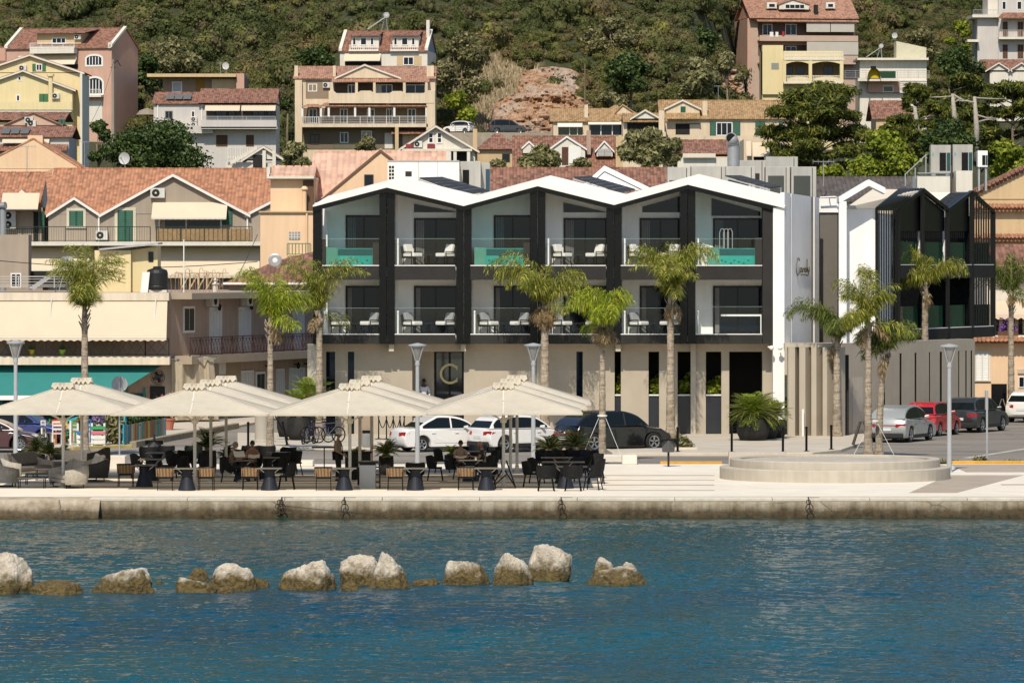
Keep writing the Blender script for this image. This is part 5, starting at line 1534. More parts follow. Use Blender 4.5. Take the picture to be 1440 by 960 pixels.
roof_s(w,776,868,170,153,9,TANT,v0=.05,ov=.4,endmat=BEIGE)
roof_f(w,858,876,904,166,147.5,9,TANTy,BEIGE,v0=1.5,ov=.2)
m = MB();m.hexa([(w.u(826),-.3,w.z(170)),(w.u(880),-.3,w.z(170)),(w.u(870),4,w.z(147)),(w.u(864),4,w.z(148)),(w.u(826),-.3,w.z(169)),(w.u(880),-.3,w.z(169)),(w.u(870),4,w.z(146)),(w.u(864),4,w.z(147))]);m.build('hip_roof',TANT,w.r)
boxpart(w,'chimney',822,827,147,172,1,1.6,BEIGE)
boxpart(w,'green_glazing',785,819,176,190,-.03,.03,M('green_glazing',(.01,.035,.03),.1));boxpart(w,'glazing',830,877,174,190,-.03,.03,GLASSD)
for px in (801,812,845,861): u = w.u(px);MB().box(u-.05,u+.05,-.06,-.031,w.z(190),w.z(175)).build('mullion',FRAME,w.r)
awning(w,784,819,172,178.5,-.05,-.7,OFFW,0);awning(w,827,878,170.5,175,-.05,-.7,OFFW,0)
boxpart(w,'balcony_parapet',778,880,190.5,204,-1.0,-.8,BEIGE)
w = house('beige_gable_house','beige house with small white gable beside the low row house',876,932,552,172,225,8,BEIGE)
roof_s(w,878,936,171,160,8,TANT,v0=-.4,ov=.3)
roof_f(w,888,907,928,167,155.5,5,TANTy,OFFW,v0=-.6,ov=.2,fascia=OFFW)
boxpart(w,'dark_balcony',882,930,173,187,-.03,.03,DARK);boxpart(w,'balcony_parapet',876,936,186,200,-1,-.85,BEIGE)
boxpart(w,'pier',926,934,156,200,-.9,0,BEIGE)
w = house('green_shutter_row','beige row house with tan roof, arched attic window and green shutters',932,1110,560,167,225,9,BEIGE)
roof_s(w,930,1116,166,141,10,TANT,v0=.05,ov=.4,endmat=BEIGE)
roof_f(w,936,960,984,153,141.5,5,TANTy,BEIGE,v0=-.1,ov=.2,yb=159,fascia=OFFW)
boxpart(w,'arched_window',957,964,150,158,-.15,-.08,GREEN)
m = MB();m.hexa([(w.u(936),-1.0,w.z(168)),(w.u(984),-1.0,w.z(168)),(w.u(984),.0,w.z(159)),(w.u(936),0,w.z(159)),(w.u(936),-1.0,w.z(167)),(w.u(984),-1.0,w.z(167)),(w.u(984),0,w.z(158)),(w.u(936),0,w.z(158))]);m.build('porch_roof',TANT,w.r)
boxpart(w,'chimney',988,995,142,164,.5,1.2,BEIGE)
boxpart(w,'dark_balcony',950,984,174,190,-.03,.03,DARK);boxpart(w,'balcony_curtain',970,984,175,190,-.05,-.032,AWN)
boxpart(w,'balcony_parapet',934,990,190,197,-1.0,-.8,BEIGE)
for a,b in ((998,1007),(1030.5,1041),(1062,1076),(1095,1101)): shutter(w,a,b,171,191,GREEN,-.04,None,.1,1 if b-a < 12 else 2)
window(w,1007,1030,172,191,0,FRAME,GLASSD,.1,2)
boxpart(w,'balcony_parapet',990,1110,191.5,205,-.8,-.6,BEIGE)
antenna((X(1010,566),566,Z(141,566)),'television antenna on the tan roof with green shutters below',1.6,.9,4)
w = house('small_porch_house','small pale house with a white gabled porch above the peach annex',342,402,440,229,260,6,OFFW)
roof_f(w,344,371,398,224,207,6,ROSETy,OFFW,v0=-.3,ov=.3,fascia=OFFW)
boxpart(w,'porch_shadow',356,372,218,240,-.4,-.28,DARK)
for px in (372,386): u = w.u(px);MB().box(u-.15,u+.15,-.7,-.4,w.z(240),w.z(212)).build('porch_post',OFFW,w.r)
w = house('stair_terrace','pale terrace with a baluster rail and an outside stair',318,362,450,228,260,5,OFFW)
railing(w,320,360,207,227,-.3,OFFW,'baluster')
MB().ext([(w.u(325),-.6,w.z(232)),(w.u(362),-.6,w.z(212)),(w.u(362),-.6,w.z(206)),(w.u(325),-.6,w.z(227))],(0,.25,0)).build('stair_parapet',OFFW,w.r)
# ================================================================== HOUSES ON THE HILL
def dormer_balcony(w,px0,px1,y0,y1,v,mat,rmat,rail='lines'):
 boxpart(w,'dormer_wall',px0,px1,y0,y1,v,v+2.5,mat)
 return None
A = R(-15)
w = house('pink_house','tall pink house with red roof, arched white windows and a roof balcony',9,157,602,68,185,9.5,PINK,A)
roof_s(w,9,157,68.5,40,10,RED,v0=0,ov=.25,endmat=PINK)
for px in (9.5,156.5):
 m = MB();u = w.u(px);m.hexa([(u-.2,-.3,w.z(68)-.05),(u+.2,-.3,w.z(68)-.05),(u+.2,5,w.z(40)),(u-.2,5,w.z(40)),(u-.2,-.3,w.z(68)+.3),(u+.2,-.3,w.z(68)+.3),(u+.2,5,w.z(40)+.32),(u-.2,5,w.z(40)+.32)])
 m.build('verge',OFFW,w.r)
m = MB();w.box(m,50,112,46,62,.5,4);m.build('dormer_wall',SAND,w.r)
m = MB();m.hexa([(w.u(47),-.2,w.z(48)),(w.u(120),-.2,w.z(48)),(w.u(123),5,w.z(40)),(w.u(55),5,w.z(40)),(w.u(47),-.2,w.z(47)),(w.u(120),-.2,w.z(47)),(w.u(123),5,w.z(39)),(w.u(55),5,w.z(39))]);m.build('dormer_roof',RED,w.r)
window(w,71,91,53,62,.48,FRAME,GLASSD,.1,2);ac_unit(w,108,52,.5)
boxpart(w,'balcony_parapet',48,110,69,76,-1.5,-.3,OFFW);boxpart(w,'balcony_slab',48,111,67.5,68.8,-1.5,.2,OFFW);railing(w,48,110,61,68,-1.4,FRAME,'lines')
awning(w,50,110,77,91,-.1,-1.3,AWN,0)
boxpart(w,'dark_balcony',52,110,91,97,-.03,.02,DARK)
window(w,26,48,79,84,0,FRAME,GLASSD,.15,1)
def arched(w,px0,px1,y0,y1,ys,name='arched_window',v=0.0):
 a,b = w.u(px0),w.u(px1);z0,z1,zs = w.z(y1),w.z(y0),w.z(ys)
 def outline(g):
  pts = [(a-g,z0-g),(b+g,z0-g),(b+g,zs)]
  for k in range(1,10):
   t = PI*k/10;pts.append(((a+b)/2+(b-a+2*g)/2*math.cos(t),zs+(z1+g-zs)*math.sin(t)))
  return pts+[(a-g,zs)]
 f = MB().ext([(x,v-.06,z) for x,z in outline(.2)],(0,.08,0)).build(name,FRAME,w.r)
 MB().ext([(x,v-.075,z) for x,z in outline(-.02)],(0,.01,0)).build('pane',GLASSD,f)
 m = MB()
 for k in range(1,5): x = a+(b-a)*k/5;m.box(x-.05,x+.05,v-.1,v-.078,z0+.05,zs+(z1-zs)*.6)
 m.build('glazing_bar',FRAME,f)
 return f
arched(w,122,143,80,93,84);arched(w,122,144,111,133,118,'arched_door')
boxpart(w,'balcony_slab',115,146,134,137,-1.0,.05,OFFW);railing(w,116,145,126,134,-.9,FRAME,'bars')
boxpart(w,'garage_door',121,144,142,172,-.05,.02,OFFW)
boxpart(w,'verge_stone',153,157,60,68,-.3,0,OFFW)
t = thing('utility_pole','grey concrete utility pole with a lamp bracket beside the pink house','utility pole',(X(159,594),594,Z(178,594)))
MB().tube([(0,0,-2),(0,0,Z(84,594)-Z(178,594))],[.2,.13],8).build('pole',M('pole_concrete',(.3,.26,.21),.9,.1),t)
m = MB();m.tube([(0,0,7.4),(.5,0,7.9),(.9,0,7.2)],.05,5);m.box(-.3,.3,-.06,.06,7.0,7.1);m.build('bracket',BLACK,t)
boxhouse = house('red_corner_house','sliver of a red roofed house left of the pink house',-60,8,605,68,185,8,PINK)
roof_s(boxhouse,-60,9,90,66,8,RED,v0=-.5,ov=.3)
w = house('yellow_house','pale yellow house with two stepped white-edged gables at far left',-60,113,540,103,200,9,YELL)
roof_f(w,-30,42,114,102,78,9,REDy,YELL,v0=-.03,ov=.4,fascia=OFFW)
shutter(w,45.5,50.5,90,100,M('mid_green_shutter',(.02,.12,.03),.5),-.06,None,.1,1);shutter(w,59.5,64.5,90,100,M('mid_green_shutter',(.02,.12,.03),.5),-.06,None,.1,1)
window(w,50.5,59.5,90,100,-.05,FRAME,GLASSD,.1,1);ac_unit(w,32,96,-.06)
m = MB();a,b,um = w.u(-40),w.u(104),w.u(35);ze,zr = w.z(127),w.z(101)
m.ext([(a,-2.0,-4),(b,-2.0,-4),(b,-2.0,ze),(um,-2.0,zr),(a,-2.0,ze)],(0,1.98,0));m.build('lower_wall',YELL,w.r)
gable_roof(w,a,b,ze,zr,2,REDy,.4,.14,False,'lower_gable_roof',None,-2.0,OFFW,(um-a)/(b-a))
window(w,27,33,108,115,-2.0,FRAME,GLASSD,.12,0);window(w,25,31,134,144,-2.0,FRAME,GLASSD,.12,0)
shutter(w,57.5,70,133,156,M('mid_green_shutter',(.02,.12,.03),.5),-2.02,None,.1,2,'green_door');ac_unit(w,81,136,-2.02)
boxpart(w,'balcony_parapet',-20,104,145,157,-3.2,-3.0,YELL);boxpart(w,'balcony_slab',-20,104,156,159,-3.2,-2,OFFW)
MB().lathe([(.25,0),(.25,3.6),(.4,3.65),(.4,3.9)],8,(w.u(74),-2.3,w.z(156))).build('flue',YELL,w.r)
m = MB();u = w.u(113.5);m.box(u-.01,u+.25,-1,8,-4,w.z(104));m.build('side_trim',OFFW,w.r)
w = house('pink_gable_house','low house with a pinkish gable and two air conditioners, far left',-40,88,500,176,215,8,M('pinkish_render',S('#dcb79d',.8),.85,.08),)
roof_s(w,-40,90,168,158,8,RED,v0=1,ov=.2)
roof_f(w,8,47,86,176,159,7,REDy,M('pinkish_render',S('#dcb79d',.8),.85,.08),v0=-.1,ov=.2)
ac_unit(w,41,169,-.12);ac_unit(w,45,174,-.12);shutter(w,82,92,168,175,GREEN,-.12)
w = house('solar_roof_house','low white house with red roof bands and cream awning below the pink gable',-40,97,470,193,235,8,LILAC)
roof_s(w,-40,99,192,179,8,RED,v0=0,ov=.4)
m = MB()
for k in range(3): m.hexa([(w.u(1+k*13.5),-.1,w.z(188)),(w.u(13+k*13.5),-.1,w.z(188)),(w.u(13+k*13.5),2.2,w.z(180.5)),(w.u(1+k*13.5),2.2,w.z(180.5)),(w.u(1+k*13.5),-.1,w.z(186.6)),(w.u(13+k*13.5),-.1,w.z(186.6)),(w.u(13+k*13.5),2.2,w.z(179)),(w.u(1+k*13.5),2.2,w.z(179))])
m.build('solar_collector',M('collector',(.16,.15,.14),.25,.1),w.r)
awning(w,4,70,195,201,-.1,-.8,AWN,0)
m = MB();m.hexa([(w.u(-40),-1.6,w.z(213)),(w.u(96),-1.6,w.z(213)),(w.u(96),-.05,w.z(204)),(w.u(-40),-.05,w.z(204)),(w.u(-40),-1.6,w.z(212)),(w.u(96),-1.6,w.z(212)),(w.u(96),-.05,w.z(203)),(w.u(-40),-.05,w.z(203))]);m.build('porch_roof',RED,w.r)
w = house('orange_gable_house','plain orange-peach gable wall with a stubby chimney at left',-60,112,400,236,260,8,PEACH)
roof_f(w,-35,47,113,237,196,8,TERRAy,PEACH,v0=-.03,ov=.05);boxpart(w,'chimney',39,60,190.5,215,.0,1.2,PEACH)
antenna((X(119,460),460,Z(236,460)),'tall thin antenna mast before the dark ivy at left',2.4,.9,4)
w = house('lilac_house','pale lilac house with red roofs, cream awnings and a long balcony',216,388,570,147,235,9,LILAC)
roof_s(w,216,281,145.5,130,9,RED,v0=0,ov=.3,endmat=LILAC)
roof_s(w,281,388,144,125,10,RED,v0=-.4,ov=.3,endmat=OFFW)
m = MB()
for k in range(3): m.hexa([(w.u(233+k*12),.4,w.z(139.5)),(w.u(244+k*12),.4,w.z(139.5)),(w.u(244+k*12),2.6,w.z(132.5)),(w.u(233+k*12),2.6,w.z(132.5)),(w.u(233+k*12),.4,w.z(138)),(w.u(244+k*12),.4,w.z(138)),(w.u(244+k*12),2.6,w.z(131)),(w.u(233+k*12),2.6,w.z(131))])
m.build('solar_collector',M('collector',(.16,.15,.14),.25,.1),w.r)
window(w,232,243,156,167,0,M('lilac_frame',S('#8d8680',.8),.7),GLASSD,.08,1);window(w,269,274,156,165,0,FRAME,GLASSD,.08,0)
ac_unit(w,273,168,-.02,wd=.7,h=.55);ac_unit(w,273,175.5,-.02,wd=.7,h=.55)
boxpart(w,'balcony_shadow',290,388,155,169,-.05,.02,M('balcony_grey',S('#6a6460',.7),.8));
for a,b in ((303,319),(321,331),(355,372),(376,388)): window(w,a,b,156,169,-.06,M('dark_frame',(.03,.025,.02),.6),GLASSD,.08,1)
awning(w,289,338,148,156,-.3,-1.5,AWN,0);awning(w,340,388,148,156,-.3,-1.5,AWN,0)
boxpart(w,'balcony_parapet',284,390,169.5,181,-1.6,-1.4,LILAC);boxpart(w,'balcony_slab',284,391,179,182,-1.6,.05,LILAC);railing(w,287,388,164,169.5,-1.5,GREYPOLE,'lines')
boxpart(w,'lower_slab',208,300,177,188,-1.0,.05,LILAC)
for a,b in ((304,320),(346,357)): boxpart(w,'door',a,b,190,206,-.04,.02,WOODB)
for px in (222,284): m = MB();u = w.u(px);m.box(u-.06,u+.06,-.13,-.01,w.z(190),w.z(147));m.build('downpipe',FRAME,w.r)
t = thing('thatch_umbrella','small thatched beach umbrella on the terrace left of the lilac house','umbrella',(X(207,575),575,Z(172,575)));MB().lathe([(1.3,.85),(.9,1.35),(.05,1.65)],14).build('thatch',M('thatch',S('#a99a86',.7),.9,.2,8),t);MB().tube([(0,0,-1),(0,0,1)],.06,6).build('pole',WOODB,t)
w = house('flat_roof_house','unfinished flat roofed house with brown walls behind the lilac house',229,345,600,109,160,8,M('brown_render',S('#a98d74',.75),.9,.12))
boxpart(w,'roof_slab',208,333,104.5,109,-1.6,8,SAND);boxpart(w,'end_wall',333,344,104,130,-1.0,8,PINK)
window(w,242,256,115,130,0,FRAME,M('pale_blind',(.4,.4,.42),.6),.1,0);boxpart(w,'orange_panel',275,288,112,128,-.03,.02,M('orange_panel',S('#a87b30',.7),.8));window(w,313,328,113,125,0,FRAME,M('pale_blind2',(.42,.45,.5),.6),.1,0)
boxpart(w,'wall_panel',298,333,112,130,-.3,0,SAND)
antenna((X(310,604),604,Z(104,604)),'antenna on the flat roof behind the lilac house',1.3,.8,4);satellite_dish((X(318,603),603,Z(104,603)),'dark satellite dish on the flat roof behind the lilac house',.45)
w = house('beige_apartment_house','large beige apartment house with three balcony floors, tan roof and wide gable',415,612,583,110,225,9,BEIGE)
roof_s(w,415,611,110,93,10,ROSET,v0=0,ov=.35,endmat=BEIGE)
roof_f(w,473,513,562,110,92,6,ROSETy,BEIGE,v0=-.5,ov=.2,fascia=OFFW)
for a,b in ((414,419),(468,472),(600,610)): boxpart(w,'chimney',a,b,92.5,113,.2,1.2,BEIGE)
m = MB();m.hexa([(w.u(467),-1.7,w.z(116.5)),(w.u(604),-1.7,w.z(116.5)),(w.u(604),-.2,w.z(111)),(w.u(467),-.2,w.z(111)),(w.u(467),-1.7,w.z(115.5)),(w.u(604),-1.7,w.z(115.5)),(w.u(604),-.2,w.z(110)),(w.u(467),-.2,w.z(110))]);m.build('balcony_roof',ROSET,w.r)
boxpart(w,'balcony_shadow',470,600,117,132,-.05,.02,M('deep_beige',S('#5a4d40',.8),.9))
for a,b in ((489,500),(529,534),(535,552),(570,598)): window(w,a,b,119,132,-.06,FRAME,GLASSD,.1,1)
window(w,433,446,118,129,0,FRAME,GLASSD,.1,1);ac_unit(w,459,120,-.02)
boxpart(w,'wall_shade_panel',430,464,113.5,139,-.02,.02,M('grey_tan',S('#9c8770',.8),.9))
for px in (467,502,527,569,600): u = w.u(px);MB().box(u-.15,u+.15,-1.75,-1.45,w.z(134),w.z(117)).build('balcony_post',BEIGE,w.r)
m = MB();zz = lambda y_: w.z(y_)
m.ext([(w.u(px),-1.85,zz(py)) for px,py in ((463,146),(611,146),(611,128.5),(600,128.5),(596,132),(570,132),(565,129),(553,129),(548,132),(527,132),(522,128.5),(508,128.5),(502,132),(474,132),(470,128.5),(463,128.5))],(0,.2,0))
m.build('balcony_parapet',BEIGE,w.r);boxpart(w,'balcony_slab',463,611,143,146.3,-1.65,.05,BEIGE)
m = MB()
for a,b,y0,y1 in ((425,452,151.5,147.5),(450,545,150.5,145.5),(545,601,150.5,145.5)): m.hexa([(w.u(a),-1.9,zz(y0)),(w.u(b),-1.9,zz(y0)),(w.u(b-4),-.1,zz(y1)),(w.u(a+8),-.1,zz(y1)),(w.u(a),-1.9,zz(y0-1)),(w.u(b),-1.9,zz(y0-1)),(w.u(b-4),-.1,zz(y1-1)),(w.u(a+8),-.1,zz(y1-1))])
m.build('balcony_roof',ROSET,w.r)
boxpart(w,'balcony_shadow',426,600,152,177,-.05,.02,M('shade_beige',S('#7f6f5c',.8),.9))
for a,b in ((434,446),(478,489),(516,527),(543,552),(573,585)): window(w,a,b,153,174,-.06,FRAME,GLASSD,.1,1)
for px in (426,452,463,500,520,555,600): u = w.u(px);MB().box(u-.12,u+.12,-1.75,-1.5,zz(165),zz(151)).build('balcony_post',FRAME,w.r)
railing(w,426,450,165,175,-1.7,FRAME,'bars',gap=.2,t=.05);railing(w,452,599,164,175,-1.7,FRAME,'lines');boxpart(w,'balcony_slab',425,602,175,179.5,-1.8,.05,BEIGE)
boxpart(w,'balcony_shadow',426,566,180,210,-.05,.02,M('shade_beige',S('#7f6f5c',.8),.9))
window(w,436,449,189,203,-.06,WOODB,GLASSD,.1,1);window(w,478,490,186,201,-.06,FRAME,GLASSD,.1,1);window(w,508,523,184,199,-.06,FRAME,M('pale_blind',(.4,.4,.42),.6),.1,1)
boxpart(w,'door',541,552,187,209,-.07,.02,OFFW)
m = MB();m.hexa([(w.u(551),-1.6,zz(189)),(w.u(598),-1.6,zz(189)),(w.u(598),-.1,zz(181)),(w.u(551),-.1,zz(181)),(w.u(551),-1.6,zz(188)),(w.u(598),-1.6,zz(188)),(w.u(598),-.1,zz(180)),(w.u(551),-.1,zz(180))]);m.build('porch_roof',RED,w.r)
boxpart(w,'chimney',556,561,179,215,-1.9,-1.7,SAND)
boxpart(w,'side_pier',600,612,128,215,-1.8,0,BEIGE);boxpart(w,'side_pier',415,425,113,215,-.6,0,BEIGE)
railing(w,470,500,202,210,-1.5,GREEN,'bars')
w = house('dormer_villa','white house with red roof, two roof balconies and a tall chimney, uphill',478,601,612,72,130,9,OFFW,R(-6))
roof_s(w,478,600,72,43,9,RED,v0=0,ov=.25,endmat=M('blue_grey_render',S('#9aa3b4',.8),.8))
for px in (479,600): 
 u = w.u(px);m = MB();m.hexa([(u-.2,-.3,w.z(72)),(u+.2,-.3,w.z(72)),(u+.2,4.5,w.z(43)),(u-.2,4.5,w.z(43)),(u-.2,-.3,w.z(71)+.25),(u+.2,-.3,w.z(71)+.25),(u+.2,4.5,w.z(42.5)+.25),(u-.2,4.5,w.z(42.5)+.25)]);m.build('verge',OFFW,w.r)
for a,b in ((493,532),(551,588)):
 boxpart(w,'dormer_wall',a,b,50,71,.5,3.5,OFFW)
 m = MB();m.hexa([(w.u(a-3),.0,w.z(51)),(w.u(b+2),.0,w.z(51)),(w.u(b+1),4,w.z(43.5)),(w.u(a-2),4,w.z(43.5)),(w.u(a-3),.0,w.z(50)),(w.u(b+2),.0,w.z(50)),(w.u(b+1),4,w.z(42.5)),(w.u(a-2),4,w.z(42.5))]);m.build('dormer_roof',RED,w.r)
 railing(w,a-1,b,63,71,-.3,FRAME,'bars',gap=.25,t=.05);boxpart(w,'balcony_slab',a-2,b+1,70.5,72.5,-.5,.5,OFFW)
 for q_ in ((a+2,a+7),(a+13,a+22),(a+27,a+32)): window(w,*q_,53,64,.48,FRAME,GLASSD,.08,0)
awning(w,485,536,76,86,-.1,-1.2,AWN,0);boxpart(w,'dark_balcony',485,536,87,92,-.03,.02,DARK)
boxpart(w,'alcove',558,593,79,92,-.03,.02,SAND);window(w,567,582,80,92,-.04,FRAME,GLASSD,.1,1)
boxpart(w,'chimney',596,600.5,27,52,2.5,3.2,OFFW)
solar_heater((X(544,617),617,Z(44,617)),'solar water heater on the roof of the white villa uphill',1,1.3,R(8))
w = house('top_apartment_house','tall pinkish apartment house with rose roof, blinds and small dormers, top right',1057,1203,700,26,175,10,M('pink_grey_render',S('#cdb09a',.8),.85,.08),R(8))
m = MB();u0 = w.u(1057);m.hexa([(u0-.6,0,-6),(u0,0,-6),(u0,10,-6),(u0-.6,10,-6),(u0-.6,0,w.z(26)),(u0,0,w.z(26)),(u0,10,w.z(26)),(u0-.6,10,w.z(26))]);m.build('side_wall',M('pink_side',S('#d2ab95',.8),.85,.08),w.r)
roof_s(w,1055,1203,24,-4,11,ROSET,v0=-.6,ov=.5,endmat=PINK)
for a,b in ((1080,1094),(1163,1176)): boxpart(w,'dormer_wall',a,b,3,12,.8,3,OFFW);window(w,a+2,b-2,4.5,11,.78,FRAME,GLASSD,.1,0)
roof_f(w,1096,1115,1138,6,-1,4,ROSETy,OFFW,v0=.2,ov=.2,yb=13);window(w,1104,1132,6,13,.15,FRAME,GLASSD,.1,3)
boxpart(w,'roof_door',1145,1150,7,22,-.2,.5,DARK)
for (y0,y1,ys) in ((31,52,59),(62,79,91)):
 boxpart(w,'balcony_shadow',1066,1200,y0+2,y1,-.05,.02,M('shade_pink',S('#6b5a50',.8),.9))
 for a,b in ((1072,1086),(1104,1120)): window(w,a,b,y0+3,y1-2,-.06,FRAME,GLASSD,.1,1)
 boxpart(w,'balcony_parapet',1065,1203,y1-1,ys,-1.8,-1.6,M('pink_grey_render',S('#cdb09a',.8),.85,.08));boxpart(w,'balcony_slab',1065,1203,ys-2,ys,-1.6,.05,PINK)
boxpart(w,'roller_blind',1131,1164,33,46,-1.65,-1.6,AWNG);boxpart(w,'roller_blind',1165,1198,33,46,-1.65,-1.6,AWNG);boxpart(w,'roller_blind',1131,1203,60,78,-1.9,-1.85,AWNG)
m = MB();m.hexa([(w.u(1062),-1.9,w.z(31.5)),(w.u(1204),-1.9,w.z(31.5)),(w.u(1204),-.1,w.z(27)),(w.u(1062),-.1,w.z(27)),(w.u(1062),-1.9,w.z(30.5)),(w.u(1204),-1.9,w.z(30.5)),(w.u(1204),-.1,w.z(26)),(w.u(1062),-.1,w.z(26))]);m.build('balcony_roof',ROSET,w.r)
m = MB();rr = random.Random(3)
for a,b,c_ in ((1079,1084,(.5,.5,.5)),(1087,1091,(.6,.58,.55)),): w.box(m,a,b,46,53,-1.84,-1.82)
m.build('laundry',FRAME,w.r);boxpart(w,'red_laundry',1096.5,1099.5,45.5,52,-1.84,-1.82,M('red_cloth',(.4,.02,.03),.8))
w = house('yellow_balcony_house','pale yellow house with white balusters and arched balconies, top right',1072,1185,660,72,170,8,YELL)
boxpart(w,'tower',1072,1101,64,133,-.4,3,YELL)
o = boxpart(w,'block_window',1084.5,1095,89,98,-.43,-.38,M('glass_block',(.25,.26,.25),.2))
boxpart(w,'terrace_slab',1101,1186,83,85.5,-1.8,2,OFFW);railing(w,1102,1185,74,83,-1.7,OFFW,'baluster')
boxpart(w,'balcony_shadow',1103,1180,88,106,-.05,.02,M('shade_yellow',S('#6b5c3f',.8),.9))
for a,b in ((1104,1115),(1120,1131),(1158,1171)): window(w,a,b,94,106,-.06,M('dark_frame',(.03,.025,.02),.6),GLASSD,.08,1)
m = MB()
for px in (1102,1138.5,1182.5): u = w.u(px);m.box(u-.22,u+.22,-1.75,-1.4,w.z(116),w.z(85.5))
n = 10
for (a,b) in ((1104,1137),(1140,1181)):
 ua,ub = w.u(a),w.u(b)
 pts = [(ua,w.z(85.6)),(ub,w.z(85.6))]+[(ub-(ub-ua)*k/n,w.z(91)+.35*math.sin(PI*k/n)) for k in range(n+1)]
 m.ext([(x_,-1.7,z_) for x_,z_ in pts],(0,.25,0))
m.build('balcony_arch',YELL,w.r);railing(w,1103,1181,107,116,-1.6,OFFW,'baluster');boxpart(w,'balcony_slab',1101,1184,116,118.5,-1.8,.05,OFFW)
w = house('white_flat_house','white flat roofed house with terraces, yellow canopy and satellite dishes',1209,1303,680,84,160,8,OFFW)
boxpart(w,'roof_slab',1205,1305,82,85,-1,8,OFFW)
m = MB();m.hexa([(w.u(1261),.5,w.z(82)),(w.u(1303),.5,w.z(82)),(w.u(1303),5,w.z(82)),(w.u(1261),5,w.z(82)),(w.u(1261),.5,w.z(58)),(w.u(1303),.5,w.z(67)),(w.u(1303),5,w.z(67)),(w.u(1261),5,w.z(58))]);m.build('roof_room',M('pale_cream',S('#ded4b4',.8),.8),w.r)
window(w,1223,1233,92,100,0,FRAME,GLASSD,.1,0)
boxpart(w,'terrace_slab',1205,1262,111,115,-2,.05,OFFW);boxpart(w,'green_screen',1230,1258,101,111,-1.95,-1.9,M('green_mesh',(.01,.05,.02),.8));railing(w,1187,1305,100,111,-1.8,STEEL,'lines')
boxpart(w,'lower_wall',1220,1265,115,130,-.6,0,PINK);window(w,1241,1256,121,130,-.6,FRAME,M('green_glazing',(.01,.035,.03),.1),.1,0)
boxpart(w,'side_wall',1264,1303,113,131,-.5,0,OFFW)
t = thing('canopy','yellow arched garden canopy on the terrace of the white flat roofed house','canopy',(X(1229,677.5),677.5,Z(111,677.5)))
m = MB();n = 10
vs_ = [(.9*math.cos(PI*k/n),y_,1.5*math.sin(PI*k/n)) for k in range(n+1) for y_ in (-.4,.5)]
m.add(vs_,[(2*k,2*k+2,2*k+3,2*k+1) for k in range(n)]);m.ext([(.9*math.cos(PI*k/n),.5,1.5*math.sin(PI*k/n)) for k in range(n+1)],(0,.05,0));m.build('cover',M('yellow_cloth',(.6,.42,.02),.8),t)
MB().box(-.92,-.86,-.45,.5,0,.3).box(.86,.92,-.45,.5,0,.3).build('foot_bar',STEEL,t)
solar_heater((X(1240,681),681,Z(82,681)),'solar heater on the white flat roofed house, top right',1,1.1,0);satellite_dish((X(1260,680.3),682,Z(59,680)),'dish on a mast beside the cream roof room, top right',.4)
w = house('right_villa','white balconied house with brown shutters cut off at top right',1404,1560,720,-10,120,9,LILAC)
boxpart(w,'left_block',1375,1404,22,95,.5,9,LILAC);boxpart(w,'terrace_slab',1367,1404,21,25,-.6,9,OFFW);railing(w,1368,1403,14,21,-.5,STEEL,'lines')
boxpart(w,'left_upper_block',1390,1404.5,-12,21,1,9,OFFW)
m = MB();m.hexa([(w.u(1402),-1.6,w.z(27)),(w.u(1560),-1.6,w.z(27)),(w.u(1560),-.05,w.z(19)),(w.u(1410),-.05,w.z(19)),(w.u(1402),-1.6,w.z(25.5)),(w.u(1560),-1.6,w.z(25.5)),(w.u(1560),-.05,w.z(18)),(w.u(1410),-.05,w.z(18))]);m.build('porch_roof',RED,w.r)
for a,b in ((1410,1417),(1431,1439)): shutter(w,a,b,31,52,WOODB,-.02);shutter(w,a,b,63,82,WOODB,-.02);window(w,a-1,b-2,2,14,0,FRAME,GLASSD,.1,0)
boxpart(w,'balcony_slab',1403,1560,53,56,-1.6,.05,OFFW);railing(w,1403,1560,43,53,-1.5,M('pale_iron',(.4,.36,.3),.6),'bars',gap=.25,t=.05)
boxpart(w,'side_ledge',1360,1376,56,59.5,-.6,3,OFFW)
w = house('twin_gable_house','small white house with twin red gables under the right villa',1392,1560,690,101,130,8,OFFW)
roof_s(w,1384,1560,99,84,8,RED,v0=.4,ov=.3)
roof_f(w,1388,1404,1420,99,89,5,REDy,OFFW,v0=-.2,ov=.3,fascia=OFFW);roof_f(w,1420,1436,1452,99,89,5,REDy,OFFW,v0=-.2,ov=.3,fascia=OFFW)
w = house('pine_red_roof_house','red tiled roof glimpsed between the pines',1232,1282,560,165,200,8,SAND)
roof_s(w,1228,1282,166,142,9,RED,v0=0,ov=.3)
m = MB();m.box(X(615,581),X(778,581),578,590,12,Z(187.5,581));tag(m.build('hill_road',M('hill_road',(.3,.26,.2),.95,.15,.5)),kind='structure')
t = thing('guard_rail','dark guard rail along the hill road below the parked cars','guard rail',(X(640,578.2),578.2,Z(187.5,578.2)))
m = MB();rail_mb(m,0,X(760,578)-X(640,578),0,.9,0,'lines');m.build('rail',M('rail_dark',(.05,.045,.04),.6),t)
t = thing('retaining_wall','grey stone retaining wall under the hill road','wall',(X(612,577.6),577.6,14));MB().box(0,X(778,577)-X(612,577),0,.35,0,Z(188,577)-14).build('stonework',M('stone_wall',(.34,.29,.22),.95,.25,1.5,.5,6),t)
m_,nt,B,N,L = newmat('red_rock')
P = N.new('ShaderNodeNewGeometry').outputs['Position']
n1 = noise(N,L,P,.9,7,.7);n2 = noise(N,L,P,.25,3)
c = ramp(N,L,n1,[(.3,(.10,.045,.02)),(.44,(.34,.17,.08)),(.58,(.46,.30,.18)),(.74,(.56,.46,.34))])
c = mix(N,L,ramp(N,L,n2,[(.42,(0,0,0)),(.62,(1,1,1))]),c,mix(N,L,.5,c,(.5,.45,.38)))
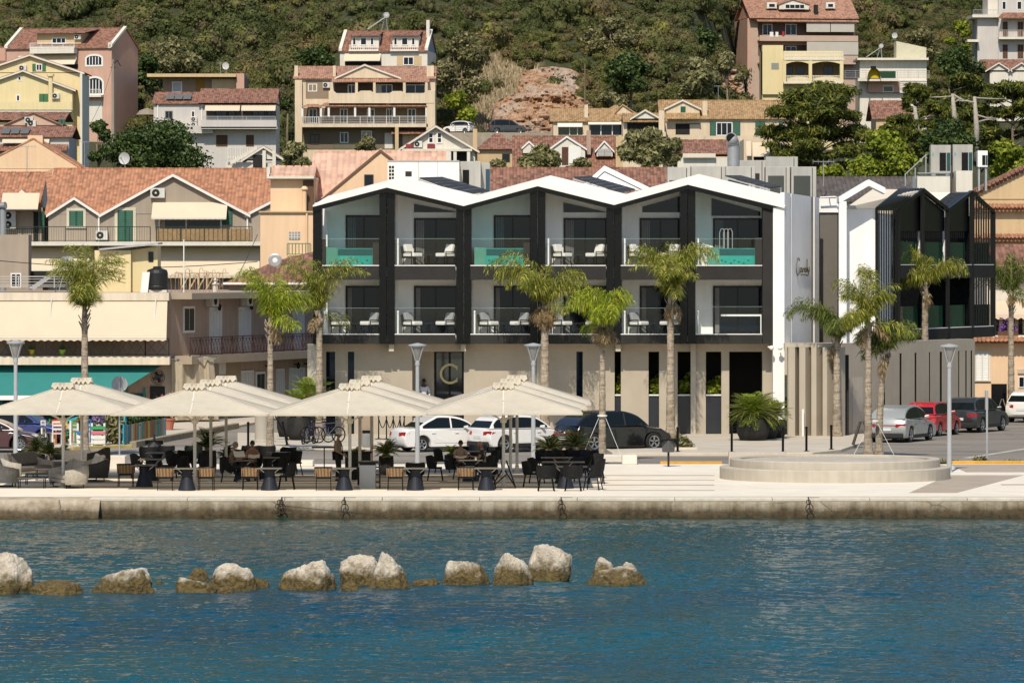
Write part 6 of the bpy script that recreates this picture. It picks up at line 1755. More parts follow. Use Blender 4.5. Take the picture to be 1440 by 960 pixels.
L.new(c,B.inputs['Base Color']);B.inputs['Roughness'].default_value = .95;bump(N,L,B,n1,1.0,.5)
def cutting(px0,px1,yt,yb,D,slope,seed,name,label):
 m = MB();nx,nz = 70,26
 vs_ = []
 for i in range(nx+1):
  for j in range(nz+1):
   px = px0+(px1-px0)*i/nx;x_ = X(px,D)
   e = math.sin(PI*i/nx)**.35
   z0_,z1_ = Z(yb,D),Z(yt,D)
   z_ = z0_+(z1_-z0_)*j/nz*(.55+.45*e)
   q_ = Vector((x_*.22+seed,z_*.3,0));d_ = 2.0*mn.noise(q_)+2.6*abs(mn.noise(q_*2.7))+1.7*abs(mn.noise(q_*6.1))+.8*mn.noise(q_*13)
   vs_.append((x_,D+slope*(j/nz)-d_*(.4+.6*e)+(1-e)*5,z_))
 m.add(vs_,[(i*(nz+1)+j,(i+1)*(nz+1)+j,(i+1)*(nz+1)+j+1,i*(nz+1)+j+1) for i in range(nx) for j in range(nz)])
 o = m.build(name,m_,flip=False);tag(o,kind='structure')
cutting(690,838,124,194,592,11,1.0,'rock_cutting','')
cutting(722,830,86,152,604,18,12.0,'upper_rock_ledge','')
cutting(690,790,36,62,668,6,9.0,'rock_outcrop','')
cutting(1015,1050,96,130,640,5,3.0,'rock_outcrop','')
t = thing('utility_pole','slim wooden pole in front of the reddish rock cutting','utility pole',(X(822.5,588),588,Z(190,588)));MB().tube([(0,0,-1),(0,0,Z(90,588)-Z(190,588))],[.16,.1],8).build('pole',M('pole_wood',(.16,.11,.07),.9,.2),t)
MB().bar((-.4,0,7.7),(.4,0,7.7),.08).build('cross_bar',M('pole_wood',(.16,.11,.07),.9,.2),t)
# ================================================================== TREES, PALMS, SCRUB
LEAFM = {
 'dark': leaf_mat('dark_leaf',[(0,(0.017,0.030,0.007)),(.5,(0.046,0.078,0.019)),(1,(0.114,0.155,0.038))],.2),
 'olive': leaf_mat('olive_leaf',[(0,(0.088,0.091,0.033)),(.5,(0.210,0.206,0.083)),(1,(0.385,0.346,0.165))],.3),
 'pine': leaf_mat('pine_needle',[(0,(0.024,0.038,0.007)),(.45,(0.078,0.099,0.015)),(.8,(0.175,0.180,0.026)),(1,(0.279,0.257,0.053))],.25),
 'bright': leaf_mat('bright_leaf',[(0,(0.075,0.108,0.009)),(.5,(0.195,0.244,0.020)),(1,(0.403,0.416,0.050))],.35),
 'grey': leaf_mat('grey_green_leaf',[(0,(0.082,0.085,0.035)),(.5,(0.176,0.167,0.070)),(1,(0.328,0.289,0.134))],.25),
 'palm': leaf_mat('palm_leaf',[(0,(0.061,0.090,0.013)),(.4,(0.173,0.210,0.027)),(.75,(0.345,0.360,0.053)),(1,(0.608,0.541,0.120))],.3),
 'palmlime': leaf_mat('palm_lime_leaf',[(0,(0.087,0.135,0.008)),(.5,(0.278,0.360,0.020)),(1,(0.592,0.612,0.066))],.35),
 'palmdark': leaf_mat('palm_dark_leaf',[(0,(0.030,0.065,0.012)),(.5,(0.102,0.149,0.029)),(1,(0.306,0.322,0.069))],.25),
 'dry': leaf_mat('dry_frond',[(0,(.16,.105,.05)),(.5,(.34,.24,.12)),(1,(.48,.37,.21))],.3),
 'cycad': leaf_mat('cycad_leaf',[(0,(0.047,0.081,0.007)),(.5,(0.156,0.227,0.014)),(1,(0.374,0.421,0.043))],.25),
 'cycadd': leaf_mat('cycad_dark_leaf',[(0,(.008,.016,.004)),(.5,(.022,.04,.01)),(1,(.06,.08,.02))],.2),
}
def scrub_mat():
 m,nt,B,N,L = newmat('scrub_leaf')
 g = N.new('ShaderNodeNewGeometry');P = g.outputs['Position']
 n1 = noise(N,L,P,.24,2,.5);n2 = noise(N,L,P,.05,3,.55)
 c = ramp(N,L,n1,[(.3,(.050,.062,.021)),(.43,(.094,.108,.035)),(.52,(.125,.130,.050)),(.6,(.145,.115,.065)),(.7,(.18,.19,.05))])
 c = mix(N,L,.75,c,ramp(N,L,n2,[(.36,(.66,.74,.66)),(.5,(1,1,1)),(.64,(1.3,1.15,1.0))]),'MULTIPLY')
 c = mix(N,L,1.0,c,ramp(N,L,g.outputs['Random Per Island'],[(0,(.74,.76,.74)),(.8,(1.12,1.12,1.08)),(1,(1.4,1.34,1.2))]),'MULTIPLY')
 L.new(c,B.inputs['Base Color']);B.inputs['Roughness'].default_value = .7;B.inputs['Specular IOR Level'].default_value = .15
 tr = N.new('ShaderNodeBsdfTranslucent');L.new(c,tr.inputs[0]);mx = N.new('ShaderNodeMixShader');mx.inputs[0].default_value = .3
 L.new(B.outputs[0],mx.inputs[1]);L.new(tr.outputs[0],mx.inputs[2]);L.new(mx.outputs[0],N['Material Output'].inputs[0])
 return m
LEAFM['scrub'] = scrub_mat()
def leaves(blobs,n,size,seed,elong=1.0,shell=.55,up=.35,flat=1.0,jit=.75):
 """leaf polygons scattered through ellipsoid clumps -> (N,4,3)"""
 rg = np.random.default_rng(seed)
 B_ = np.array(blobs,float)
 vol = B_[:,3]*B_[:,4]*B_[:,5]
 idx = rg.choice(len(B_),n,p=(vol**.75)/(vol**.75).sum())
 d = rg.normal(size=(n,3));d /= np.linalg.norm(d,axis=1)[:,None]
 r = (shell+(1-shell)*rg.random(n)**.6)*(1+.12*rg.normal(size=n))
 ph = rg.random((len(B_),3))*6
 k = np.sin(d[:,0]*5+ph[idx,0])+np.sin(d[:,1]*5+ph[idx,1])+np.sin(d[:,2]*5+ph[idx,2])
 r *= np.where(k > 1.1,.72,1.0)
 c = B_[idx,:3]+d*r[:,None]*B_[idx,3:6]
 nrm = d*.8+rg.normal(size=(n,3))*jit+np.array([0,0,up]);nrm /= np.linalg.norm(nrm,axis=1)[:,None]
 a = np.cross(nrm,rg.normal(size=(n,3)));a /= np.linalg.norm(a,axis=1)[:,None]
 b = np.cross(nrm,a)
 s = size*(.55+.9*rg.random(n))
 a *= (s*.5*elong)[:,None];b *= (s*.5/max(1,elong*.75))[:,None]
 return np.stack([c-a,c-b*.9,c+a,c+b*.9],1)
def blobset(w,h,seed,n,rmin=.22,rmax=.4,base=.25,top=1.0):
 rr = random.Random(seed);out = []
 for k in range(n):
  t = rr.random();z = h*(base+(top-base)*t);q = math.sin(PI*min(1,.25+.72*t))**.7
  a = rr.uniform(0,2*PI);rad = w/2*q*math.sqrt(rr.random())*.78
  r = rr.uniform(rmin,rmax)*w/2*1.2
  out.append((rad*math.cos(a),rad*math.sin(a),z,r,r,r*rr.uniform(.6,.85)))
 return out
def limbs(m,base,tops,r0,seed):
 rr = random.Random(seed)
 for t in tops:
  a,b = Vector(base),Vector(t)
  mid = a.lerp(b,.5)+Vector((rr.uniform(-.3,.3),rr.uniform(-.3,.3),rr.uniform(-.1,.4)))
  m.tube([a,mid,b],[r0,r0*.6,r0*.15],6)
def tree(name,label,cat,px0,px1,py0,py1,D,kind,seed,nleaf=2600,leaf=.35,trunk=.12,group=None,nb=12,base=.22,elong=1,ground=None,cw=None,ytrunk=None):
 """crown fills px0..px1 x py0..py1 ; the trunk stands on the ground"""
 s = D/K;w,h = (px1-px0)*s,(py1-py0)*s
 x = X((px0+px1)/2,D);zt,zb = Z(py0,D),Z(py1,D)
 zg = hill_z(x,D)-.3 if ground is None else ground
 zg = min(zg,zb)
 t = thing(name,label,cat,(x,D,zg),0,group)
 H = zt-zg;hb = zb-zg
 m = MB();rr = random.Random(seed)
 top = H*.72 if hb < H*.4 else hb+(H-hb)*.5
 m.tube([(0,0,-.5),(rr.uniform(-.1,.1),0,top*.5),(rr.uniform(-.3,.3),0,top)],[trunk*1.3,trunk,trunk*.5],8)
 bl = [(bx,by,hb+bz,a,b,c) for bx,by,bz,a,b,c in blobset(w,h,seed,nb,base=base,top=.86)]
 limbs(m,(0,0,max(.3,hb+h*.1)),[(b_[0]*.9,b_[1]*.9,b_[2]) for b_ in bl[:7]],trunk*.6,seed)
 m.build('trunk',BARK,t,smooth=True)
 np_mesh('crown',leaves(bl,nleaf,leaf,seed,elong),4,LEAFM[kind],t)
 return t
def scrub():
 rr = random.Random(12);out = []
 rg = np.random.default_rng(7)
 protos = [];cores = []
 bm = bmesh.new();bmesh.ops.create_icosphere(bm,subdivisions=2,radius=1);ic = np.array([[v.co[:] for v in f.verts] for f in bm.faces]);bm.free()
 for k in range(8):
  q = random.Random(100+k);bl = [(0,0,.75,1.15,1.15,.95)]
  for j in range(5): a = q.uniform(0,2*PI);r = q.uniform(.45,.75);d_ = q.uniform(.5,1.0);bl.append((d_*math.cos(a),d_*math.sin(a),q.uniform(.4,1.15),r,r,r*.85))
  protos.append(leaves(bl,1050,.17,50+k,1.1,.86,.25,1.0,.42))
  cores.append(bl)
 CV = [];CF = []
 def bare(px,py):
  return ((px-684)/42)**2+((py-140)/52)**2 < 1 or (694 < px < 828 and 96 < py < 192)
 n = 0
 for D in np.arange(592,800,2.3):
  wpx = 2.7/D*K
  px = -200+rr.random()*20
  while px < 1640:
   px += wpx*rr.uniform(.55,1.1)
   d = D+rr.uniform(-2,2);x = X(px,d);z = hill_z(x,d);py = HY-(z-HC)*K/d
   if py < -35 or py > 215: continue
   if bare(px+rr.uniform(-14,14),py+rr.uniform(-8,8)) and rr.random() > .07: continue
   if 8 < px < 190 and d < 615 or 205 < px < 390 and d < 610 or 475 < px < 604 and d < 624 or (1040 < px < 1310 and d < 716) or (px > 1355 and d < 735): continue
   if 600 < px < 790 and d < 594: continue
   s = rr.uniform(.55,1.25)*(1.0 if rr.random() > .14 else 1.7)
   a = rr.uniform(0,2*PI);ca,sa = math.cos(a),math.sin(a)
   ki = rr.randrange(8);hz_ = rr.uniform(.8,1.35);V = protos[ki]*s
   W = V.copy();W[...,0] = V[...,0]*ca-V[...,1]*sa;W[...,1] = V[...,0]*sa+V[...,1]*ca;W[...,2] *= hz_
   W += np.array([x,d,z-.3])
   out.append(W);n += 1
   for (bx,by,bz,r1,r2,r3) in cores[ki]: CV.append((ic*np.array([r1,r2,r3])*.76*s+np.array([bx*ca-by*sa,bx*sa+by*ca,bz])*s)*np.array([1,1,hz_])+np.array([x,d,z-.3]))
 A_ = np.concatenate(out);C_ = np.concatenate(CV)
 me = bpy.data.meshes.new('hillside_scrub');nA,nC = len(A_),len(C_)
 cu,inv = np.unique(np.round(C_.reshape(-1,3),3),axis=0,return_inverse=True)
 me.vertices.add(nA*4+len(cu));me.vertices.foreach_set('co',np.concatenate([A_.reshape(-1,3),cu]).astype(np.float32).reshape(-1))
 me.loops.add(nA*4+nC*3);me.loops.foreach_set('vertex_index',np.concatenate([np.arange(nA*4),inv.reshape(-1)+nA*4]).astype(np.int32))
 me.polygons.add(nA+nC);me.polygons.foreach_set('loop_start',np.concatenate([np.arange(0,nA*4,4),nA*4+np.arange(0,nC*3,3)]).astype(np.int32))
 me.update(calc_edges=True)
 me.polygons.foreach_set('use_smooth',np.concatenate([np.zeros(nA,bool),np.ones(nC,bool)]))
 o = link_mesh(me,'hillside_scrub',LEAFM['scrub'])
 tag(o,'dense dry green scrub covering the hillside behind the town','scrub',None,'stuff')
scrub()
def tufts():
 rg = np.random.default_rng(3);out = []
 for k in range(3600):
  px = 692+rg.normal()*30;d = 596+rg.random()*36;x = X(px,d);z = hill_z(x,d)
  h = .25+.45*rg.random();a = rg.random()*PI;w_ = .12
  dx,dy = w_*math.cos(a),w_*math.sin(a)
  l = rg.normal(size=2)*.12
  out.append([(x-dx,d-dy,z-.05),(x+dx,d+dy,z-.05),(x+dx*.3+l[0],d+l[1],z+h),(x-dx*.3+l[0],d+l[1],z+h)])
 o = np_mesh('dry_grass',np.array(out),4,leaf_mat('dry_grass_blade',[(0,(.2,.15,.08)),(.5,(.34,.27,.16)),(1,(.46,.39,.25))],.2))
 tag(o,'dry straw-coloured grass on the open slope in the middle of the hill','grass',None,'stuff')
tufts()
HT = [
 ('hill_shrub_tree','dark bushy tree left of the bare slope, beside the white villa',606,690,40,150,598,'grey',1),
 ('hill_shrub_tree','rounded bright green tree at the end of the beige apartment house',612,672,128,178,590,'bright',2),
 ('hill_shrub_tree','olive-grey bush at the top of the bare slope',690,760,4,50,655,'grey',3),
 ('hill_shrub_tree','dark bush standing alone on the upper bare slope',747,776,48,90,640,'dark',4),
 ('hill_shrub_tree','greener bush next to the dark one on the upper bare slope',772,812,48,88,642,'grey',5),
 ('hill_shrub_tree','big dark green tree right of the reddish rock cutting',845,928,68,150,600,'dark',6),
 ('hill_shrub_tree','grey-brown bush above the slim wooden pole',820,900,24,85,630,'grey',7),
 ('hill_shrub_tree','dark green bush above the tan roof with the antenna',945,1015,36,80,640,'dark',8),
 ('hill_shrub_tree','olive tree behind the arched attic window roof',950,1020,78,145,600,'olive',9),
 ('hill_shrub_tree','dark tree just left of the top apartment house',1000,1046,68,132,610,'grey',10),
 ('hill_shrub_tree','low bush at the foot of the reddish rock cutting, right end',838,878,122,155,592,'grey',11),
 ('hill_shrub_tree','grey-green bush in the gap between lilac house and beige apartments',392,416,138,156,592,'dark',12),
 ('hill_shrub_tree','dark tree right behind the pink house',180,232,70,130,616,'dark',13),
 ('hill_shrub_tree','yellow-green bush on the slope above the flat roofed house',205,290,58,104,625,'grey',14),
 ('hill_shrub_tree','dark bush left of the white villa on the hill',412,476,70,92,612,'dark',15),
 ('hill_shrub_tree','green tree above the white flat roofed house',1268,1330,38,85,722,'grey',16),
 ('hill_shrub_tree','round tree left of the right villa',1330,1372,24,75,735,'bright',17),
 ('hill_shrub_tree','dark green tree below the right villa',1310,1385,66,112,690,'dark',18),
 ('ficus_tree','wide dark green ficus below the lilac house',140,304,176,244,480,'dark',21),
 ('ficus_tree','dark ivy-like tree in the gap beside the yellow house',118,160,165,240,500,'dark',22),
 ('olive_tree','feathery olive tree among the red roofs, tallest of the olives',868,950,178,240,420,'olive',23),
 ('olive_tree','small feathery olive tree right of the tallest olive',935,962,188,240,425,'olive',24),
 ('olive_tree','feathery tree in front of the three dormers',724,790,203,248,420,'olive',25),
 ('olive_tree','low olive bush between the dormers and the rear white gable',795,832,222,246,415,'grey',26),
 ('olive_tree','pale shrubby tree left of the peach house roof ridge',390,442,203,238,430,'olive',27),
 ('olive_tree','thin shrub in front of the beige apartment ground floor',500,534,192,215,460,'olive',28),
 ('olive_tree','small shrub at right of the yellow hip roof house',684,720,218,246,430,'olive',29),
 ('broadleaf_tree','bright yellow-green broadleaf tree behind the rooftop units, left',1190,1290,188,262,390,'bright',31),
 ('broadleaf_tree','bright yellow-green tree right of the rooftop units',1370,1450,200,252,400,'bright',32),
 ('broadleaf_tree','dark leafy tree between the bright tree and the pines',1278,1380,165,245,420,'dark',33),
 ('broadleaf_tree','small bright shrub below the big pine',1150,1195,232,256,385,'bright',34),
]
for (nm,lab,a,b,y0,y1,D,kind,sd_) in HT:
 far = D > 585
 tree(nm,lab,'tree',a,b,y0,y1,D,kind,sd_,int(1200+.8*(b-a)*(y1-y0)) if far else int(2200+1.0*(b-a)*(y1-y0)),(.34 if kind != 'olive' else .42) if far else .28,.14,
   {'h': 'bushy trees on the hillside','f': None,'o': 'olive trees among the roofs','b': 'broadleaf trees behind the right wing'}[nm[0]],14 if b-a > 60 else 8,.18,1.8 if kind == 'olive' else 1.1)
def pine(label,px0,px1,py0,py1,D,seed,trunk_px=None,bare=False,n=6500,kind='pine',nl_=40):
 s = D/K;w,h = (px1-px0)*s,(py1-py0)*s
 x = X((px0+px1)/2 if trunk_px is None else trunk_px,D);ox = X((px0+px1)/2,D)-x
 zt = Z(py0,D);zg = min(hill_z(x,D),Z(py1,D))-.5
 t = thing('pine_tree',label,'tree',(x,D,zg),0,'pine trees on the right')
 H = zt-zg;rr = random.Random(seed)
 m = MB();lean = rr.uniform(-.6,.6)
 spine = [(0,0,-.5),(lean*.3,0,H*.35),(lean*.2,.2,H*.65),(lean,0,H*.92)]
 m.tube(spine,[.26,.22,.15,.05],8)
 bl = []
 zb = Z(py1,D)-zg
 for k in range(nl_):
  tt = rr.random()**.85;z = zb+(H-zb)*(.06+.86*tt)
  q = (math.sin(PI*min(.98,.18+.8*tt)))**.6
  a = rr.uniform(0,2*PI);rad = w/2*q*(.35+.6*rr.random())
  p = Vector((ox+rad*math.cos(a),rad*math.sin(a)*.8,z))
  st = Vector((0,0,max(.8,z-rad*.55)))
  mid = st.lerp(p,.55)+Vector((0,0,-.2+rr.uniform(0,.5)))
  m.tube([st,mid,p],[.075,.05,.015],5)
  r = rr.uniform(.12,.23)*w/2
  for j in range(2): bl.append((p.x+rr.uniform(-.5,.5),p.y+rr.uniform(-.5,.5),p.z+rr.uniform(0,.5),r*1.35,r*1.25,r*.55))
 m.build('trunk',BARK,t,smooth=True)
 np_mesh('crown',leaves(bl,int(n*1.5),.23,seed,2.4,.35,.6),4,LEAFM[kind],t)
 return t
pine('big spreading pine left of the white flat roofed house',1076,1236,112,255,425,41,1146,n=26000,nl_=70)
pine('broad pine with bare grey branches behind the bright tree',1262,1350,145,232,440,42,1288,n=12000)
pine('dark pine in front of the right villa, left of the edge tree',1305,1400,95,215,460,43,1342,n=16000)
pine('dark pine cut off by the right edge of the photo',1372,1480,108,235,450,44,1425,n=18000)
pine('dense pine filling the gap under the red roof in the pines',1225,1300,165,240,430,46,n=9000)
pine('dense dark pine between the two bare grey trunks',1335,1420,150,240,455,47,n=12000)
pine('small pine beside the white flat roofed house',1265,1315,120,170,520,45,n=6000)
def snag(label,px,py0,py1,D,seed,arms):
 t = thing('bare_tree',label,'tree',(X(px,D),D,Z(py1,D)-2),0,'bare grey tree trunks among the pines')
 m = MB();rr = random.Random(seed);H = Z(py0,D)-Z(py1,D)+2
 m.tube([(0,0,0),(.1,0,H*.5),(-.1,0,H)],[.3,.25,.14],8)
 for dx,dz,z in arms:
  m.tube([(0,0,H*z),(dx*.5,-.2,H*z+dz*.9),(dx,-.2,H*z+dz)],[.1,.07,.025],6)
  m.tube([(dx*.6,-.2,H*z+dz*.95),(dx*.8,-.2,H*z+dz*.5)],[.04,.015],5)
 m.build('trunk',M('grey_dead_wood',(.36,.32,.27),.9,.25,4),t,smooth=True)
snag('bare grey pine trunk with pale arching limbs, left one',1341,132,170,445,1,[(-2.2,-.1,.95),(1.8,-.6,.98),(.9,.4,.8)])
snag('bare grey pine trunk with pale level limbs, right one',1372,136,196,444,2,[(2.6,-.1,.98),(-1.6,.2,.9),(1.9,-.3,.72),(2.0,.3,.6)])
snag('thick leaning grey trunk below the red roof in the pines',1288,150,180,438,3,[(-2.6,-1.4,.7),(-1.2,-.9,.9)])
def palm(label,px,py_base,py_top,crown,fronds,seed,D=None,kind='palm',dry=4,lean=0.0,r=.15,zg=0.0,droop=1.0,trunk_py=None,ls=1.0):
 """crown: list of lobes (azimuth deg, elevation deg, length m); leaflets hang as plumes"""
 D = D or G(py_base,zg)
 s = D/K;x = X(px,D)
 t = thing('palm_tree',label,'palm tree',(x,D,zg),0,'palm trees along the seafront')
 rr = random.Random(seed);rg = np.random.default_rng(seed)
 H = Z(trunk_py-8,D)-zg
 m = MB();nseg = 26;pts = [];rad = []
 for i in range(nseg+1):
  q = i/nseg
  pts.append((lean*q*q,.05*math.sin(q*3),H*q-.05));rad.append(r*(1.25-.45*q+(.35 if q < .04 else 0))*(1+(.07 if i % 2 else -.04)))
 pts.append((lean,0,H+.25));rad.append(r*.55)
 m.tube(pts,rad,10)
 for k in range(14):
  a = rr.uniform(0,2*PI);q = 1-.16*rr.random()
  bx,by = lean+r*.8*math.cos(a),r*.8*math.sin(a)
  m.bar((bx,by,H*q),(bx+.14*math.cos(a),by+.14*math.sin(a),H*q+.28),.06,.03)
 m.build('trunk',TRUNKM,t,smooth=True)
 c0 = np.array([lean,0,H])
 green,dr = [],[];st = MB()
 specs = []
 for (az,el,ln,cnt) in crown:
  for k in range(int(cnt*1.4+.5)): specs.append((az+rr.uniform(-20,20),min(86,el+24)+rr.uniform(-14,6),1.58*ls*ln*rr.uniform(.7,1.15),False))
 for k in range(fronds//2): specs.append((rr.uniform(0,360),rr.uniform(0,78),rr.uniform(.8,1.2)*np.mean([c[2] for c in crown]),False))
 for k in range(dry): specs.append((rr.uniform(0,360),rr.uniform(-70,-15),rr.uniform(.7,1.1),True))
 for az,el,ln,isdry in specs:
  az,el = R(az),R(el)
  p = c0.copy();n = 22;path = [p.copy()]
  for i in range(n):
   e = el-droop*(i/n)**2.5*2.1*(1.0 if el > .3 else .5)
   p = p+ln/n*np.array([math.cos(az)*math.cos(e),math.sin(az)*math.cos(e),math.sin(e)]);path.append(p.copy())
  P_ = np.array(path)
  st.tube([tuple(q) for q in P_[::4]],[.03,.024,.018,.014,.01,.007][:len(P_[::4])],4)
  nl = 110
  for j in range(nl):
   q = .12+.88*j/nl;f = q*n;i = min(n-1,int(f));pos = P_[i]*(1-(f-i))+P_[i+1]*(f-i)
   tan = P_[i+1]-P_[i];tan = tan/np.linalg.norm(tan)
   side = np.cross(tan,[0,0,1]);ns = np.linalg.norm(side)
   side = side/ns if ns > .05 else np.array([-math.sin(az),math.cos(az),0])
   upv = np.cross(side,tan)
   th = rg.uniform(-1.2,1.2);sgn = 1 if j % 2 else -1
   d = side*sgn*math.cos(th)+upv*math.sin(th)*.7+tan*.55
   d = d/np.linalg.norm(d);ll = (.66 if not isdry else .4)*math.sin(PI*(.16+.8*q))**.6*rg.uniform(.7,1.15)
   w_ = .0125+.006*rg.random()
   p1 = pos+d*ll*.5;d2 = d+np.array([0,0,-1.15*droop]);d2 /= np.linalg.norm(d2);p2 = p1+d2*ll*.55
   wv = np.cross(d,rg.normal(size=3));wv = wv/np.linalg.norm(wv)*w_
   (dr if isdry or rg.random() < .05 else green).append([pos-wv*.6,p1-wv,p2,p1+wv]);
 np_mesh('crown',np.array(green),4,LEAFM[kind],t)
 if dr: np_mesh('dry_fronds',np.array(dr),4,LEAFM['dry'],t)
 st.build('frond_stalks',M('frond_stalk',(.2,.19,.06),.7,.15),t)
 return t
palm('tall palm with a forked upright crown before the cream awning',119,640,352,[(100,86,2.2,5),(10,62,2.0,6),(180,60,1.7,6),(270,35,1.2,5)],5,1,kind='palm',dry=0,trunk_py=446,r=.14)
palm('slim palm with a fresh lime crown by the corner building side balcony',380,634,375,[(150,75,2.0,6),(0,38,1.6,5),(60,80,1.8,4)],5,2,kind='palmlime',dry=1,trunk_py=462,r=.125,ls=0.85)
palm('palm with a fountain crown against the hotel left end',449,600,372,[(180,70,2.0,5),(0,58,2.0,5),(110,80,1.8,5)],6,3,D=220.5,kind='palm',dry=1,trunk_py=452,r=.15)
palm('large palm with drooping half dry crown at the hotel middle',766,608,356,[(180,52,2.3,9),(0,45,1.8,6),(250,50,1.7,6),(90,78,1.6,4)],5,4,D=221,kind='palm',dry=13,trunk_py=440,r=.185,droop=1.35)
palm('leaning lime green palm with propped trunk beside the black car',847,647,390,[(110,72,1.7,6),(190,52,1.6,8),(20,60,1.7,7),(270,30,1.3,6)],5,5,D=194.4,kind='palmlime',dry=6,trunk_py=466,r=.12,droop=1.3,ls=0.72)
palm('full round palm before the third hotel gable',943,614,325,[(180,58,2.1,8),(0,60,2.1,8),(90,75,2.0,7),(270,50,1.8,9)],9,6,D=220.6,kind='palm',dry=2,trunk_py=428,r=.165,droop=1.2)
palm('dark palm with a long arching left frond before the angled concrete fins',1177,612,405,[(180,42,2.6,5),(160,70,1.7,6),(10,55,1.2,4),(270,40,1.3,6)],5,7,D=221.5,kind='palmdark',dry=1,trunk_py=486,r=.16,droop=1.15,ls=0.75)
palm('ragged pale palm on the promenade, left of the pair behind the round platform',1221,641,380,[(95,84,2.3,5),(170,55,1.8,5),(10,55,1.6,4),(230,10,1.3,4)],5,8,D=198.6,kind='palm',dry=2,trunk_py=462,r=.135,ls=0.78)
palm('low drooping palm, right of the pair behind the round platform',1236,641,440,[(20,50,1.5,6),(160,45,1.3,5),(80,75,1.4,4)],5,9,D=199.4,kind='palmdark',dry=1,trunk_py=506,r=.125,lean=.25,droop=1.25,ls=0.80)
palm('palm with a crown leaning over the black slatted gables',1301,592,342,[(170,72,2.3,6),(0,40,2.0,7),(200,25,1.6,6),(90,60,1.5,4)],7,10,D=236,kind='palm',dry=1,trunk_py=412,r=.165,droop=1.2,ls=0.80)
palm('far right palm against the striped awning',1422,582,374,[(180,45,2.2,7),(10,50,2.0,6),(90,75,1.8,5)],6,11,D=256,kind='palmdark',dry=2,trunk_py=424,r=.15,droop=1.1)
for (px,D,lab) in ((847,194.4,'white guy ropes propping the lime palm beside the black car'),(1229,199,'white guy ropes propping the pair of palms behind the round platform')):
 t = thing('guy_ropes',lab,'guy ropes',(X(px,D),D,0))
 m = MB();
 for dx,dy in ((-.85,-.3),(.8,-.3),(.2,.8)): m.bar((dx*.12,dy*.12,1.75 if px < 900 else 1.4),(dx,dy,.02),.014)
 m.build('rope',FRAME,t);MB().lathe([(.19,1.72 if px < 900 else 1.37),(.19,1.78 if px < 900 else 1.43)],12).build('collar',FRAME,t)
def cycad(label,px,D,z,pot,h,wd,seed,kind='cycad',up=55,nf=44,name='potted_cycad',group='potted cycads',potmat=None):
 t = thing(name,label,'potted plant',(X(px,D),D,z),0,group)
 pr,ph = pot
 MB().lathe([(pr*.78,0),(pr*.98,ph*.35),(pr*1.0,ph*.6),(pr*.94,ph),(pr*.86,ph),(pr*.84,ph-.08)],24).build('pot',potmat or DGREY,t,smooth=True)
 MB().lathe([(pr*.84,ph-.07),(.0,ph-.05)],20).build('soil',SOIL,t)
 rr = random.Random(seed);rg = np.random.default_rng(seed);out = [];st = MB()
 MB().lathe([(.13,ph-.1),(.15,ph+h*.12),(.06,ph+h*.18)],10).build('stem',BARK,t)
 for k in range(nf):
  az = rr.uniform(0,2*PI);el = R(up+rr.uniform(-45,30));ln = wd/2*rr.uniform(.85,1.15)*1.15
  p = np.array([0,0,ph+h*.15]);n = 14;path = [p.copy()]
  for i in range(n):
   e = el-1.25*(i/n)**1.3;p = p+ln/n*np.array([math.cos(az)*math.cos(e),math.sin(az)*math.cos(e),math.sin(e)]);path.append(p.copy())
  P_ = np.array(path);st.tube([tuple(q) for q in P_[::3]],.012,4)
  for j in range(46):
   q = .1+.9*j/46;f = q*n;i = min(n-1,int(f));pos = P_[i]*(1-(f-i))+P_[i+1]*(f-i)
   tan = P_[i+1]-P_[i];tan /= np.linalg.norm(tan);side = np.cross(tan,[0,0,1]);side /= max(.05,np.linalg.norm(side))
   up_ = np.cross(side,tan);sg = 1 if j % 2 else -1
   d = side*sg*.85+tan*.55+up_*.25;ll = .19*wd/1.4*math.sin(PI*(.12+.84*q))**.7
   wv = tan*.012+up_*.006
   out.append([pos-wv,pos+d*ll*.5-wv,pos+d*ll,pos+d*ll*.5+wv])
 np_mesh('fronds',np.array(out),4,LEAFM[kind],t);st.build('frond_stalks',M('frond_stalk',(.2,.19,.06),.7,.15),t)
 return t
cycad('largest potted cycad, in a round charcoal pot at the hotel passage',1059,216.5,0,(.72,.95),1.2,2.35,1,nf=130,up=42)
cycad('middle potted cycad half hidden behind the largest one at the passage',1075,218.5,0,(.6,.85),.9,1.9,2,nf=90,up=42)
cycad('right potted cycad in a charcoal pot by the hotel corner',1090,220,0,(.5,.8),.9,1.6,3)
cycad('bright potted cycad before the hotel left end, front one',421,217,0,(.55,1.0),.9,2.3,4,nf=60)
cycad('taller potted cycad behind the front one at the hotel left end',436,222,0,(.6,1.25),1.2,2.6,5,nf=60)
cycad('potted cycad in a tall dark pot at far side of the hotel left end',405,221,0,(.5,1.1),.7,1.3,12,kind='cycadd')
cycad('dark cycad in a tall pot among the left dining tables',293,179.5,0,(.3,.95),.75,1.5,6,kind='cycadd',nf=34)
cycad('smaller dark cycad right behind the tall one among the left dining tables',318,182,0,(.25,.6),.45,.9,13,kind='cycadd',nf=26)
cycad('dark cycad behind the rear black chairs, right one by the lime palm',810,187,0,(.35,.7),.6,1.5,7,kind='cycadd')
cycad('dark cycad behind the rear black chairs, left one',773,187.5,0,(.35,.62),.5,1.3,8,kind='cycadd')
cycad('leafy dark plant in a black pot between the lounge sofas, left one',52,185,0,(.32,.6),.6,1.2,9,kind='cycadd',up=65)
cycad('leafy dark plant in a black pot between the lounge sofas, right one',70,183.5,0,(.3,.55),.5,1.0,10,kind='cycadd',up=65)
cycad('small dark plant behind the grey lounge sofa back',88,186.5,0,(.22,.5),.4,.8,14,kind='cycadd',up=65,nf=24)
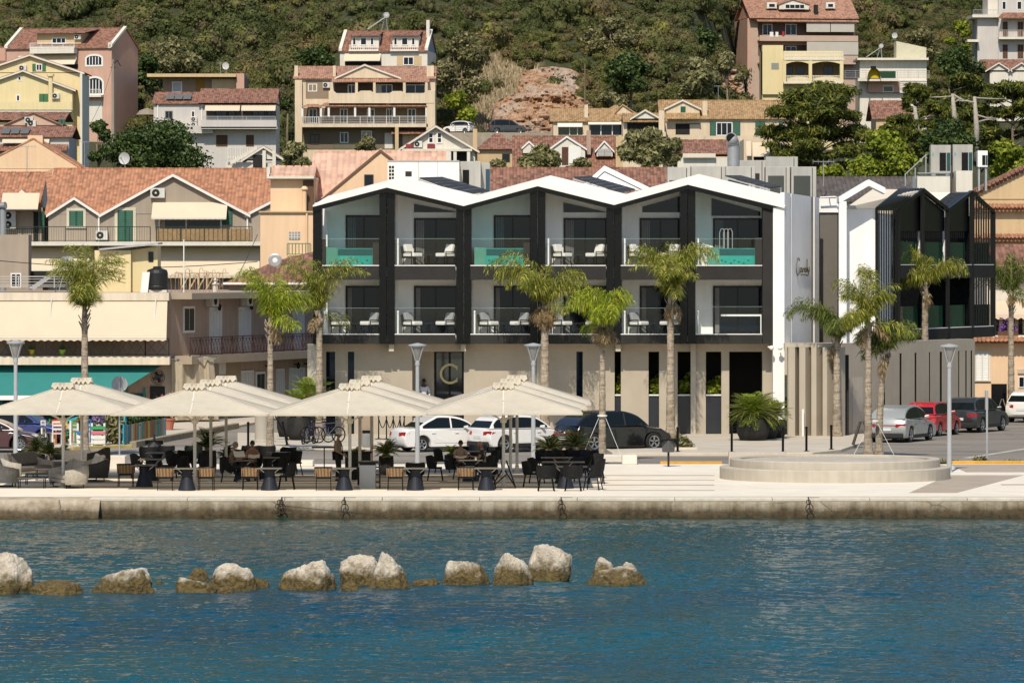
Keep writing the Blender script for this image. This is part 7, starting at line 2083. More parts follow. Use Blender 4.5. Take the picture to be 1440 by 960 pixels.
cycad('spiky fan palm in a pot right of the serving counter',543,181,0,(.28,.7),.5,1.1,11,kind='palmdark',up=55,name='potted_palm',group=None)
cycad('small wispy palm beside the serving counter back',502,183,0,(.25,.45),.5,.9,15,kind='palmdark',up=60,name='potted_palm',group=None,nf=20)
cycad('bright small potted plant left of the seated pair under the right umbrella',634,186,0,(.25,.55),.35,.7,16,kind='cycad',nf=24)
for k,(a,b) in enumerate(((866,873),(914,927),(955,972),(996,1015))):
 D = DW+.75;t = thing('slot_plants',['narrow strip of green plants in the first planted hotel window slot','green plants in the second planted hotel window slot','green plants in the third planted hotel window slot','green plants in the widest hotel window slot next to the passage'][k],'plants',(X((a+b)/2,D),D,Z(556,D)),0,'plants in the hotel window slots')
 w_ = (b-a)*D/K
 np_mesh('foliage',leaves([(-w_*.2,0,.35,w_*.4,.2,.4),(w_*.25,0,.5,w_*.35,.2,.45),(0,.1,.25,w_*.5,.25,.3)],420,.16,70+k,1.3),4,LEAFM['bright'],t)
 MB().box(-w_*.6,w_*.6,-.15,.2,-.4,.02).build('planter',DGREY,t)
t = thing('conifer_shrub','small upright conifer between the pallets and the striped planter','shrub',(X(159.5,212),212,0))
np_mesh('crown',leaves([(0,0,.5,.45,.4,.5),(.05,0,1.0,.35,.35,.5),(-.1,0,.8,.35,.35,.45),(.12,0,1.4,.2,.2,.35),(-.15,0,1.3,.18,.18,.35)],1700,.15,5,1.8),4,LEAFM['grey'],t)
MB().tube([(0,0,-.05),(0,0,1.2)],[.06,.03],6).build('trunk',BARK,t)
t = thing('verge_weeds','weeds growing from the right kerb by the sign post','weeds',(X(1378,194),194,-.1));np_mesh('blades',leaves([(0,0,.12,.3,.12,.14),(-1.4,0,.05,.7,.1,.06),(1.2,0,.05,.5,.1,.06)],420,.12,8,2.2),4,LEAFM['olive'],t)
t = thing('kerb_shrub','small round shrub at the kerb behind the dark litter bin','shrub',(X(956,206),206,0));np_mesh('crown',leaves([(0,0,.3,.42,.3,.32),(.3,0,.2,.3,.25,.2)],500,.13,9,1.4),4,LEAFM['olive'],t);MB().box(-.6,.7,-.35,.35,0,.1).build('planter_edge',KB,t)
# ================================================================== PROMENADE FURNITURE
def parasol_proto():
 t = thing('parasol','x','parasol')
 W2,ZE,ZA = 2.68,2.63,3.48
 m = MB()
 n = 10;v = {}
 def pt(side,a,b):
  r = W2*a;z = ZA-(ZA-ZE)*a-.10*math.sin(PI*a)*(1-abs(b))-.0*a
  x,y = r*b,-r
  for _ in range(side): x,y = -y,x
  return (x,y,z)
 for s_ in range(4):
  for i in range(n):
   for j in range(8):
    b0,b1 = -1+j/4,-1+(j+1)/4;a0,a1 = .09+.91*i/n,.09+.91*(i+1)/n
    m.add([pt(s_,a0,b0),pt(s_,a0,b1),pt(s_,a1,b1),pt(s_,a1,b0)],[(0,1,2,3)])
  e0,e1 = pt(s_,1,-1),pt(s_,1,1)
  m.add([e0,e1,(e1[0],e1[1],e1[2]-.06),(e0[0],e0[1],e0[2]-.06)],[(0,1,2,3)])
 can = m.build('canopy',IVORY,t,flip=False)
 m = MB()
 for s_ in range(4):
  a,b = Vector(pt(s_,.1,1)),Vector(pt(s_,1,1));m.bar(a+Vector((0,0,.008)),b+Vector((0,0,.008)),.05,.008)
  a,b = Vector(pt(s_,.1,0)),Vector(pt(s_,1,0))
  pts = [Vector(pt(s_,q/8,0))+Vector((0,0,.006)) for q in range(1,9)]
  for p,q in zip(pts,pts[1:]): m.bar(p,q,.035,.006)
 m.build('seam',M('canvas_seam',(.74,.68,.58),.8),can)
 m = MB();k = 0
 N_ = 96;ring0,ring1,ring2 = [],[],[]
 for i in range(N_):
  t_ = 2*PI*i/N_;c_,s_ = math.cos(t_),math.sin(t_);q = 1/max(abs(c_),abs(s_))
  wv = .055*math.cos(t_*16)
  ring0.append((.02*c_,.02*s_,ZA+.12));ring1.append((.34*q*c_,.34*q*s_,ZA+.06+wv));ring2.append((.38*q*c_,.38*q*s_,ZA-.06+wv))
 m.add(ring0+ring1+ring2,[(i,(i+1) % N_,N_+(i+1) % N_,N_+i) for i in range(N_)]+[(N_+i,N_+(i+1) % N_,2*N_+(i+1) % N_,2*N_+i) for i in range(N_)])
 m.build('vent_cap',IVORY,t,flip=False)
 MB().tube([(0,0,0),(0,0,ZA+.1)],.055,12).lathe([(.16,0),(.16,.05),(.08,.08),(.07,.3)],14).build('pole',M('parasol_pole',(.55,.52,.46),.45,.1,2),t)
 for k in range(8):
  m = MB();t_ = PI/4*k;c_,s_ = math.cos(t_),math.sin(t_);q = 1/max(abs(c_),abs(s_))
  m.bar((.06*c_,.06*s_,2.3),(1.25*q*c_,1.25*q*s_,ZA-(ZA-ZE)*1.25/W2-.05),.045,.03)
  sag = .12 if k % 2 == 0 else .015
  pr = [(W2*.99*q*c_*e,W2*.99*q*s_*e,ZA-(ZA-ZE)*e-.035-sag*math.sin(PI*e)) for e in (.03,.25,.5,.75,1)]
  for p0,p1 in zip(pr,pr[1:]): m.bar(p0,p1,.04,.03)
  m.build('rib',M('parasol_rib',(.66,.6,.5),.6),t)
 MB().lathe([(.085,2.22),(.11,2.25),(.11,2.36),(.085,2.4)],14).build('runner',M('parasol_rib',(.66,.6,.5),.6),t)
 return t
U = [(89,171.0,'front parasol of the pair over the lounge sofas at far left'),(115,178.5,'rear parasol of the pair over the lounge sofas at far left'),
  (274,170.0,'front parasol of the row of three over the left dining tables'),(296.5,175.7,'middle parasol of the row of three over the left dining tables'),(318,181.5,'rear parasol of the row of three over the left dining tables'),
  (492,170.0,'front parasol of the row of three over the serving counter'),(506,175.7,'middle parasol of the row of three over the serving counter'),(522.5,181.5,'rear parasol of the row of three over the serving counter'),
  (708,171.0,'front parasol of the rightmost row of three by the black chairs'),(718,176.7,'middle parasol of the rightmost row of three by the black chairs'),(727,182.4,'rear parasol of the rightmost row of three by the black chairs')]
pp = parasol_proto()
for i,(px,D,lab) in enumerate(U):
 o = pp if i == 0 else copy_tree(pp)
 o.location = (X(px,D),D,0);o['label'] = lab;o['group'] = 'ivory square parasols on the promenade'
t = thing('parasol_brace','crossed black trestle leaning at the front right parasol pole','trestle',(X(708,170.4),170.4,0))
m = MB()
for sx in (-1,1): m.bar((.42*sx,-.1,.02),(-.12*sx if sx < 0 else .1,.05,.95 if sx > 0 else .5),.04);m.bar((.42*sx,.3,.02),(.05*sx,.2,.6),.04)
m.bar((-.42,-.1,.03),(.42,-.1,.03),.03);m.build('legs',BLACK,t)
def lamp_proto():
 t = thing('street_lamp','x','street lamp')
 MB().lathe([(.13,0),(.13,.03),(.095,.06),(.085,1.0),(.07,4.3),(.09,4.31),(.09,4.5),(.06,4.52)],14).build('pole',GREYPOLE,t,smooth=False)
 h = MB().lathe([(.33,5.12),(.35,5.16),(.35,5.2),(.1,5.26),(.0,5.28)],20).build('lamp_head',GREYPOLE,t)
 MB().lathe([(.07,4.53),(.09,4.6),(.27,5.1),(.27,5.115)],20).build('diffuser',M('lamp_glass',(.26,.25,.23),.25,.1),h)
 m = MB()
 for k in range(4): c_,s_ = math.cos(PI/4+PI/2*k),math.sin(PI/4+PI/2*k);m.bar((.1*c_,.1*s_,4.5),(.31*c_,.31*s_,5.13),.035)
 m.build('arm',GREYPOLE,t)
 return t
lp = lamp_proto()
for i,(px,D,top,lab) in enumerate(((22,190,478,'street lamp at far left in front of the teal awning'),(587,190.3,482,'street lamp in front of the hotel entrance'),(750,190.8,482,'street lamp between the white SUV and the large dry palm'),(1335,183.5,483,'street lamp at the right end of the round platform'))):
 o = lp if i == 0 else copy_tree(lp);o.location = (X(px,D),D,0);s = Z(top,D)/5.28;o.scale = (1,1,s);o['label'] = lab;o['group'] = 'grey street lamps along the promenade'
t = thing('round_sign','round grey road sign seen from behind on a thin post, left','road sign',(X(168,203),203,-.1))
zc = Z(540,203)+.1;MB().tube([(0,0,0),(0,0,zc+.35)],.035,8).build('post',GREYPOLE,t)
o = MB().lathe([(.33,-.02),(.33,.02)],24).build('sign_plate',M('sign_back',(.36,.35,.34),.5,.1),t);o.rotation_euler = (R(90),0,0);o.location = (0,.06,zc)
t = thing('sign_post','bare grey sign post seen edge-on beside the right street lamp','sign post',(X(1388,194),194,-.1));zc = Z(549,194)+.1
MB().tube([(0,0,0),(0,0,zc)],.04,8).build('post',GREYPOLE,t);MB().box(-.055,.055,.05,.3,zc-.75,zc).build('sign_plate',M('sign_back',(.36,.35,.34),.5,.1),t)
def bin_(px,D,lab,h=1.0):
 t = thing('litter_bin',lab,'litter bin',(X(px,D),D,0),0,'litter bins on posts')
 MB().tube([(0,0,0),(0,0,1.28)],.04,8).build('post',DGREY,t)
 MB().lathe([(.24,.55),(.27,.95),(.28,1.0),(.25,1.0)],4,(0,.05,0)).build('bin',M('bin_grey',(.10,.10,.10),.6,.2),t,bevel=.02)
 MB().box(-.3,.3,-.2,.3,1.0,1.06).box(-.34,-.26,-.1,.2,.9,1.05).box(.26,.34,-.1,.2,.9,1.05).build('lid',BLACK,t)
bin_(217,187,'grey litter bin on a post behind the left dining tables');bin_(940,188.5,'grey litter bin on a post left of the round platform')
bl = [(349,210,'bollard by the corner building curb at the hotel side street'),(404,211,'leaning bollard beside the parked bicycles'),(953,203.5,'bollard behind the litter bin near the black car front'),(1029,203,'bollard in front of the hotel passage'),(1101,203,'bollard in front of the hotel corner pots'),(1134,204,'bollard in front of the concrete fins'),(1169,206,'bollard beside the dark arching palm foot'),(1413,256,'bollard at the far right behind the folding sign')]
proto = None
for px,D,lab in bl:
 if proto is None:
  proto = thing('bollard',lab,'bollard');MB().lathe([(.05,0),(.05,.92),(.06,.93),(.06,.99),(.02,1.02)],12).build('post',BLACK,proto);MB().lathe([(.1,0),(.1,.03)],12).build('base',BLACK,proto);o = proto
 else: o = copy_tree(proto)
 o.location = (X(px,D),D,0);o['label'] = lab;o['group'] = 'black bollards along the pavements'
 if px == 404: o.rotation_euler = (0,R(-12),0)
t = thing('round_platform','low round two-tier concrete platform on the promenade right','platform',(X(1174,178.5),178.5,0))
PC = M('platform_concrete',(.47,.42,.34),.85,.12,1.2,.15,30,streak=.1)
MB().lathe([(4.13,-.02),(4.13,.40),(4.1,.43),(3.77,.43)],96).build('lower_tier',PC,t)
o = MB().lathe([(3.765,.3),(3.765,.69),(3.74,.72),(3.42,.72),(3.4,.7),(3.4,.45)],96).build('upper_tier',PC,t)
MB().lathe([(3.41,.64),(0,.66)],64).build('basin_floor',PC,t)
tag(MB().box(X(1025,184),X(1106,184),184,184.6,0,.72).build('low_wall',PC,bevel=.02),'plain low concrete wall behind the left of the round platform','wall')
for (a,b,D,h,lab) in ((152,176,186,.5,'white stone block seat behind the lounge at left'),(184,213,188.5,.42,'long white stone kerb block right of the seat block'),(848,876,192.5,.28,'pale kerb block at the foot of the propped lime palm, left piece'),(875,896,190.5,.36,'pale kerb block right of the propped lime palm foot')):
 tag(MB().box(X(a,D),X(b,D),D,D+1.0,0,h).build('stone_block',M('white_stone',(.66,.61,.52),.85,.1,1.5),bevel=.03),lab,'stone block',None)
tag(MB().box(X(390,190),X(442,190),188.6,190,0,.22).build('stone_block',M('white_stone',(.66,.61,.52)),bevel=.03),'low white kerb block behind the dining chairs left of the counter','stone block')
BLK = M('black_weave',(.010,.010,.010),.7,.3,8,.4,60,spec=.25)
def tan_mat():
 m,nt,B,N,L = newmat('tan_striped_weave')
 tc = N.new('ShaderNodeTexCoord').outputs['Object'];sp = N.new('ShaderNodeSeparateXYZ');L.new(tc,sp.inputs[0])
 q = math_(N,L,'ADD',sp.outputs[0],math_(N,L,'MULTIPLY',sp.outputs[1],1.0))
 wv = math_(N,L,'FRACT',math_(N,L,'MULTIPLY',q,9.5));n_ = noise(N,L,tc,30,3)
 c = ramp(N,L,math_(N,L,'ADD',wv,math_(N,L,'MULTIPLY',math_(N,L,'ADD',n_,-.5),.5)),[(.15,(.10,.052,.022)),(.3,(.19,.115,.05)),(.62,(.25,.16,.075)),(.85,(.115,.06,.026))])
 L.new(c,B.inputs['Base Color']);B.inputs['Roughness'].default_value = .8
 return m
TANW = tan_mat()
def chair_tan():
 t = thing('woven_chair','x','chair')
 for sx,sy in ((-1,-1),(1,-1),(-1,1),(1,1)):
  MB().bar((.27*sx,.25*sy,0),(.25*sx,.23*sy,.78),.028).build('leg',BLACK,t)
 MB().box(-.25,.25,-.24,.24,.4,.46).build('seat',BLK,t,bevel=.02)
 m = MB();prof = [(-.24,.28),(-.27,.0),(-.27,-.18),(-.22,-.27),(0,-.29),(.22,-.27),(.27,-.18),(.27,0),(.24,.28)]
 vs_ = []
 for (x_,y_) in prof: vs_ += [(x_*1.05,y_*1.05,.47),(x_*1.1,y_*1.1,.76),(x_*1.03,y_*1.03,.76),(x_*.98,y_*.98,.47)]
 n = len(prof);fs = []
 for i in range(n-1):
  for j in range(4): fs.append((4*i+j,4*(i+1)+j,4*(i+1)+(j+1) % 4,4*i+(j+1) % 4))
 fs += [(0,1,2,3),(4*n-4,4*n-3,4*n-2,4*n-1)]
 m.add(vs_,fs);m.build('backrest',TANW,t)
 m = MB();m.tube([(x_*1.08,y_*1.08,.775) for x_,y_ in prof],.017,6);m.build('top_rail',BLACK,t)
 return t
def chair_blk():
 t = thing('black_chair','x','chair')
 for sx,sy in ((-1,-1),(1,-1),(-1,1),(1,1)):
  MB().bar((.27*sx,.27*sy,0),(.2*sx,.2*sy,.43),.03).build('leg',BLACK,t)
 MB().box(-.26,.26,-.26,.25,.42,.48).build('seat',BLK,t,bevel=.03)
 m = MB();n = 9;vs_ = []
 for i in range(n+1):
  q = -1+2*i/n;x_ = .31*math.sin(q*1.35)/math.sin(1.35);y_ = -.29+.3*(q*q);top = .86+.05*abs(q)**1.5-.10*(abs(q) > .99)
  vs_ += [(x_,y_,.47),(x_*1.12,y_-.06,top),(x_*1.06,y_-.02,top),(x_*.94,y_+.04,.47)]
 fs = []
 for i in range(n):
  for j in range(4): fs.append((4*i+j,4*(i+1)+j,4*(i+1)+(j+1) % 4,4*i+(j+1) % 4))
 fs += [(0,1,2,3),(4*n,4*n+1,4*n+2,4*n+3)]
 m.add(vs_,fs);m.build('backrest',BLK,t)
 return t
TOPM = M('stone_tabletop',(.17,.145,.11),.5,.2,5);CONE = M('blue_black_cone',(.012,.015,.024),.55,.15,3,spec=.3)
def table_cone(w=.85,d=.85):
 t = thing('dining_table','x','table')
 MB().box(-w/2,w/2,-d/2,d/2,.73,.76).build('tabletop',TOPM,t,bevel=.008)
 MB().lathe([(.30,0),(.30,.03),(.17,.48),(.19,.7),(.24,.728)],22).build('base',CONE,t,smooth=False)
 m = MB()
 for sx in (-1,1): m.bar((.06*sx,0,.5),(.33*sx,0,.73),.03)
 m.build('brace',STEEL,t)
 return t
P = {'tan': chair_tan(),'blk': chair_blk(),'cone': table_cone(),'long': table_cone(1.5,.85)}
first = set();GR = {'tan': 'tan woven dining chairs on the terrace','blk': 'black dining chairs on the terrace','cone': 'square dining tables with cone bases','long': 'long dining tables in the black chair group'}
def fput(kind,px,D,rz,lab):
 o = P[kind] if kind not in first else copy_tree(P[kind]);first.add(kind)
 o.location = (X(px,D),D,0.0);o.rotation_euler = (0,0,R(rz));o['label'] = lab;o['group'] = GR[kind]
tn = ['first','second','third','fourth','fifth','sixth']
for i,(px,D) in enumerate(((203,171.6),(263,168.8),(379,169.0),(484,169.0),(584,169.0),(684,169.0))):
 fput('cone',px,D,0,f'{tn[i]} table from the left in the front row, on a blue-black cone')
for i,(px,D,rz) in enumerate(((177,171.6,-90),(232,168.9,-86),(290,169.0,88),(352,169.2,-90),(455,168.9,-88),(556,169.0,-90),(655,169.2,-87))):
 fput('tan',px,D,rz,['tan woven chair left of the first front table','tan woven chair left of the second front table','tan woven chair right of the second front table','tan woven chair left of the third front table','tan woven chair left of the fourth front table','tan woven chair left of the fifth front table','tan woven chair left of the sixth front table'][i])
for px,D,rz,lab in ((403,169.6,90,'black chair right of the third front table'),(584,170.2,180,'black chair behind the fifth front table'),(686,170.3,180,'black chair behind the sixth front table')):
 fput('blk',px,D,rz,lab)
for px,D,lab in ((212,176.5,'square table in the second row behind the first front table'),(221,182.5,'square table in the third row behind the first front table'),(340,175.5,'square table where the reading pair sit at left'),(258,184,'square table in the rear row near the tall dark cycad'),(392,183,'square table in the rear row left of the waiter'),(376,178,'square table behind the reading pair'),(662,176,'square table where the pair under the right umbrella sit'),(668,184,'square table behind the pair under the right umbrella')):
 fput('cone',px,D,0,lab)
BC = [(196,178,-80,'black chair left of the second-row table at left'),(208,185,180,'black chair at the rear left corner of the dining group'),(238,178.5,95,'black chair right of the second-row table at left'),(233,186,175,'black chair behind the third-row table at left'),(245,181,-90,'black chair left of the tall dark cycad, nearer one'),(262,181.5,180,'black chair with its back to the tall dark cycad'),(272,186,180,'black chair in the rear row left of the tall dark cycad'),(280,181,90,'black chair touching the tall cycad pot'),
  (252,176,100,'black chair right behind the second front table'),(322,175.3,-88,'black chair of the reading person in profile'),(356,177.2,180,'black chair of the reading person in the middle'),(340,182.5,180,'empty black chair behind the reading pair'),(352,186,180,'black chair in the rear row right of the small cycad'),(375,186,180,'black chair in the rear row behind the middle table'),(395,179.5,180,'black chair left of the angled pair at the middle'),(412,181,115,'angled black chair facing left, nearest the waiter'),(404,184.5,150,'angled black chair facing left, farther from the waiter'),(392,176,90,'black chair right of the reading pair table'),
  (612,176.5,-90,'black chair left of the pair under the right umbrella'),(648,177.6,180,'black chair of the woman under the right umbrella'),(683,176.5,92,'black chair of the bald man under the right umbrella'),(690,181,90,'empty black chair right behind the bald man'),(672,187,180,'black chair in the rear row behind the bald man'),(698,185,100,'rearmost black chair left of the rightmost parasol poles'),(622,183,-90,'black chair next to the bright small potted plant'),
  (768,168.4,2,'front black chair seen from behind, left of the two at right'),(806,168.4,-3,'front black chair seen from behind, right of the two at right'),(834,169.2,75,'black chair at the right end of the front long table'),(747,171.5,-92,'black chair at the left end of the long tables'),(755,174.5,-90,'black chair at the left end of the middle long table'),(838,174,95,'black chair at the right end of the middle long table'),(836,178.5,110,'black chair at the right end of the rear long table'),(765,181.5,170,'black chair behind the rear long table, leftmost'),(789,182,180,'black chair behind the rear long table, second from left'),(812,182,185,'black chair behind the rear long table, third from left'),(829,181.5,178,'black chair behind the rear long table, rightmost'),(779,179.8,180,'black chair tucked between the rear long tables, left'),(818,175.6,180,'black chair tucked between the rear long tables, right')]
for px,D,rz,lab in BC: fput('blk',px,D,rz,lab)
for px,D,lab in ((795,170.4,'front long table of the black chair group'),(792,174.2,'middle long table of the black chair group'),(790,178.2,'rear long table of the black chair group')): fput('long',px,D,0,lab)
def small(name,cat,px,D,z,lab,prof,mat,n=14,grp=None):
 t = thing(name,lab,cat,(X(px,D),D,z),0,grp);MB().lathe(prof,n).build('body',mat,t,smooth=True);return t
tag(MB().lathe([(.07,0),(.08,.012),(.05,.012)],16,(X(207,171.4),171.4,.762)).build('ashtray',BLACK),'small black ashtray on the first front table','ashtray')
tag(MB().lathe([(.035,0),(.04,.12),(.032,.12)],12,(X(669,175.6),175.6,.762)).build('drinking_glass',M('pale_glass',(.6,.6,.58),.1)),'pale drinking glass on the table of the pair under the right umbrella','glass')
t = thing('serving_counter','grey fronted serving counter with dark side shelves under the parasols','counter',(X(518,170.2),170.2,0))
q = lambda px: (px-518)*170.2/K
MB().box(q(505.5),q(528),0,.04,0,.8).build('front_panel',M('counter_grey',(.46,.46,.45),.55,.08),t)
MB().box(q(505.5),q(528),.05,.9,0,.86).build('body',BLACK,t)
MB().box(q(503),q(532),-.05,.95,.862,.92).build('countertop',BLACK,t)
m = MB()
for z_ in (.2,.45,.7): m.box(q(528),q(534),.1,.9,z_,z_+.03)
m.box(q(533),q(534.2),.1,.14,0,.86);m.box(q(533),q(534.2),.86,.9,0,.86);m.build('side_shelf',BLACK,t)
m = MB()
for k in range(5): m.box(q(502.5),q(505),.1+k*.15,.2+k*.15,.1+k*.02,.7)
m.build('bottle_rack',DGREY,t)
t = thing('side_table','tall narrow black service table behind the waiter','table',(X(456,182),182,0));MB().box(-.45,.45,-.25,.25,.95,1.0).build('tabletop',BLACK,t);MB().bar((0,0,0),(0,0,.95),.04).box(-.2,.2,-.2,.2,0,.03).build('leg',BLACK,t)
t = thing('bar_cabinet','low black bar cabinet behind the serving counter','cabinet',(X(497,177),177,0));MB().box(-.3,.6,0,.6,0,.95).build('body',BLACK,t);MB().box(-.35,.65,-.05,.65,.952,1.0).build('top',BLK,t)
t = thing('menu_totem','brown menu post with a grey steel panel under the rear parasols','menu stand',(X(515.5,189),189,0));q = lambda px: (px-515.5)*189/K
MB().box(q(505),q(508.5),0,.12,0,2.4).box(q(522),q(525.5),0,.12,0,2.4).box(q(508.5),q(522),0.02,.1,.75,2.4).build('frame',M('totem_brown',(.34,.26,.18),.8,.15),t)
MB().box(q(510),q(520),-.06,.0,.72,1.25).lathe([(.15,.75),(.15,1.2)],14,(q(515),-.05,0)).build('steel_panel',M('steel_bright',(.45,.45,.45),.3,.1,2,metal=.7),t)
MB().box(q(509.5),q(520.5),-.075,-.0,1.26,1.36).build('top_slot',BLACK,t)
WICK = M('grey_wicker',(.40,.36,.30),.9,.25,14,.6,50);CUSH = M('grey_lounge_cushion',(.30,.27,.23),.92,.12,4);CUSHD = M('dark_lounge_cushion',(.15,.135,.118),.92,.12,4)
def sofa(label,px,D,rz,w,d=.85,wick=WICK,cush=CUSH,pillows=3,name='lounge_sofa',zs=1.0,group='grey wicker lounge sofas'):
 t = thing(name,label,'sofa' if name == 'lounge_sofa' else 'armchair',(X(px,D),D,0),R(rz),group)
 m = MB()
 n = 12;o_ = [(-w/2,d*.45),(-w/2-.03,0),(-w/2,-d*.35),(-w/2+.12,-d*.5),(0,-d*.53),(w/2-.12,-d*.5),(w/2,-d*.35),(w/2+.03,0),(w/2,d*.45)]
 vs_ = []
 for i,(x_,y_) in enumerate(o_):
  hgt = (.62 if i in (0,8) else .68 if i in (1,7) else .80)*zs;k_ = 1.06
  vs_ += [(x_*.96,y_*.96,.14),(x_*k_,y_*k_,hgt*.6),(x_*1.03,y_*1.03,hgt),(x_*.94,y_*.9,hgt-.02),(x_*.9,y_*.86,.2)]
 fs = []
 for i in range(len(o_)-1):
  for j in range(4): fs.append((5*i+j,5*(i+1)+j,5*(i+1)+j+1,5*i+j+1))
 fs += [tuple(range(5)),tuple(range(5*len(o_)-5,5*len(o_)))]
 m.add(vs_,fs);m.build('wicker_shell',wick,t,smooth=True)
 MB().box(-w/2+.06,w/2-.06,-d*.42,d*.45,.2,.3).build('base',wick,t)
 nc = max(1,round(w/.85))
 for k in range(nc):
  x0 = -w/2+.08+(w-.16)*k/nc;x1 = -w/2+.08+(w-.16)*(k+1)/nc-.015
  MB().box(x0,x1,-d*.4,d*.46,.302,.46).build('seat_cushion',cush,t,bevel=.05)
 rr = random.Random(int(px))
 for k in range(pillows):
  x0 = -w/2+.15+(w-.3)*(k+.5)/pillows
  o = MB().box(-.26,.26,-.08,.08,-.24,.24).build('pillow',cush,t,bevel=.07);o.location = (x0,-d*.28,.70);o.rotation_euler = (R(18),R(rr.uniform(-25,25)),R(rr.uniform(-10,10)))
 for sx in (-1,1):
  m = MB()
  for sy in (-1,1): m.bar((sx*(w/2-.18),sy*d*.34,0),(sx*(w/2-.15),sy*d*.32,.2),.03)
  m.bar((sx*(w/2-.18),-d*.34,.02),(sx*(w/2-.18),d*.34,.02),.025)
  m.build('leg',BLACK,t)
 return t
sofa('pale wicker armchair cut off at far left of the lounge',8,171.8,-75,.95,.85,name='lounge_armchair',pillows=1,group=None)
sofa('large shaded sofa heaped with pillows, back left of the lounge',38,178.0,-110,2.6,.9,WICK,CUSHD,6,zs=.95)
sofa('pale wicker sofa seen from its end and back, front right of the lounge',96,171.0,112,1.9,.9,WICK,CUSH,3)
sofa('dark wicker sofa behind the pale one at the lounge right',129,176.0,105,1.9,.9,M('dark_wicker',(.07,.06,.05),.9,.25,14,.6,50),CUSHD,2)
sofa('flat backed dark sofa closing the lounge at the rear',98,183.5,180,1.5,.8,M('taupe_wicker',(.13,.115,.10),.9,.2,14),CUSHD,0)
sofa('dark high-backed egg armchair at the right rear of the lounge',138,181.0,100,.8,.8,M('dark_wicker',(.07,.06,.05)),CUSHD,1,'lounge_armchair',1.25,None)
def coffee(label,px,D,w,d,h=.36):
 t = thing('coffee_table',label,'table',(X(px,D),D,0),0,'low grey coffee tables of the lounge');MB().box(-w/2,w/2,-d/2,d/2,h-.04,h).build('tabletop',M('coffee_top',(.085,.08,.072),.6,.1),t,bevel=.01)
 for sx in (-1,1):
  for sy in (-1,1): MB().bar((sx*(w/2-.04),sy*(d/2-.04),0),(sx*(w/2-.04),sy*(d/2-.04),h-.042),.03).build('leg',BLACK,t)
coffee('front low coffee table of the lounge',45,170.6,.95,.7);coffee('middle low coffee table of the lounge',55,173.2,.95,.6,.4);coffee('rear low coffee table of the lounge',68,176.5,.9,.6,.42)
COLS = [('red',(.5,.04,.02)),('yellow',(.6,.42,.02)),('green',(.03,.3,.09)),('blue',(.03,.16,.42)),('white',(.7,.68,.62)),('pink',(.55,.17,.2)),('orange',(.6,.17,.02)),('turquoise',(.02,.32,.42))]
def cafe_chair(c_,px,D,rz,lab):
 t = thing('cafe_chair',lab,'chair',(X(px,D),D,0),R(rz),'colourful wooden chairs of the cafe')
 mt = M('paint_'+c_[0],c_[1],.6,.12,4)
 for sx in (-1,1): MB().bar((.19*sx,.19,0),(.19*sx,.19,.45),.045).build('leg',mt,t);MB().bar((.19*sx,-.2,0),(.2*sx,-.25,.98),.045).build('leg',mt,t)
 MB().box(-.22,.22,-.22,.22,.45,.49).build('seat',mt,t)
 m = MB()
 for z_ in (.62,.78,.92): m.box(-.19,.19,-.25,-.22,z_,z_+.08)
 m.build('backrest',mt,t)
for (k,px,D,rz) in ((2,44,216,200),(0,52,218,170),(2,62,214.5,90),(4,68,212.8,-60),(0,79,213.5,180),(1,87,214.5,180),(6,83,212.6,20),(2,103,213.5,160),(4,80,211.6,10),(5,110,214.5,200),(3,118,214,150),(4,172,215,100),(7,183,216,190),(7,214,224,190),(2,199,222,20)):
 c_ = COLS[k];cafe_chair(c_,px,D,rz,f'{c_[0]} painted wooden chair on the cafe terrace, ' + {44: 'leftmost behind the blue car',52: 'just right of the leftmost green one',62: 'at the blue car front',68: 'left of the white topped table',79: 'behind the white topped table',87: 'beside the red one behind the table',83: 'in front of the white topped table',103: 'under the turquoise board',80: 'nearest the road at the table',110: 'left of the palm trunk',118: 'behind the palm trunk',172: 'left of the striped planter',183: 'at the striped planter left end',214: 'behind the striped planter middle',199: 'inside the striped planter fence'}[px])
t = thing('cafe_table','white cafe table with a blue edge beside the blue car','table',(X(76,212.6),212.6,0));MB().box(-.6,.5,-.35,.35,.72,.76).build('tabletop',M('paint_navy',(.03,.05,.2),.5),t)
for sx in (-.5,.4):
 for sy in (-.28,.28): MB().box(sx-.03,sx+.03,sy-.03,sy+.03,0,.72).build('leg',M('paint_white',(.7,.68,.62)),t)
t = thing('turquoise_stand','slanting turquoise board on white posts by the left palm','stand',(X(107,211),211,0));MB().hexa([(-.5,-.03,.95),(.42,-.03,1.25),(.42,.03,1.25),(-.5,.03,.95),(-.5,-.03,1.03),(.42,-.03,1.33),(.42,.03,1.33),(-.5,.03,1.03)]).build('board',M('paint_turquoise',(.02,.32,.42)),t)
MB().box(-.28,-.2,-.03,.03,0,1.03).box(.2,.26,-.03,.03,0,1.2).build('post',M('paint_white',(.7,.68,.62)),t)
def pallet(px0,px1,D,lab,cols,plant=None):
 t = thing('pallet_planter',lab,'planter',(X((px0+px1)/2,D),D,0),0,'painted pallet planters of the cafe');w = (px1-px0)*D/K
 for k,c_ in enumerate(cols): MB().box(-w/2,w/2,-.03-.002*k,.0,.08+k*.2,.22+k*.2).build('board',M('paint_'+c_[0],c_[1]),t)
 MB().box(-w/2,-w/2+.08,0.001,.35,0,.95).box(w/2-.08,w/2,0.001,.35,0,.95).build('upright',M('paint_white',(.7,.68,.62)),t)
 MB().box(-w/2+.08,w/2-.08,.02,.33,.45,.82).build('trough',SOIL,t)
 o = np_mesh('blossoms',leaves([(-w*.25,.15,1.05,w*.25,.2,.2),(w*.2,.15,1.1,w*.28,.2,.24)],260,.11,int(px0),1.0),4,plant,t)
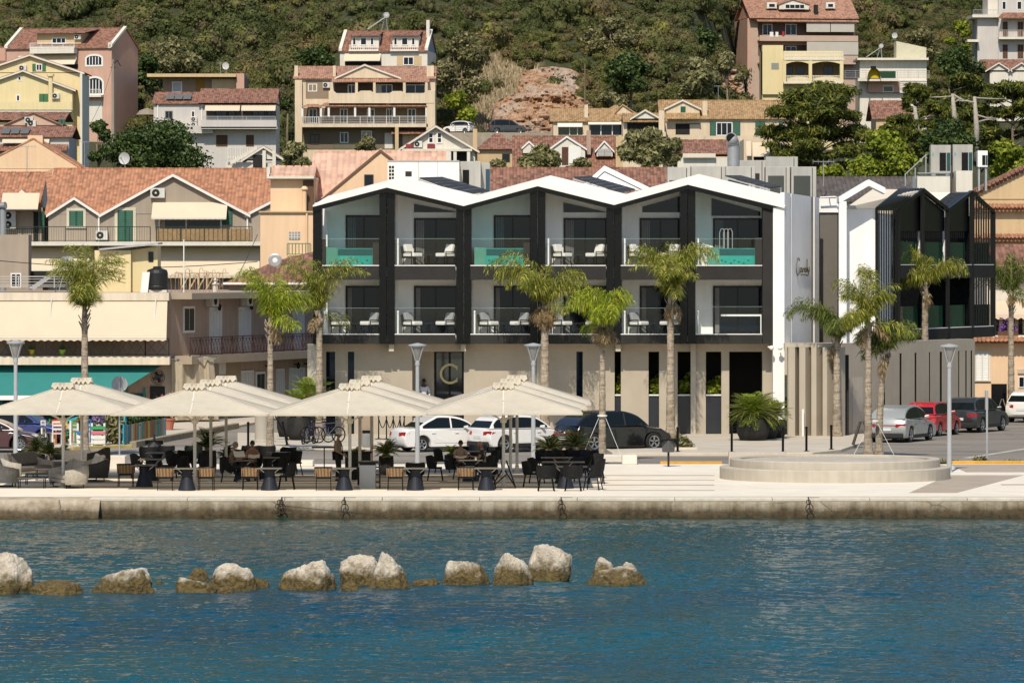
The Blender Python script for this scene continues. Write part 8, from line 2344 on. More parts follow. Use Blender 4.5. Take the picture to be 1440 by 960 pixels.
VIO = leaf_mat('violet_blossom',[(0,(.06,.09,.02)),(.4,(.2,.12,.3)),(.8,(.4,.3,.5)),(1,(.55,.5,.1))]);PNK = leaf_mat('pink_blossom',[(0,(.05,.1,.02)),(.4,(.12,.16,.03)),(.7,(.45,.1,.12)),(1,(.6,.45,.05))])
pallet(128,148,210.3,'white pallet planter with violet flowers and a green top board',[COLS[4],COLS[4],COLS[5],COLS[2]],VIO)
pallet(108,121,210.5,'narrow white pallet planter with pink flowers behind the left palm trunk',[COLS[4],COLS[4],COLS[3]],PNK)
t = thing('striped_planter','long planter of vertical boards in many colours beside the side street','planter',(X(178,211.8),211.8,0),math.atan2(221.5-211.8,X(233,221.5)-X(178,211.8)))
L_ = math.hypot(X(233,221.5)-X(178,211.8),221.5-211.8);nb_ = 46;pal = [(.5,.3,.13),(.03,.22,.38),(.35,.08,.04),(.55,.42,.05),(.6,.55,.45),(.08,.25,.12),(.4,.22,.1),(.03,.35,.5)]
mats = [M('board_%d' % k,c_,.7,.12,4) for k,c_ in enumerate(pal)]
m = MB();rr = random.Random(2)
for k in range(nb_): m.m = rr.randrange(len(pal));m.box(L_*k/nb_+.006,L_*(k+.92)/nb_,-.02,.02,.02,.82)
m.build('boards',mats,t)
m = MB();m.m = 0;m.box(-.75,-.01,-.02,.03,0,.86);m.build('blue_end',M('paint_turquoise',(.02,.32,.42)),t)
np_mesh('plants',leaves([(L_*k/7,.25,.95,.8,.25,.3) for k in range(1,7)],1100,.16,4,1.5),4,LEAFM['dark'],t)
m = MB()
for k in range(5): x_ = L_*(.06+.2*k);m.box(x_-.05,x_+.05,.1,.16,.8,1.75);m.bar((x_,.13,1.7),(x_-.5,.13,.9),.05)
m.build('blue_post',M('paint_turquoise',(.02,.32,.42)),t)
t = thing('terracotta_pot','terracotta pot with dark red flowers at the tarpaulin corner','flower pot',(X(237,230),230,0));MB().lathe([(.2,0),(.28,.45),(.32,.46),(.32,.54),(.25,.54)],16).build('pot',M('terracotta',(.4,.14,.08),.8),t)
np_mesh('plant',leaves([(0,0,.95,.55,.4,.45),(-.3,0,1.2,.35,.3,.35)],520,.15,3,1.4),4,leaf_mat('red_bush',[(0,(.03,.035,.01)),(.6,(.10,.06,.03)),(1,(.3,.09,.1))]),t)
t0 = None
for k,px in enumerate((532.5,543.5,553,562.5,568.5)):
 D = 218-.2*k
 if t0 is None:
  t0 = thing('rope_stanchion','x','stanchion');MB().lathe([(.17,0),(.17,.03),(.03,.05),(.025,1.0),(.05,1.02),(.05,1.06),(.02,1.09)],14).build('post',BLACK,t0);o = t0
 else: o = copy_tree(t0)
 o.scale = (1,1,.98);o.location = (X(px,D),D,0);o['label'] = f'{tn[k]} black rope post from the left in the entrance queue line';o['group'] = 'rope posts at the hotel entrance'
m = MB()
for a,b in ((532.5,543.5),(543.5,553),(553,562.5),(562.5,568.5)):
 m.tube([(X(a+(b-a)*q/8,218),218,.92-.42*math.sin(PI*q/8)) for q in range(9)],.022,6)
tag(m.build('barrier_rope',BLACK),'black ropes slung between the entrance queue posts','rope')
t = thing('entrance_ramp','small pale ramp lying beside the rope posts','ramp',(X(548,214),214,0));MB().hexa([(-.9,-.5,0),(1.1,-.5,0),(1.1,.4,0),(-.9,.4,0),(-.9,-.5,.03),(1.1,-.5,.22),(1.1,.4,.22),(-.9,.4,.03)]).build('ramp_plate',M('ramp_plate',(.52,.47,.4),.6,.1),t);MB().box(.9,1.12,-.52,.42,-.001,.2).build('ramp_side',BLACK,t)
def bike(label,px,D,rz,colr,scooter=False):
 t = thing('kick_scooter' if scooter else 'bicycle',label,'scooter' if scooter else 'bicycle',(X(px,D),D,0),R(rz),None if scooter else 'bicycles parked at the hotel corner')
 mt = M('bike_'+colr[0],colr[1],.4,.05);r = .12 if scooter else .33;wb = .85 if scooter else 1.02
 for x_ in (-wb/2,wb/2):
  n = 20;wch = MB().tube([(x_+r*math.cos(2*PI*k/n),0,r+.02+r*math.sin(2*PI*k/n)) for k in range(n+1)],.028,6,False).build('wheel',BLACK,t)
  m = MB()
  for k in range(8): m.bar((x_,0,r+.02),(x_+r*math.cos(PI/4*k),0,r+.02+r*math.sin(PI/4*k)),.008)
  m.build('spokes',STEEL,wch)
 m = MB()
 if scooter:
  m.box(-wb/2,wb/2-.12,-.07,.07,.1,.14);m.tube([(wb/2,0,r),(wb/2-.14,0,1.1)],.025,8);m.build('frame',mt,t);MB().bar((wb/2-.14,-.24,1.1),(wb/2-.14,.24,1.1),.035).build('handlebar',BLACK,t)
 else:
  bb = (-.08,0,.3);st_ = (-.2,0,.82);hd = (.34,0,.86);rw,fw_ = (-wb/2,0,.35),(wb/2,0,.35)
  for a,b in ((bb,st_),(st_,hd),(bb,(.37,0,.7)),(bb,rw),(st_,rw),(hd,fw_)): m.tube([a,b],.02,6)
  m.build('frame',mt,t);MB().ball((-.22,0,.9),(.13,.07,.035)).build('saddle',BLACK,t);MB().tube([(.34,0,.86),(.32,0,1.0)],.018,6).bar((.32,-.27,1.0),(.32,.27,1.0),.03).build('handlebar',BLACK,t)
  MB().lathe([(.09,-.01),(.09,.01)],14,(bb[0],0,bb[2])).build('crank',STEEL,t)
bike('black kick scooter leaning beside the potted cycads',434,212,60,('black',(.01,.01,.01)),True)
bike('blue bicycle parked behind the waiter, left one',447,214,28,('blue',(.01,.02,.14)))
bike('grey bicycle parked behind the waiter, right one',462,213.5,35,('grey',(.08,.08,.08)))
bike('dark bicycle with pink grip nearest the hotel cycads',438,213,70,('dark',(.03,.02,.02)))
t = thing('scooter_frame','tilted black metal rack by the leaning bollard','rack',(X(381,214),214,0));m = MB();m.bar((-.1,0,0),(-.35,0,1.3),.05);m.bar((.1,0,1.3),(.75,0,.1),.06);m.bar((-.3,0,1.1),(.15,0,1.25),.05);m.build('bars',BLACK,t)
t = thing('folding_sign','black folding pavement sign before the silver SUV','pavement sign',(X(1211,211),211,-.12),R(20));
for s_ in (-1,1): MB().hexa([(-.3,.38*s_,0),(.3,.38*s_,0),(.3,.41*s_,0),(-.3,.41*s_,0),(-.3,.02*s_,1.12),(.3,.02*s_,1.12),(.3,.05*s_,1.12),(-.3,.05*s_,1.12)]).build('board',BLACK,t)
for ch in t.children: ch.rotation_euler = (0,0,R(75))
t = thing('folding_sign','black folding pavement sign before the white car at right edge','pavement sign',(X(1409,246),246,-.12))
for s_ in (-1,1): MB().hexa([(-.3,.38*s_,0),(.3,.38*s_,0),(.3,.41*s_,0),(-.3,.41*s_,0),(-.3,.02*s_,1.12),(.3,.02*s_,1.12),(.3,.05*s_,1.12),(-.3,.05*s_,1.12)]).build('board',BLACK,t)
for ch in t.children: ch.rotation_euler = (0,0,R(80))
t = thing('menu_board_stand','black upright board behind the dark SUV on the right pavement','notice board',(X(1405,256),256,0));MB().box(-.4,.4,0,.06,.1,1.5).build('board',BLACK,t);MB().box(-.3,-.22,.06,.1,0,1.4).box(.22,.3,.06,.1,0,1.4).build('leg',BLACK,t)
t = thing('pillar','round grey concrete pillar on the pavement left of the bicycles','pillar',(X(368,214),214,0));MB().lathe([(.34,0),(.34,.1),(.3,.12),(.3,1.75)],20).build('shaft',M('pillar_grey',(.40,.36,.29),.85,.1),t,smooth=False)
# ================================================================== CARS
TYRE = M('tyre',(.012,.012,.012),.8,.1);RIMS = M('alloy_rim',(.42,.42,.43),.3,.05,3,metal=.8);RED_L = M('tail_lamp',(.35,.008,.01),.2,.1);CLEAR_L = M('head_lamp',(.55,.56,.57),.12);PLATE = M('number_plate',(.6,.6,.6),.4);PLAST = M('black_plastic_trim',(.018,.018,.019),.6,.1);CGL = M('car_glass',(.006,.009,.010),.03,0,spec=.28);CHROME = M('chrome',(.6,.6,.6),.15,0,metal=1)
CARP = {}
def car(label,px,D,heading,paint,L=4.3,Wd=1.78,H=1.5,belt=.93,kind='suv',wr=.33,zg=-.118,wb=2.6,group='cars parked along the street',rim=5,plate_blue=False,clad=True,name='parked_car',low=False):
 t = thing(name,label,'car',(X(px,D),D,zg),R(heading),group)
 P_ = paint;h = Wd/2;xr,xf = -wb/2-.02,wb/2+.02
 gz = .2 if kind != 'suv' else .24
 if kind == 'sedan':
  top = [(-L/2+.12,gz),(-L/2+.01,.38),(-L/2,.62),(-L/2+.06,.88),(-L/2+.2,belt+.05),(-L/2+.85,belt+.06),(0,belt),(L/2-1.25,belt-.03),(L/2-.45,belt-.16),(L/2-.1,.62),(L/2,.45),(L/2-.05,.25),(L/2-.15,gz)]
  gh = [(-L/2+.62,belt),(-L/2+1.05,belt+.28),(-L/2+1.5,H-.07),(-.5,H),(.2,H-.04),(.75,H-.22),(L/2-1.02,belt-.03)]
 elif kind == 'coupe':
  top = [(-L/2+.15,gz),(-L/2+.02,.42),(-L/2,.70),(-L/2+.08,.92),(-L/2+.22,belt+.10),(-L/2+.9,belt+.05),(0,belt),(L/2-1.35,belt-.02),(L/2-.5,belt-.12),(L/2-.1,.66),(L/2,.48),(L/2-.05,.28),(L/2-.18,gz)]
  gh = [(-L/2+.14,belt+.04),(-L/2+.55,H-.28),(-L/2+1.15,H-.08),(-.35,H),(.25,H-.05),(.8,H-.25),(L/2-1.2,belt-.02)]
 else:
  top = [(-L/2+.12,gz),(-L/2+.01,.40),(-L/2,.70),(-L/2+.06,belt),(-L/2+.25,belt+.01),(0,belt),(L/2-1.1,belt),(L/2-.35,belt-.12),(L/2-.08,.66),(L/2,.46),(L/2-.04,.28),(L/2-.12,gz)]
  gh = [(-L/2+.08,belt),(-L/2+.36,H-.22),(-L/2+.62,H-.06),(-L/2+1.15,H),(.15,H-.03),(.62,H-.2),(L/2-1.0,belt)]
 arc = []
 for xc in (xf,xr):
  ra = wr*1.16;z0 = wr
  a0 = math.asin(max(-1,(gz-z0)/ra))
  arc += [(xc+ra*math.cos(a),z0+ra*math.sin(a)) for a in [a0+(PI-2*a0)*k/12 for k in range(13)]]
 outl = top+arc
 ts = [-1,-.96,-.8,-.4,0,.4,.8,.96,1];m = MB();vs_ = []
 for q in ts:
  a4 = abs(q)**4
  for (x_,z_) in outl:
   zz = z_-(.05*a4 if z_ > .75 else 0)+(.02*(1-q*q) if z_ > belt-.2 else 0)
   vs_.append((x_*(1-.045*a4),h*q*(1-.035*max(0,(z_-.55))/.4 if z_ > .55 else 1-.03*(.55-z_)/.3),zz))
 n = len(outl);fs = []
 for i in range(len(ts)-1):
  for k in range(n): fs.append((i*n+k,i*n+(k+1) % n,(i+1)*n+(k+1) % n,(i+1)*n+k))
 fs += [tuple(range(n)),tuple(range((len(ts)-1)*n+n-1,(len(ts)-1)*n-1,-1))]
 m.add(vs_,fs);body = m.build('body',P_,t,bevel=.035)
 body.data.polygons.foreach_set('use_smooth',[True]*len(body.data.polygons));body.data.set_sharp_from_angle(angle=R(32))
 wbt,wrf = h*.93,h*.70
 def ys(z_): return wbt+(wrf-wbt)*min(1,max(0,(z_-belt)/(H-belt)))
 raw = gh
 def cr(p,n=5):
  o = []
  for i in range(len(p)-1):
   p0,p1,p2,p3 = p[max(0,i-1)],p[i],p[i+1],p[min(len(p)-1,i+2)]
   for k in range(n):
    u = k/n
    o.append(tuple(.5*((2*b_)+(-a_+c_)*u+(2*a_-5*b_+4*c_-d_)*u*u+(-a_+3*b_-3*c_+d_)*u**3) for a_,b_,c_,d_ in zip(p0,p1,p2,p3)))
  return o+[p[-1]]
 gh = cr(raw)
 g = MB();ng = len(gh);vs_ = [(x_,s_*ys(z_),z_-.005) for s_ in (-1,1) for x_,z_ in gh]
 g.add(vs_,[(k,(k+1) % ng,ng+(k+1) % ng,ng+k) for k in range(ng)]+[tuple(range(ng)),tuple(range(2*ng-1,ng-1,-1))])
 roof = g.build('roof',P_,t,bevel=.045)
 zlo = belt+.035
 gx_,gz_ = [p[0] for p in gh],[p[1] for p in gh]
 zr_ = lambda x: float(np.interp(x,gx_,gz_))-.085
 okx = [x for x in np.linspace(gx_[0],gx_[-1],160) if zr_(x) > zlo+.015]
 r0,f0 = okx[0]+.10,okx[-1]-.06
 mid = (-L/2+1.35+f0)/2+.12 if kind != 'sedan' else .0
 cuts = [r0,mid,f0] if kind in ('sedan','coupe') else [r0,r0+.42,mid,f0]
 for s_ in (-1,1):
  for xa,xb in zip(cuts,cuts[1:]):
   xa_,xb_ = xa+(.035 if xa != r0 else 0),xb-(.035 if xb != f0 else 0)
   xs_ = np.linspace(xa_,xb_,12)
   pts = [(xb_,zlo),(xa_,zlo)]+[(float(x),max(zlo+.01,zr_(x))) for x in xs_]
   MB().ext([(x_,s_*(ys(z_)+.009),z_) for x_,z_ in pts],(0,-s_*.006,0)).build('side_window',CGL,t)
  for xm in cuts[1:-1]:
   MB().ext([(xm-.034,s_*(ys(zlo)+.007),zlo),(xm+.034,s_*(ys(zlo)+.007),zlo),(xm+.034,s_*(ys(zr_(xm))+.007),zr_(xm)),(xm-.034,s_*(ys(zr_(xm))+.007),zr_(xm))],(0,-s_*.005,0)).build('door_pillar',PLAST if kind != 'sedan' else P_,t)
 gh = raw
 def screen(p,q,nm,k0=.1,k1=.92):
  (xa,za),(xb,zb_) = p,q
  A_ = lambda k: (xa+(xb-xa)*k,za+(zb_-za)*k)
  (x0,z0),(x1,z1) = A_(k0),A_(k1);nx,nz = (zb_-za),-(xb-xa);l_ = math.hypot(nx,nz);sg = 1 if (nx*(1 if xa > 0 else -1)) > 0 else -1
  ox,oz = nx/l_*.012*sg,abs(nz/l_)*.012
  y0,y1 = ys(z0)*.92,ys(z1)*.90
  MB().ext([(x0+ox,-y0,z0+oz),(x0+ox,y0,z0+oz),(x1+ox,y1,z1+oz),(x1+ox,-y1,z1+oz)],(-ox*.5,0,-oz*.5)).build(nm,CGL,t)
 screen(gh[0],gh[1] if kind != 'coupe' else gh[2],'rear_window',.12,.95);screen(gh[-1],gh[-2],'windscreen')
 for s_ in (-1,1):
  for (x0,x1) in ((mid-.0,xf-wr*1.16-.06),(xr+wr*.75,mid-.02)):
   zt_ = belt-.04;zb_ = gz+.17;y_ = lambda z_: h*(1-.035*max(0,z_-.55)/.4 if z_ > .55 else 1-.03*(.55-z_)/.3)
   pts = [(x0+.0,zb_),(x1,zb_),(x1,zt_-.06),(x1-.04,zt_),(x0+.02,zt_)]
   if x1 < mid: pts = [(x0+.35,zb_),(x1,zb_),(x1,zt_),(x0-.02,zt_),(x0,.72)]
   md = MB();md.ext([(x_,s_*(y_(z_)+.006),z_) for x_,z_ in pts],(0,-s_*.02,0));d_ = md.build('door',P_,t)
   xh = x0+.14 if x1 > mid else x0+.2
   MB().box(xh,xh+.17,s_*(y_(zt_-.1)+.022)-.014,s_*(y_(zt_-.1)+.022)+.014,zt_-.13,zt_-.10).build('handle',P_ if kind != 'hatch' else PLAST,d_)
  MB().ext([(f0-.34,s_*(ys(belt)+.03),belt+.02),(f0-.26,s_*(ys(belt)+.22),belt+.03),(f0-.26,s_*(ys(belt)+.22),belt+.15),(f0-.34,s_*(ys(belt)+.03),belt+.12)],(-.07,0,0)).build('wing_mirror',P_,t,bevel=.02)
  if clad:
   MB().box(xr+wr*1.2,xf-wr*1.2,s_*h*.975-.015,s_*h*.975+.018,gz,gz+.14).build('sill_cladding',PLAST,t)
 hb = .74 if kind != 'suv' else .80
 for s_ in (-1,1):
  MB().ext([(-L/2-.004,s_*h*.50,hb-.07),(-L/2+.1,s_*h*.965,hb-.08),(-L/2+.34,s_*(h*.985),hb+.04),(-L/2+.1,s_*h*.955,hb+.1),(-L/2+.0,s_*h*.52,hb+.07)],(.05,-s_*.02,0)).build('tail_lamp',RED_L,t)
  MB().ext([(L/2-.07,s_*h*.5,.60),(L/2-.18,s_*h*.93,.62),(L/2-.42,s_*h*.96,.74),(L/2-.25,s_*h*.6,.72)],(-.03,0,.03)).build('headlamp',CLEAR_L,t)
 if kind == 'coupe': MB().box(-L/2-.008,-L/2+.04,-h*.6,h*.6,hb+.0,hb+.03).build('light_bar',RED_L,t)
 MB().box(-L/2-.012,-L/2+.06,-.27,.27,hb-.22,hb-.10).build('number_plate',PLATE,t)
 MB().box(-L/2-.015,-L/2+.12,-h*.86,h*.86,gz+.01,gz+.22 if clad else gz+.06).build('rear_bumper',PLAST,t,bevel=.03)
 MB().box(L/2-.14,L/2+.008,-h*.8,h*.8,gz+.02,gz+.16).build('front_bumper',PLAST,t,bevel=.03)
 MB().box(L/2-.07,L/2+.005,-h*.45,h*.45,.46,.60).build('grille',PLAST,t)
 MB().box(-L/2+.2,L/2-.2,-h*.8,h*.8,gz-.04,gz+.02).build('underbody',PLAST,t)
 for xc in (xr,xf):
  for s_ in (-1,1):
   y_ = s_*(h*.97-.1);n = 26
   prof = [(wr*.66,-.1),(wr*.93,-.105),(wr,-.07),(wr,.07),(wr*.93,.105),(wr*.66,.1)]
   vs_ = [(xc+r_*math.cos(2*PI*k/n),y_+d_,wr+r_*math.sin(2*PI*k/n)) for r_,d_ in prof for k in range(n)]
   fs = [(i*n+k,i*n+(k+1) % n,(i+1)*n+(k+1) % n,(i+1)*n+k) for i in range(5) for k in range(n)]
   wh = MB().add(vs_,fs).build('wheel',TYRE,t,smooth=False)
   mr = MB();ring = lambda r_,d_: [(xc+r_*math.cos(2*PI*k/n),y_+d_*s_,wr+r_*math.sin(2*PI*k/n)) for k in range(n)]
   mr.add(ring(wr*.67,.1)+ring(wr*.58,.085)+ring(wr*.56,.03),[(k,(k+1) % n,n+(k+1) % n,n+k) for k in range(n)]+[(n+k,n+(k+1) % n,2*n+(k+1) % n,2*n+k) for k in range(n)])
   for k in range(rim):
    for dk in ((-.09,.09) if rim < 8 else (0,)):
     a = 2*PI*k/rim+.3;mr.bar((xc+.04*math.cos(a+dk*3),y_+s_*.075,wr+.04*math.sin(a+dk*3)),(xc+wr*.6*math.cos(a+dk),y_+s_*.08,wr+wr*.6*math.sin(a+dk)),.04,.025)
   mr.lathe([(.055,-.01),(.055,.01)],10,(xc,0,0)) if False else None
   mr.build('rim',RIMS,wh)
   MB().ext(ring(wr*.57,.02),(0,-.02*s_,0)).build('brake_disc',PLAST,wh)
 return t
def paint(n,c,rough=.28,met=0): return M('car_paint_'+n,c,rough,0,1,metal=met,spec=.5,coat=.8)
PW = paint('white',(.70,.68,.64));PB = M('car_paint_black',(.006,.006,.007),.2,0,1,spec=.4,coat=.7);PS = paint('silver',(.36,.37,.35),.35,.3);PR = paint('red',(.40,.012,.018));PG = paint('dark_grey',(.035,.038,.042),.3,.3);PBL = paint('blue',(.008,.02,.13));PM = paint('maroon',(.05,.007,.012))
car('white saloon with red tail lamp parked in front of the hotel entrance',624,207.5,24,PW,4.43,1.75,1.5,.94,'sedan',.32,wb=2.65,clad=False)
car('white SUV with black lower bumper between the saloon and the black car',730,207.0,34,PW,4.2,1.79,1.53,.98,'suv',.34,wb=2.6)
car('large black coupe SUV parked before the hotel windows',861,207.5,31,PB,4.93,1.98,1.70,1.06,'coupe',.39,wb=2.9,clad=False)
car('silver SUV parked on the side street nearest the promenade',1268,219.0,67,PS,4.5,1.84,1.6,1.0,'coupe',.36,wb=2.68)
car('small red hatchback between the silver and the dark SUV',1310,226.5,66,PR,3.7,1.68,1.55,.98,'suv',.31,wb=2.3,clad=False)
car('dark grey SUV with pale bumper beyond the red hatchback',1371,231.5,64,PG,4.45,1.84,1.62,1.02,'suv',.36,wb=2.68)
car('white car cut off by the right edge on the side street',1453,246.0,68,PW,4.1,1.75,1.55,.98,'suv',.32,wb=2.5,clad=False)
car('bright blue hatchback nosing right at far left, behind the maroon car',28,214.5,-12,PBL,4.2,1.78,1.48,.95,'suv',.33,wb=2.6,clad=False,rim=10)
car('maroon saloon with many-spoked rims at the far left edge',-14,206.5,-3,PM,4.6,1.8,1.42,.92,'sedan',.34,wb=2.7,clad=False,rim=12)
ZH = Z(187.5,581)
car('small white hatchback parked on the hill road',645,583.5,158,PW,3.6,1.6,1.5,.95,'suv',.3,zg=ZH,wb=2.3,clad=False,group='cars parked on the hill road')
car('dark SUV parked on the hill road under the rocks',713,584,8,PG,4.5,1.8,1.7,1.05,'suv',.35,zg=ZH,wb=2.7,group='cars parked on the hill road')
# ================================================================== PEOPLE
SKIN = M('skin',(.36,.2,.13),.6,.08,5);SKIND = M('dark_skin',(.075,.04,.025),.6,.08,5)
def skinned(name,chains,mat,parent,sub=2):
 """chains: lists of (point, radius); the first point of the first chain is the root"""
 vs_,es,rs = [],[],[];idx = {}
 def vid(p,r):
  k = (round(p[0],4),round(p[1],4),round(p[2],4))
  if k not in idx: idx[k] = len(vs_);vs_.append(p);rs.append(r)
  return idx[k]
 for ch in chains:
  prev = None
  for p,r in ch:
   i = vid(p,r)
   if prev is not None and prev != i: es.append((prev,i))
   prev = i
 me = bpy.data.meshes.new(name);me.from_pydata(vs_,es,[])
 o = link_mesh(me,name,mat,parent)
 sk = o.modifiers.new('skin','SKIN');sk.use_smooth_shade = True
 lay = me.skin_vertices[0] if me.skin_vertices else None
 if lay is None:
  bpy.context.view_layer.objects.active = o
  bm = bmesh.new();bm.from_mesh(me);l_ = bm.verts.layers.skin.verify();bm.to_mesh(me);bm.free();lay = me.skin_vertices[0]
 for i,r in enumerate(rs): lay.data[i].radius = (r,r) if not isinstance(r,tuple) else r;lay.data[i].use_root = (i == 0)
 s = o.modifiers.new('sub','SUBSURF');s.levels = s.render_levels = sub
 return o
def hand(ch,w,d,up,s=1.0):
 """palm and five curled fingers from wrist w along d"""
 d = Vector(d).normalized();side = d.cross(Vector(up)).normalized();nrm = side.cross(d).normalized();w = Vector(w)
 pm = w+d*.055*s;ch.append([(tuple(w),.026),(tuple(pm),.034)])
 for k in range(4):
  o_ = (k-1.5)*.02*s;ln = (.07,.08,.076,.06)[k]*s
  b0 = pm+d*.035*s+side*o_;b1 = b0+d*ln*.5-nrm*.008;b2 = b1+d*ln*.42-nrm*.03
  ch.append([(tuple(pm),.034),(tuple(b0),.0105),(tuple(b1),.0095),(tuple(b2),.008)])
 t0 = w+d*.03*s+side*.035*s;t1 = t0+(d*.6+side*.7-nrm*.3).normalized()*.045*s
 ch.append([(tuple(pm),.034),(tuple(t0),.013),(tuple(t1),.0095)])
def person(label,px,D,rz,pose,skin,top,bottom,hair,hairlong=False,z0=0.0,hat=None,extras=None,sleeves=False,bald=False):
 t = thing('person',label,'person',(X(px,D),D,z0),R(rz))
 J = {k: Vector(v) for k,v in pose.items()}
 ch = []
 pel,che,nec,hd = J['pelvis'],J['chest'],J['neck'],J['head']
 sh = lambda s_: che+Vector((0,.165*s_,.06)).lerp(Vector((0,.165*s_,.06)),1)
 ch.append([(tuple(pel),.15),(tuple(pel.lerp(che,.5)),.135),(tuple(che),.145),(tuple(nec),.055),(tuple(nec.lerp(hd,.45)),.055)])
 for s_,e in ((1,'l'),(-1,'r')):
  S_ = che+Vector((0,.17*s_,.05));E_ = J['elbow_'+e];W_ = J['hand_'+e]
  ch.append([(tuple(che),.145),(tuple(S_),.058),(tuple(S_.lerp(E_,.5)),.05),(tuple(E_),.04),(tuple(E_.lerp(W_,.4)),.039),(tuple(W_),.026)])
  hand(ch,W_,W_-E_,(0,0,1))
  Hp = pel+Vector((0,.085*s_,-.03));Kn = J['knee_'+e];An = J['foot_'+e]
  ch.append([(tuple(pel),.15),(tuple(Hp),.092),(tuple(Hp.lerp(Kn,.5)),.078),(tuple(Kn),.056),(tuple(Kn.lerp(An,.35)),.055),(tuple(An),.036)])
  ch.append([(tuple(An),.036),(tuple(An+Vector((.16,0,-.04))),.036)])
 skinned('body',ch,skin,t)
 m = MB();f = Vector((math.cos(J['yaw'].x)*math.cos(J['yaw'].y),math.sin(J['yaw'].x)*math.cos(J['yaw'].y),math.sin(J['yaw'].y)));sd_ = Vector((0,0,1)).cross(f).normalized();upv = f.cross(sd_)
 n_u,n_v = 16,12;vs_ = []
 for j in range(n_v+1):
  th = PI*j/n_v
  for i in range(n_u):
   ph = 2*PI*i/n_u;a,b,c_ = math.sin(th)*math.cos(ph),math.sin(th)*math.sin(ph),-math.cos(th)
   k_ = .76 if c_ < -.5 else .9+.1*min(1,(c_+.5)/.6)
   fr = .102*a*k_
   if a > .88 and -.2 < c_ < .1: fr += .022
   if a > .7 and .1 < c_ < .3: fr -= .008
   vs_.append(tuple(hd+f*fr+sd_*.078*b*k_+upv*.118*c_))
 m.add(vs_,[(j*n_u+i,j*n_u+(i+1) % n_u,(j+1)*n_u+(i+1) % n_u,(j+1)*n_u+i) for j in range(n_v) for i in range(n_u)])
 for s_ in (-1,1): m.ball(tuple(hd+sd_*.08*s_-f*.005),(.014,.014,.03),8,6)
 head = m.build('head',skin,t,smooth=True)
 e_ = MB()
 for s_ in (-1,1): e_.ball(tuple(hd+f*.092+sd_*.032*s_+upv*.012),(.010,.012,.008),8,6)
 e_.build('eyes',BLACK,head)
 MB().ball(tuple(hd+f*.093-upv*.052),(.010,.026,.007),8,6).build('mouth',M('lips',(.2,.07,.05),.6),head)
 if not bald:
  m = MB();vs_ = []
  for j in range(9):
   th = PI*.0+PI*.62*j/8
   for i in range(20):
    ph = 2*PI*i/20;a,b,c_ = math.sin(th)*math.cos(ph),math.sin(th)*math.sin(ph),math.cos(th)
    back = -.35 if a < .2 else .15
    if c_ < back+ (0.22 if a > .2 else 0): c_ = back+(.22 if a > .2 else 0)
    vs_.append(tuple(hd+f*(.112*a-.008)+sd_*.09*b+upv*(.13*c_+.004)))
  m.add(vs_,[(j*20+i,j*20+(i+1) % 20,(j+1)*20+(i+1) % 20,(j+1)*20+i) for j in range(8) for i in range(20)])
  if hairlong: m.ball(tuple(hd-f*.1-upv*.03),(.06,.06,.06),10,8)
  m.build('hair',hair,t,smooth=True)
 if top:
  c2 = [[(tuple(pel+Vector((0,0,-.02))),.165),(tuple(pel.lerp(che,.5)),.152),(tuple(che),.158),(tuple(che.lerp(nec,.75)),.07)]]
  for s_,e in ((1,'l'),(-1,'r')):
   S_ = che+Vector((0,.17*s_,.05));E_ = J['elbow_'+e];W_ = J['hand_'+e]
   c2.append([(tuple(che),.158),(tuple(S_),.07),(tuple(S_.lerp(E_,.55)),.062)]+([(tuple(E_),.052),(tuple(E_.lerp(W_,.85)),.044)] if sleeves else []))
  skinned('shirt',c2,top,t)
 if bottom:
  c3 = []
  for s_,e in ((1,'l'),(-1,'r')):
   Hp = pel+Vector((0,.085*s_,-.03));Kn = J['knee_'+e];An = J['foot_'+e]
   c3.append([(tuple(pel+Vector((0,0,-.01))),.162),(tuple(Hp),.104),(tuple(Hp.lerp(Kn,.5)),.09),(tuple(Kn),.07),(tuple(Kn.lerp(An,.9)),.055)])
  skinned('trousers',c3,bottom,t)
 for e in 'lr': MB().ball(tuple(J['foot_'+e]+Vector((.07,0,-.045))),(.14,.05,.04),10,6).build('shoe',PLAST,t)
 return t
SIT = dict(pelvis=(0,0,.56),chest=(.06,0,.98),neck=(.09,0,1.14),head=(.15,0,1.29),knee_l=(.44,.1,.53),knee_r=(.44,-.1,.53),foot_l=(.42,.11,.09),foot_r=(.38,-.11,.09),elbow_l=(.22,.24,.80),elbow_r=(.22,-.24,.80),hand_l=(.44,.13,.86),hand_r=(.44,-.13,.86),yaw=(0,-.35,0))
STD = dict(pelvis=(0,0,.95),chest=(.0,0,1.32),neck=(.01,0,1.48),head=(.04,0,1.63),knee_l=(.04,.1,.5),knee_r=(.03,-.1,.5),foot_l=(0,.11,.09),foot_r=(-.02,-.11,.09),elbow_l=(-.02,.27,1.1),elbow_r=(-.02,-.27,1.1),hand_l=(.18,.22,.95),hand_r=(.18,-.2,.98),yaw=(0,-.15,0))
HB = M('brown_hair',(.04,.022,.012),.7,.3,10);HG = M('grey_hair',(.22,.2,.18),.7,.2,10);HK = M('black_hair',(.008,.007,.006),.7)
GTOP = M('khaki_shirt',(.26,.22,.16),.9,.1,4);SHORTS = M('dark_shorts',(.02,.02,.025),.9);VEST = M('dark_vest',(.03,.03,.04),.9);DRESS = M('beige_top',(.3,.2,.14),.9)
person('grey haired man reading a paper at the left dining tables',325,175.3,8,SIT,SKIN,M('faded_brown_shirt',(.17,.13,.10),.9,.1),SHORTS,HG)
p2 = dict(SIT);p2['yaw'] = (0,-.55,0)
person('person with brown hair reading a menu, facing the viewer at left',355,176.9,-88,p2,SKIN,M('bare_top',(.30,.15,.10),.8,.1),SHORTS,HB,True)
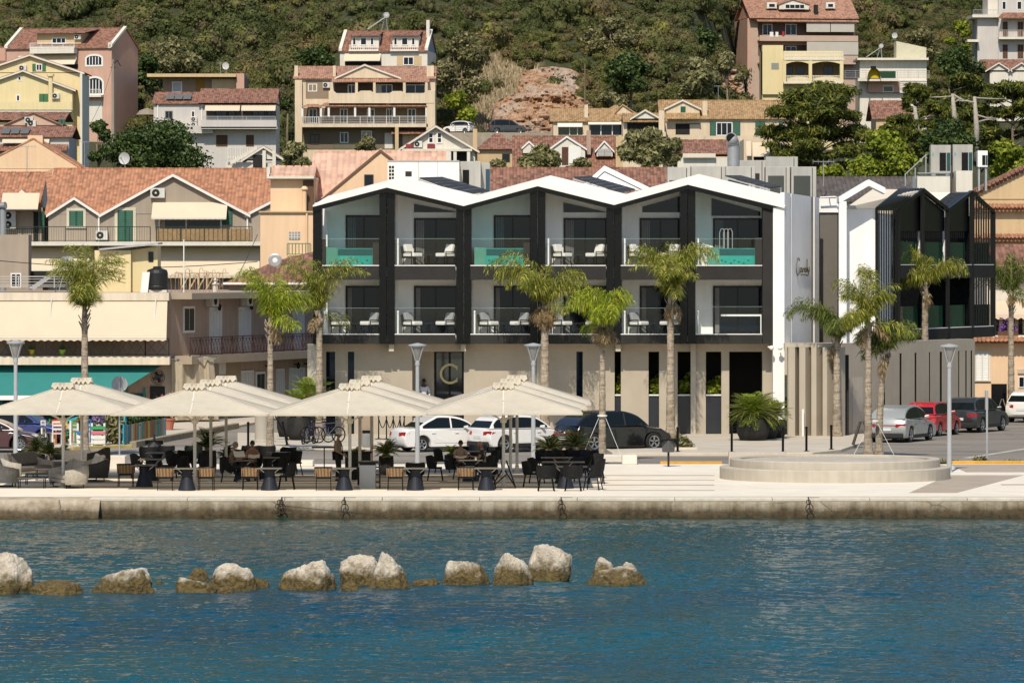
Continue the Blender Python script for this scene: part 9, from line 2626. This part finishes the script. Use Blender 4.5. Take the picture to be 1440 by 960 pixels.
person('woman with tied hair looking down, under the right umbrella',647,177.2,-82,p2,SKIN,M('pale_top',(.36,.25,.19),.9),SHORTS,HB,True)
person('bald man in a dark vest in profile under the right umbrella',681,176.3,182,SIT,SKIN,VEST,SHORTS,HG,bald=True)
w_ = person('waiter in khaki shirt and pale cap standing behind the counter',475,176.0,-12,STD,SKIN,GTOP,M('black_trousers',(.012,.012,.012),.9),HK,sleeves=False)
hdp = Vector(STD['head'])
MB().lathe([(.105,.03),(.11,.06),(.085,.13),(.0,.15)],18,(hdp.x-.01,hdp.y,hdp.z)).ext([(hdp.x+.07,-.07,hdp.z+.035),(hdp.x+.19,-.05,hdp.z+.02),(hdp.x+.19,.05,hdp.z+.02),(hdp.x+.07,.07,hdp.z+.035)],(0,0,.012)).build('cap',M('pale_cap',(.6,.6,.6),.8),w_)
m = MB();m.tube([(.13,-.12,1.42),(.17,0,1.2),(.15,.14,1.0)],.018,6);m.tube([(.13,-.12,1.42),(-.1,-.02,1.4),(-.16,.1,1.15),(.02,.17,1.0)],.018,6);m.build('bag_strap',BLACK,w_)
person('doorman in a white shirt standing in the hotel entrance',596,DW+1.0,-82,STD,SKIND,M('white_shirt',(.62,.63,.68),.8,.05),M('black_trousers',(.012,.012,.012),.9),HK,z0=.72,sleeves=True)
tag(MB().box(hx(579)+X(720,DF)+.01,hx(611)+X(720,DF),DW+.4,DW+1.18,0,.72).build('entrance_step',LTAUPE),'raised pale landing inside the hotel entrance','step')
for px,D,z_,rz,tl,lab in ((336,175.1,.98,20,50,'white newspaper held up by the grey haired man'),(357,175.6,.88,-5,25,'open menu held by the person facing the viewer'),(648,175.9,.84,0,12,'white menu on the table under the right umbrella')):
 m = MB()
 for s_ in (-1,1): m.hexa([(0,-.13,0),(.2*s_,-.13,.03),(.2*s_,.13,.03),(0,.13,0),(0,-.13,.006),(.2*s_,-.13,.036),(.2*s_,.13,.036),(0,.13,.006)])
 o = m.build('paper',M('paper',(.62,.6,.57),.8),None,loc=(X(px,D),D,z_));o.rotation_euler = (R(tl),0,R(rz));tag(o,lab,'paper')
CB = M('cable',(.02,.02,.02),.7)
def cable(name,label,pts):
 m = MB();m.tube(pts,.02,5);tag(m.build(name,CB),label,'cable')
def span(a,b,sag,n=14):
 a,b = Vector(a),Vector(b);return [tuple(a.lerp(b,k/n)-Vector((0,0,sag*math.sin(PI*k/n)))) for k in range(n+1)]
cable('overhead_cable','thin black cable drooping across the roof terrace at left',span((X(-20,244),244,Z(365,244)),(X(362,252),252,Z(368,252)),.35))
cable('overhead_cable','second thin black cable running up from the side balcony to the gabled house',span((X(258,243.5),243.5,Z(425,243.5)),(X(362,300),300,Z(330,300)),1.6))
cable('overhead_cable','cable from the utility pole down toward the dark ivy',span((X(160,594),594,Z(86,594)),(X(125,500),500,Z(178,500)),.8))
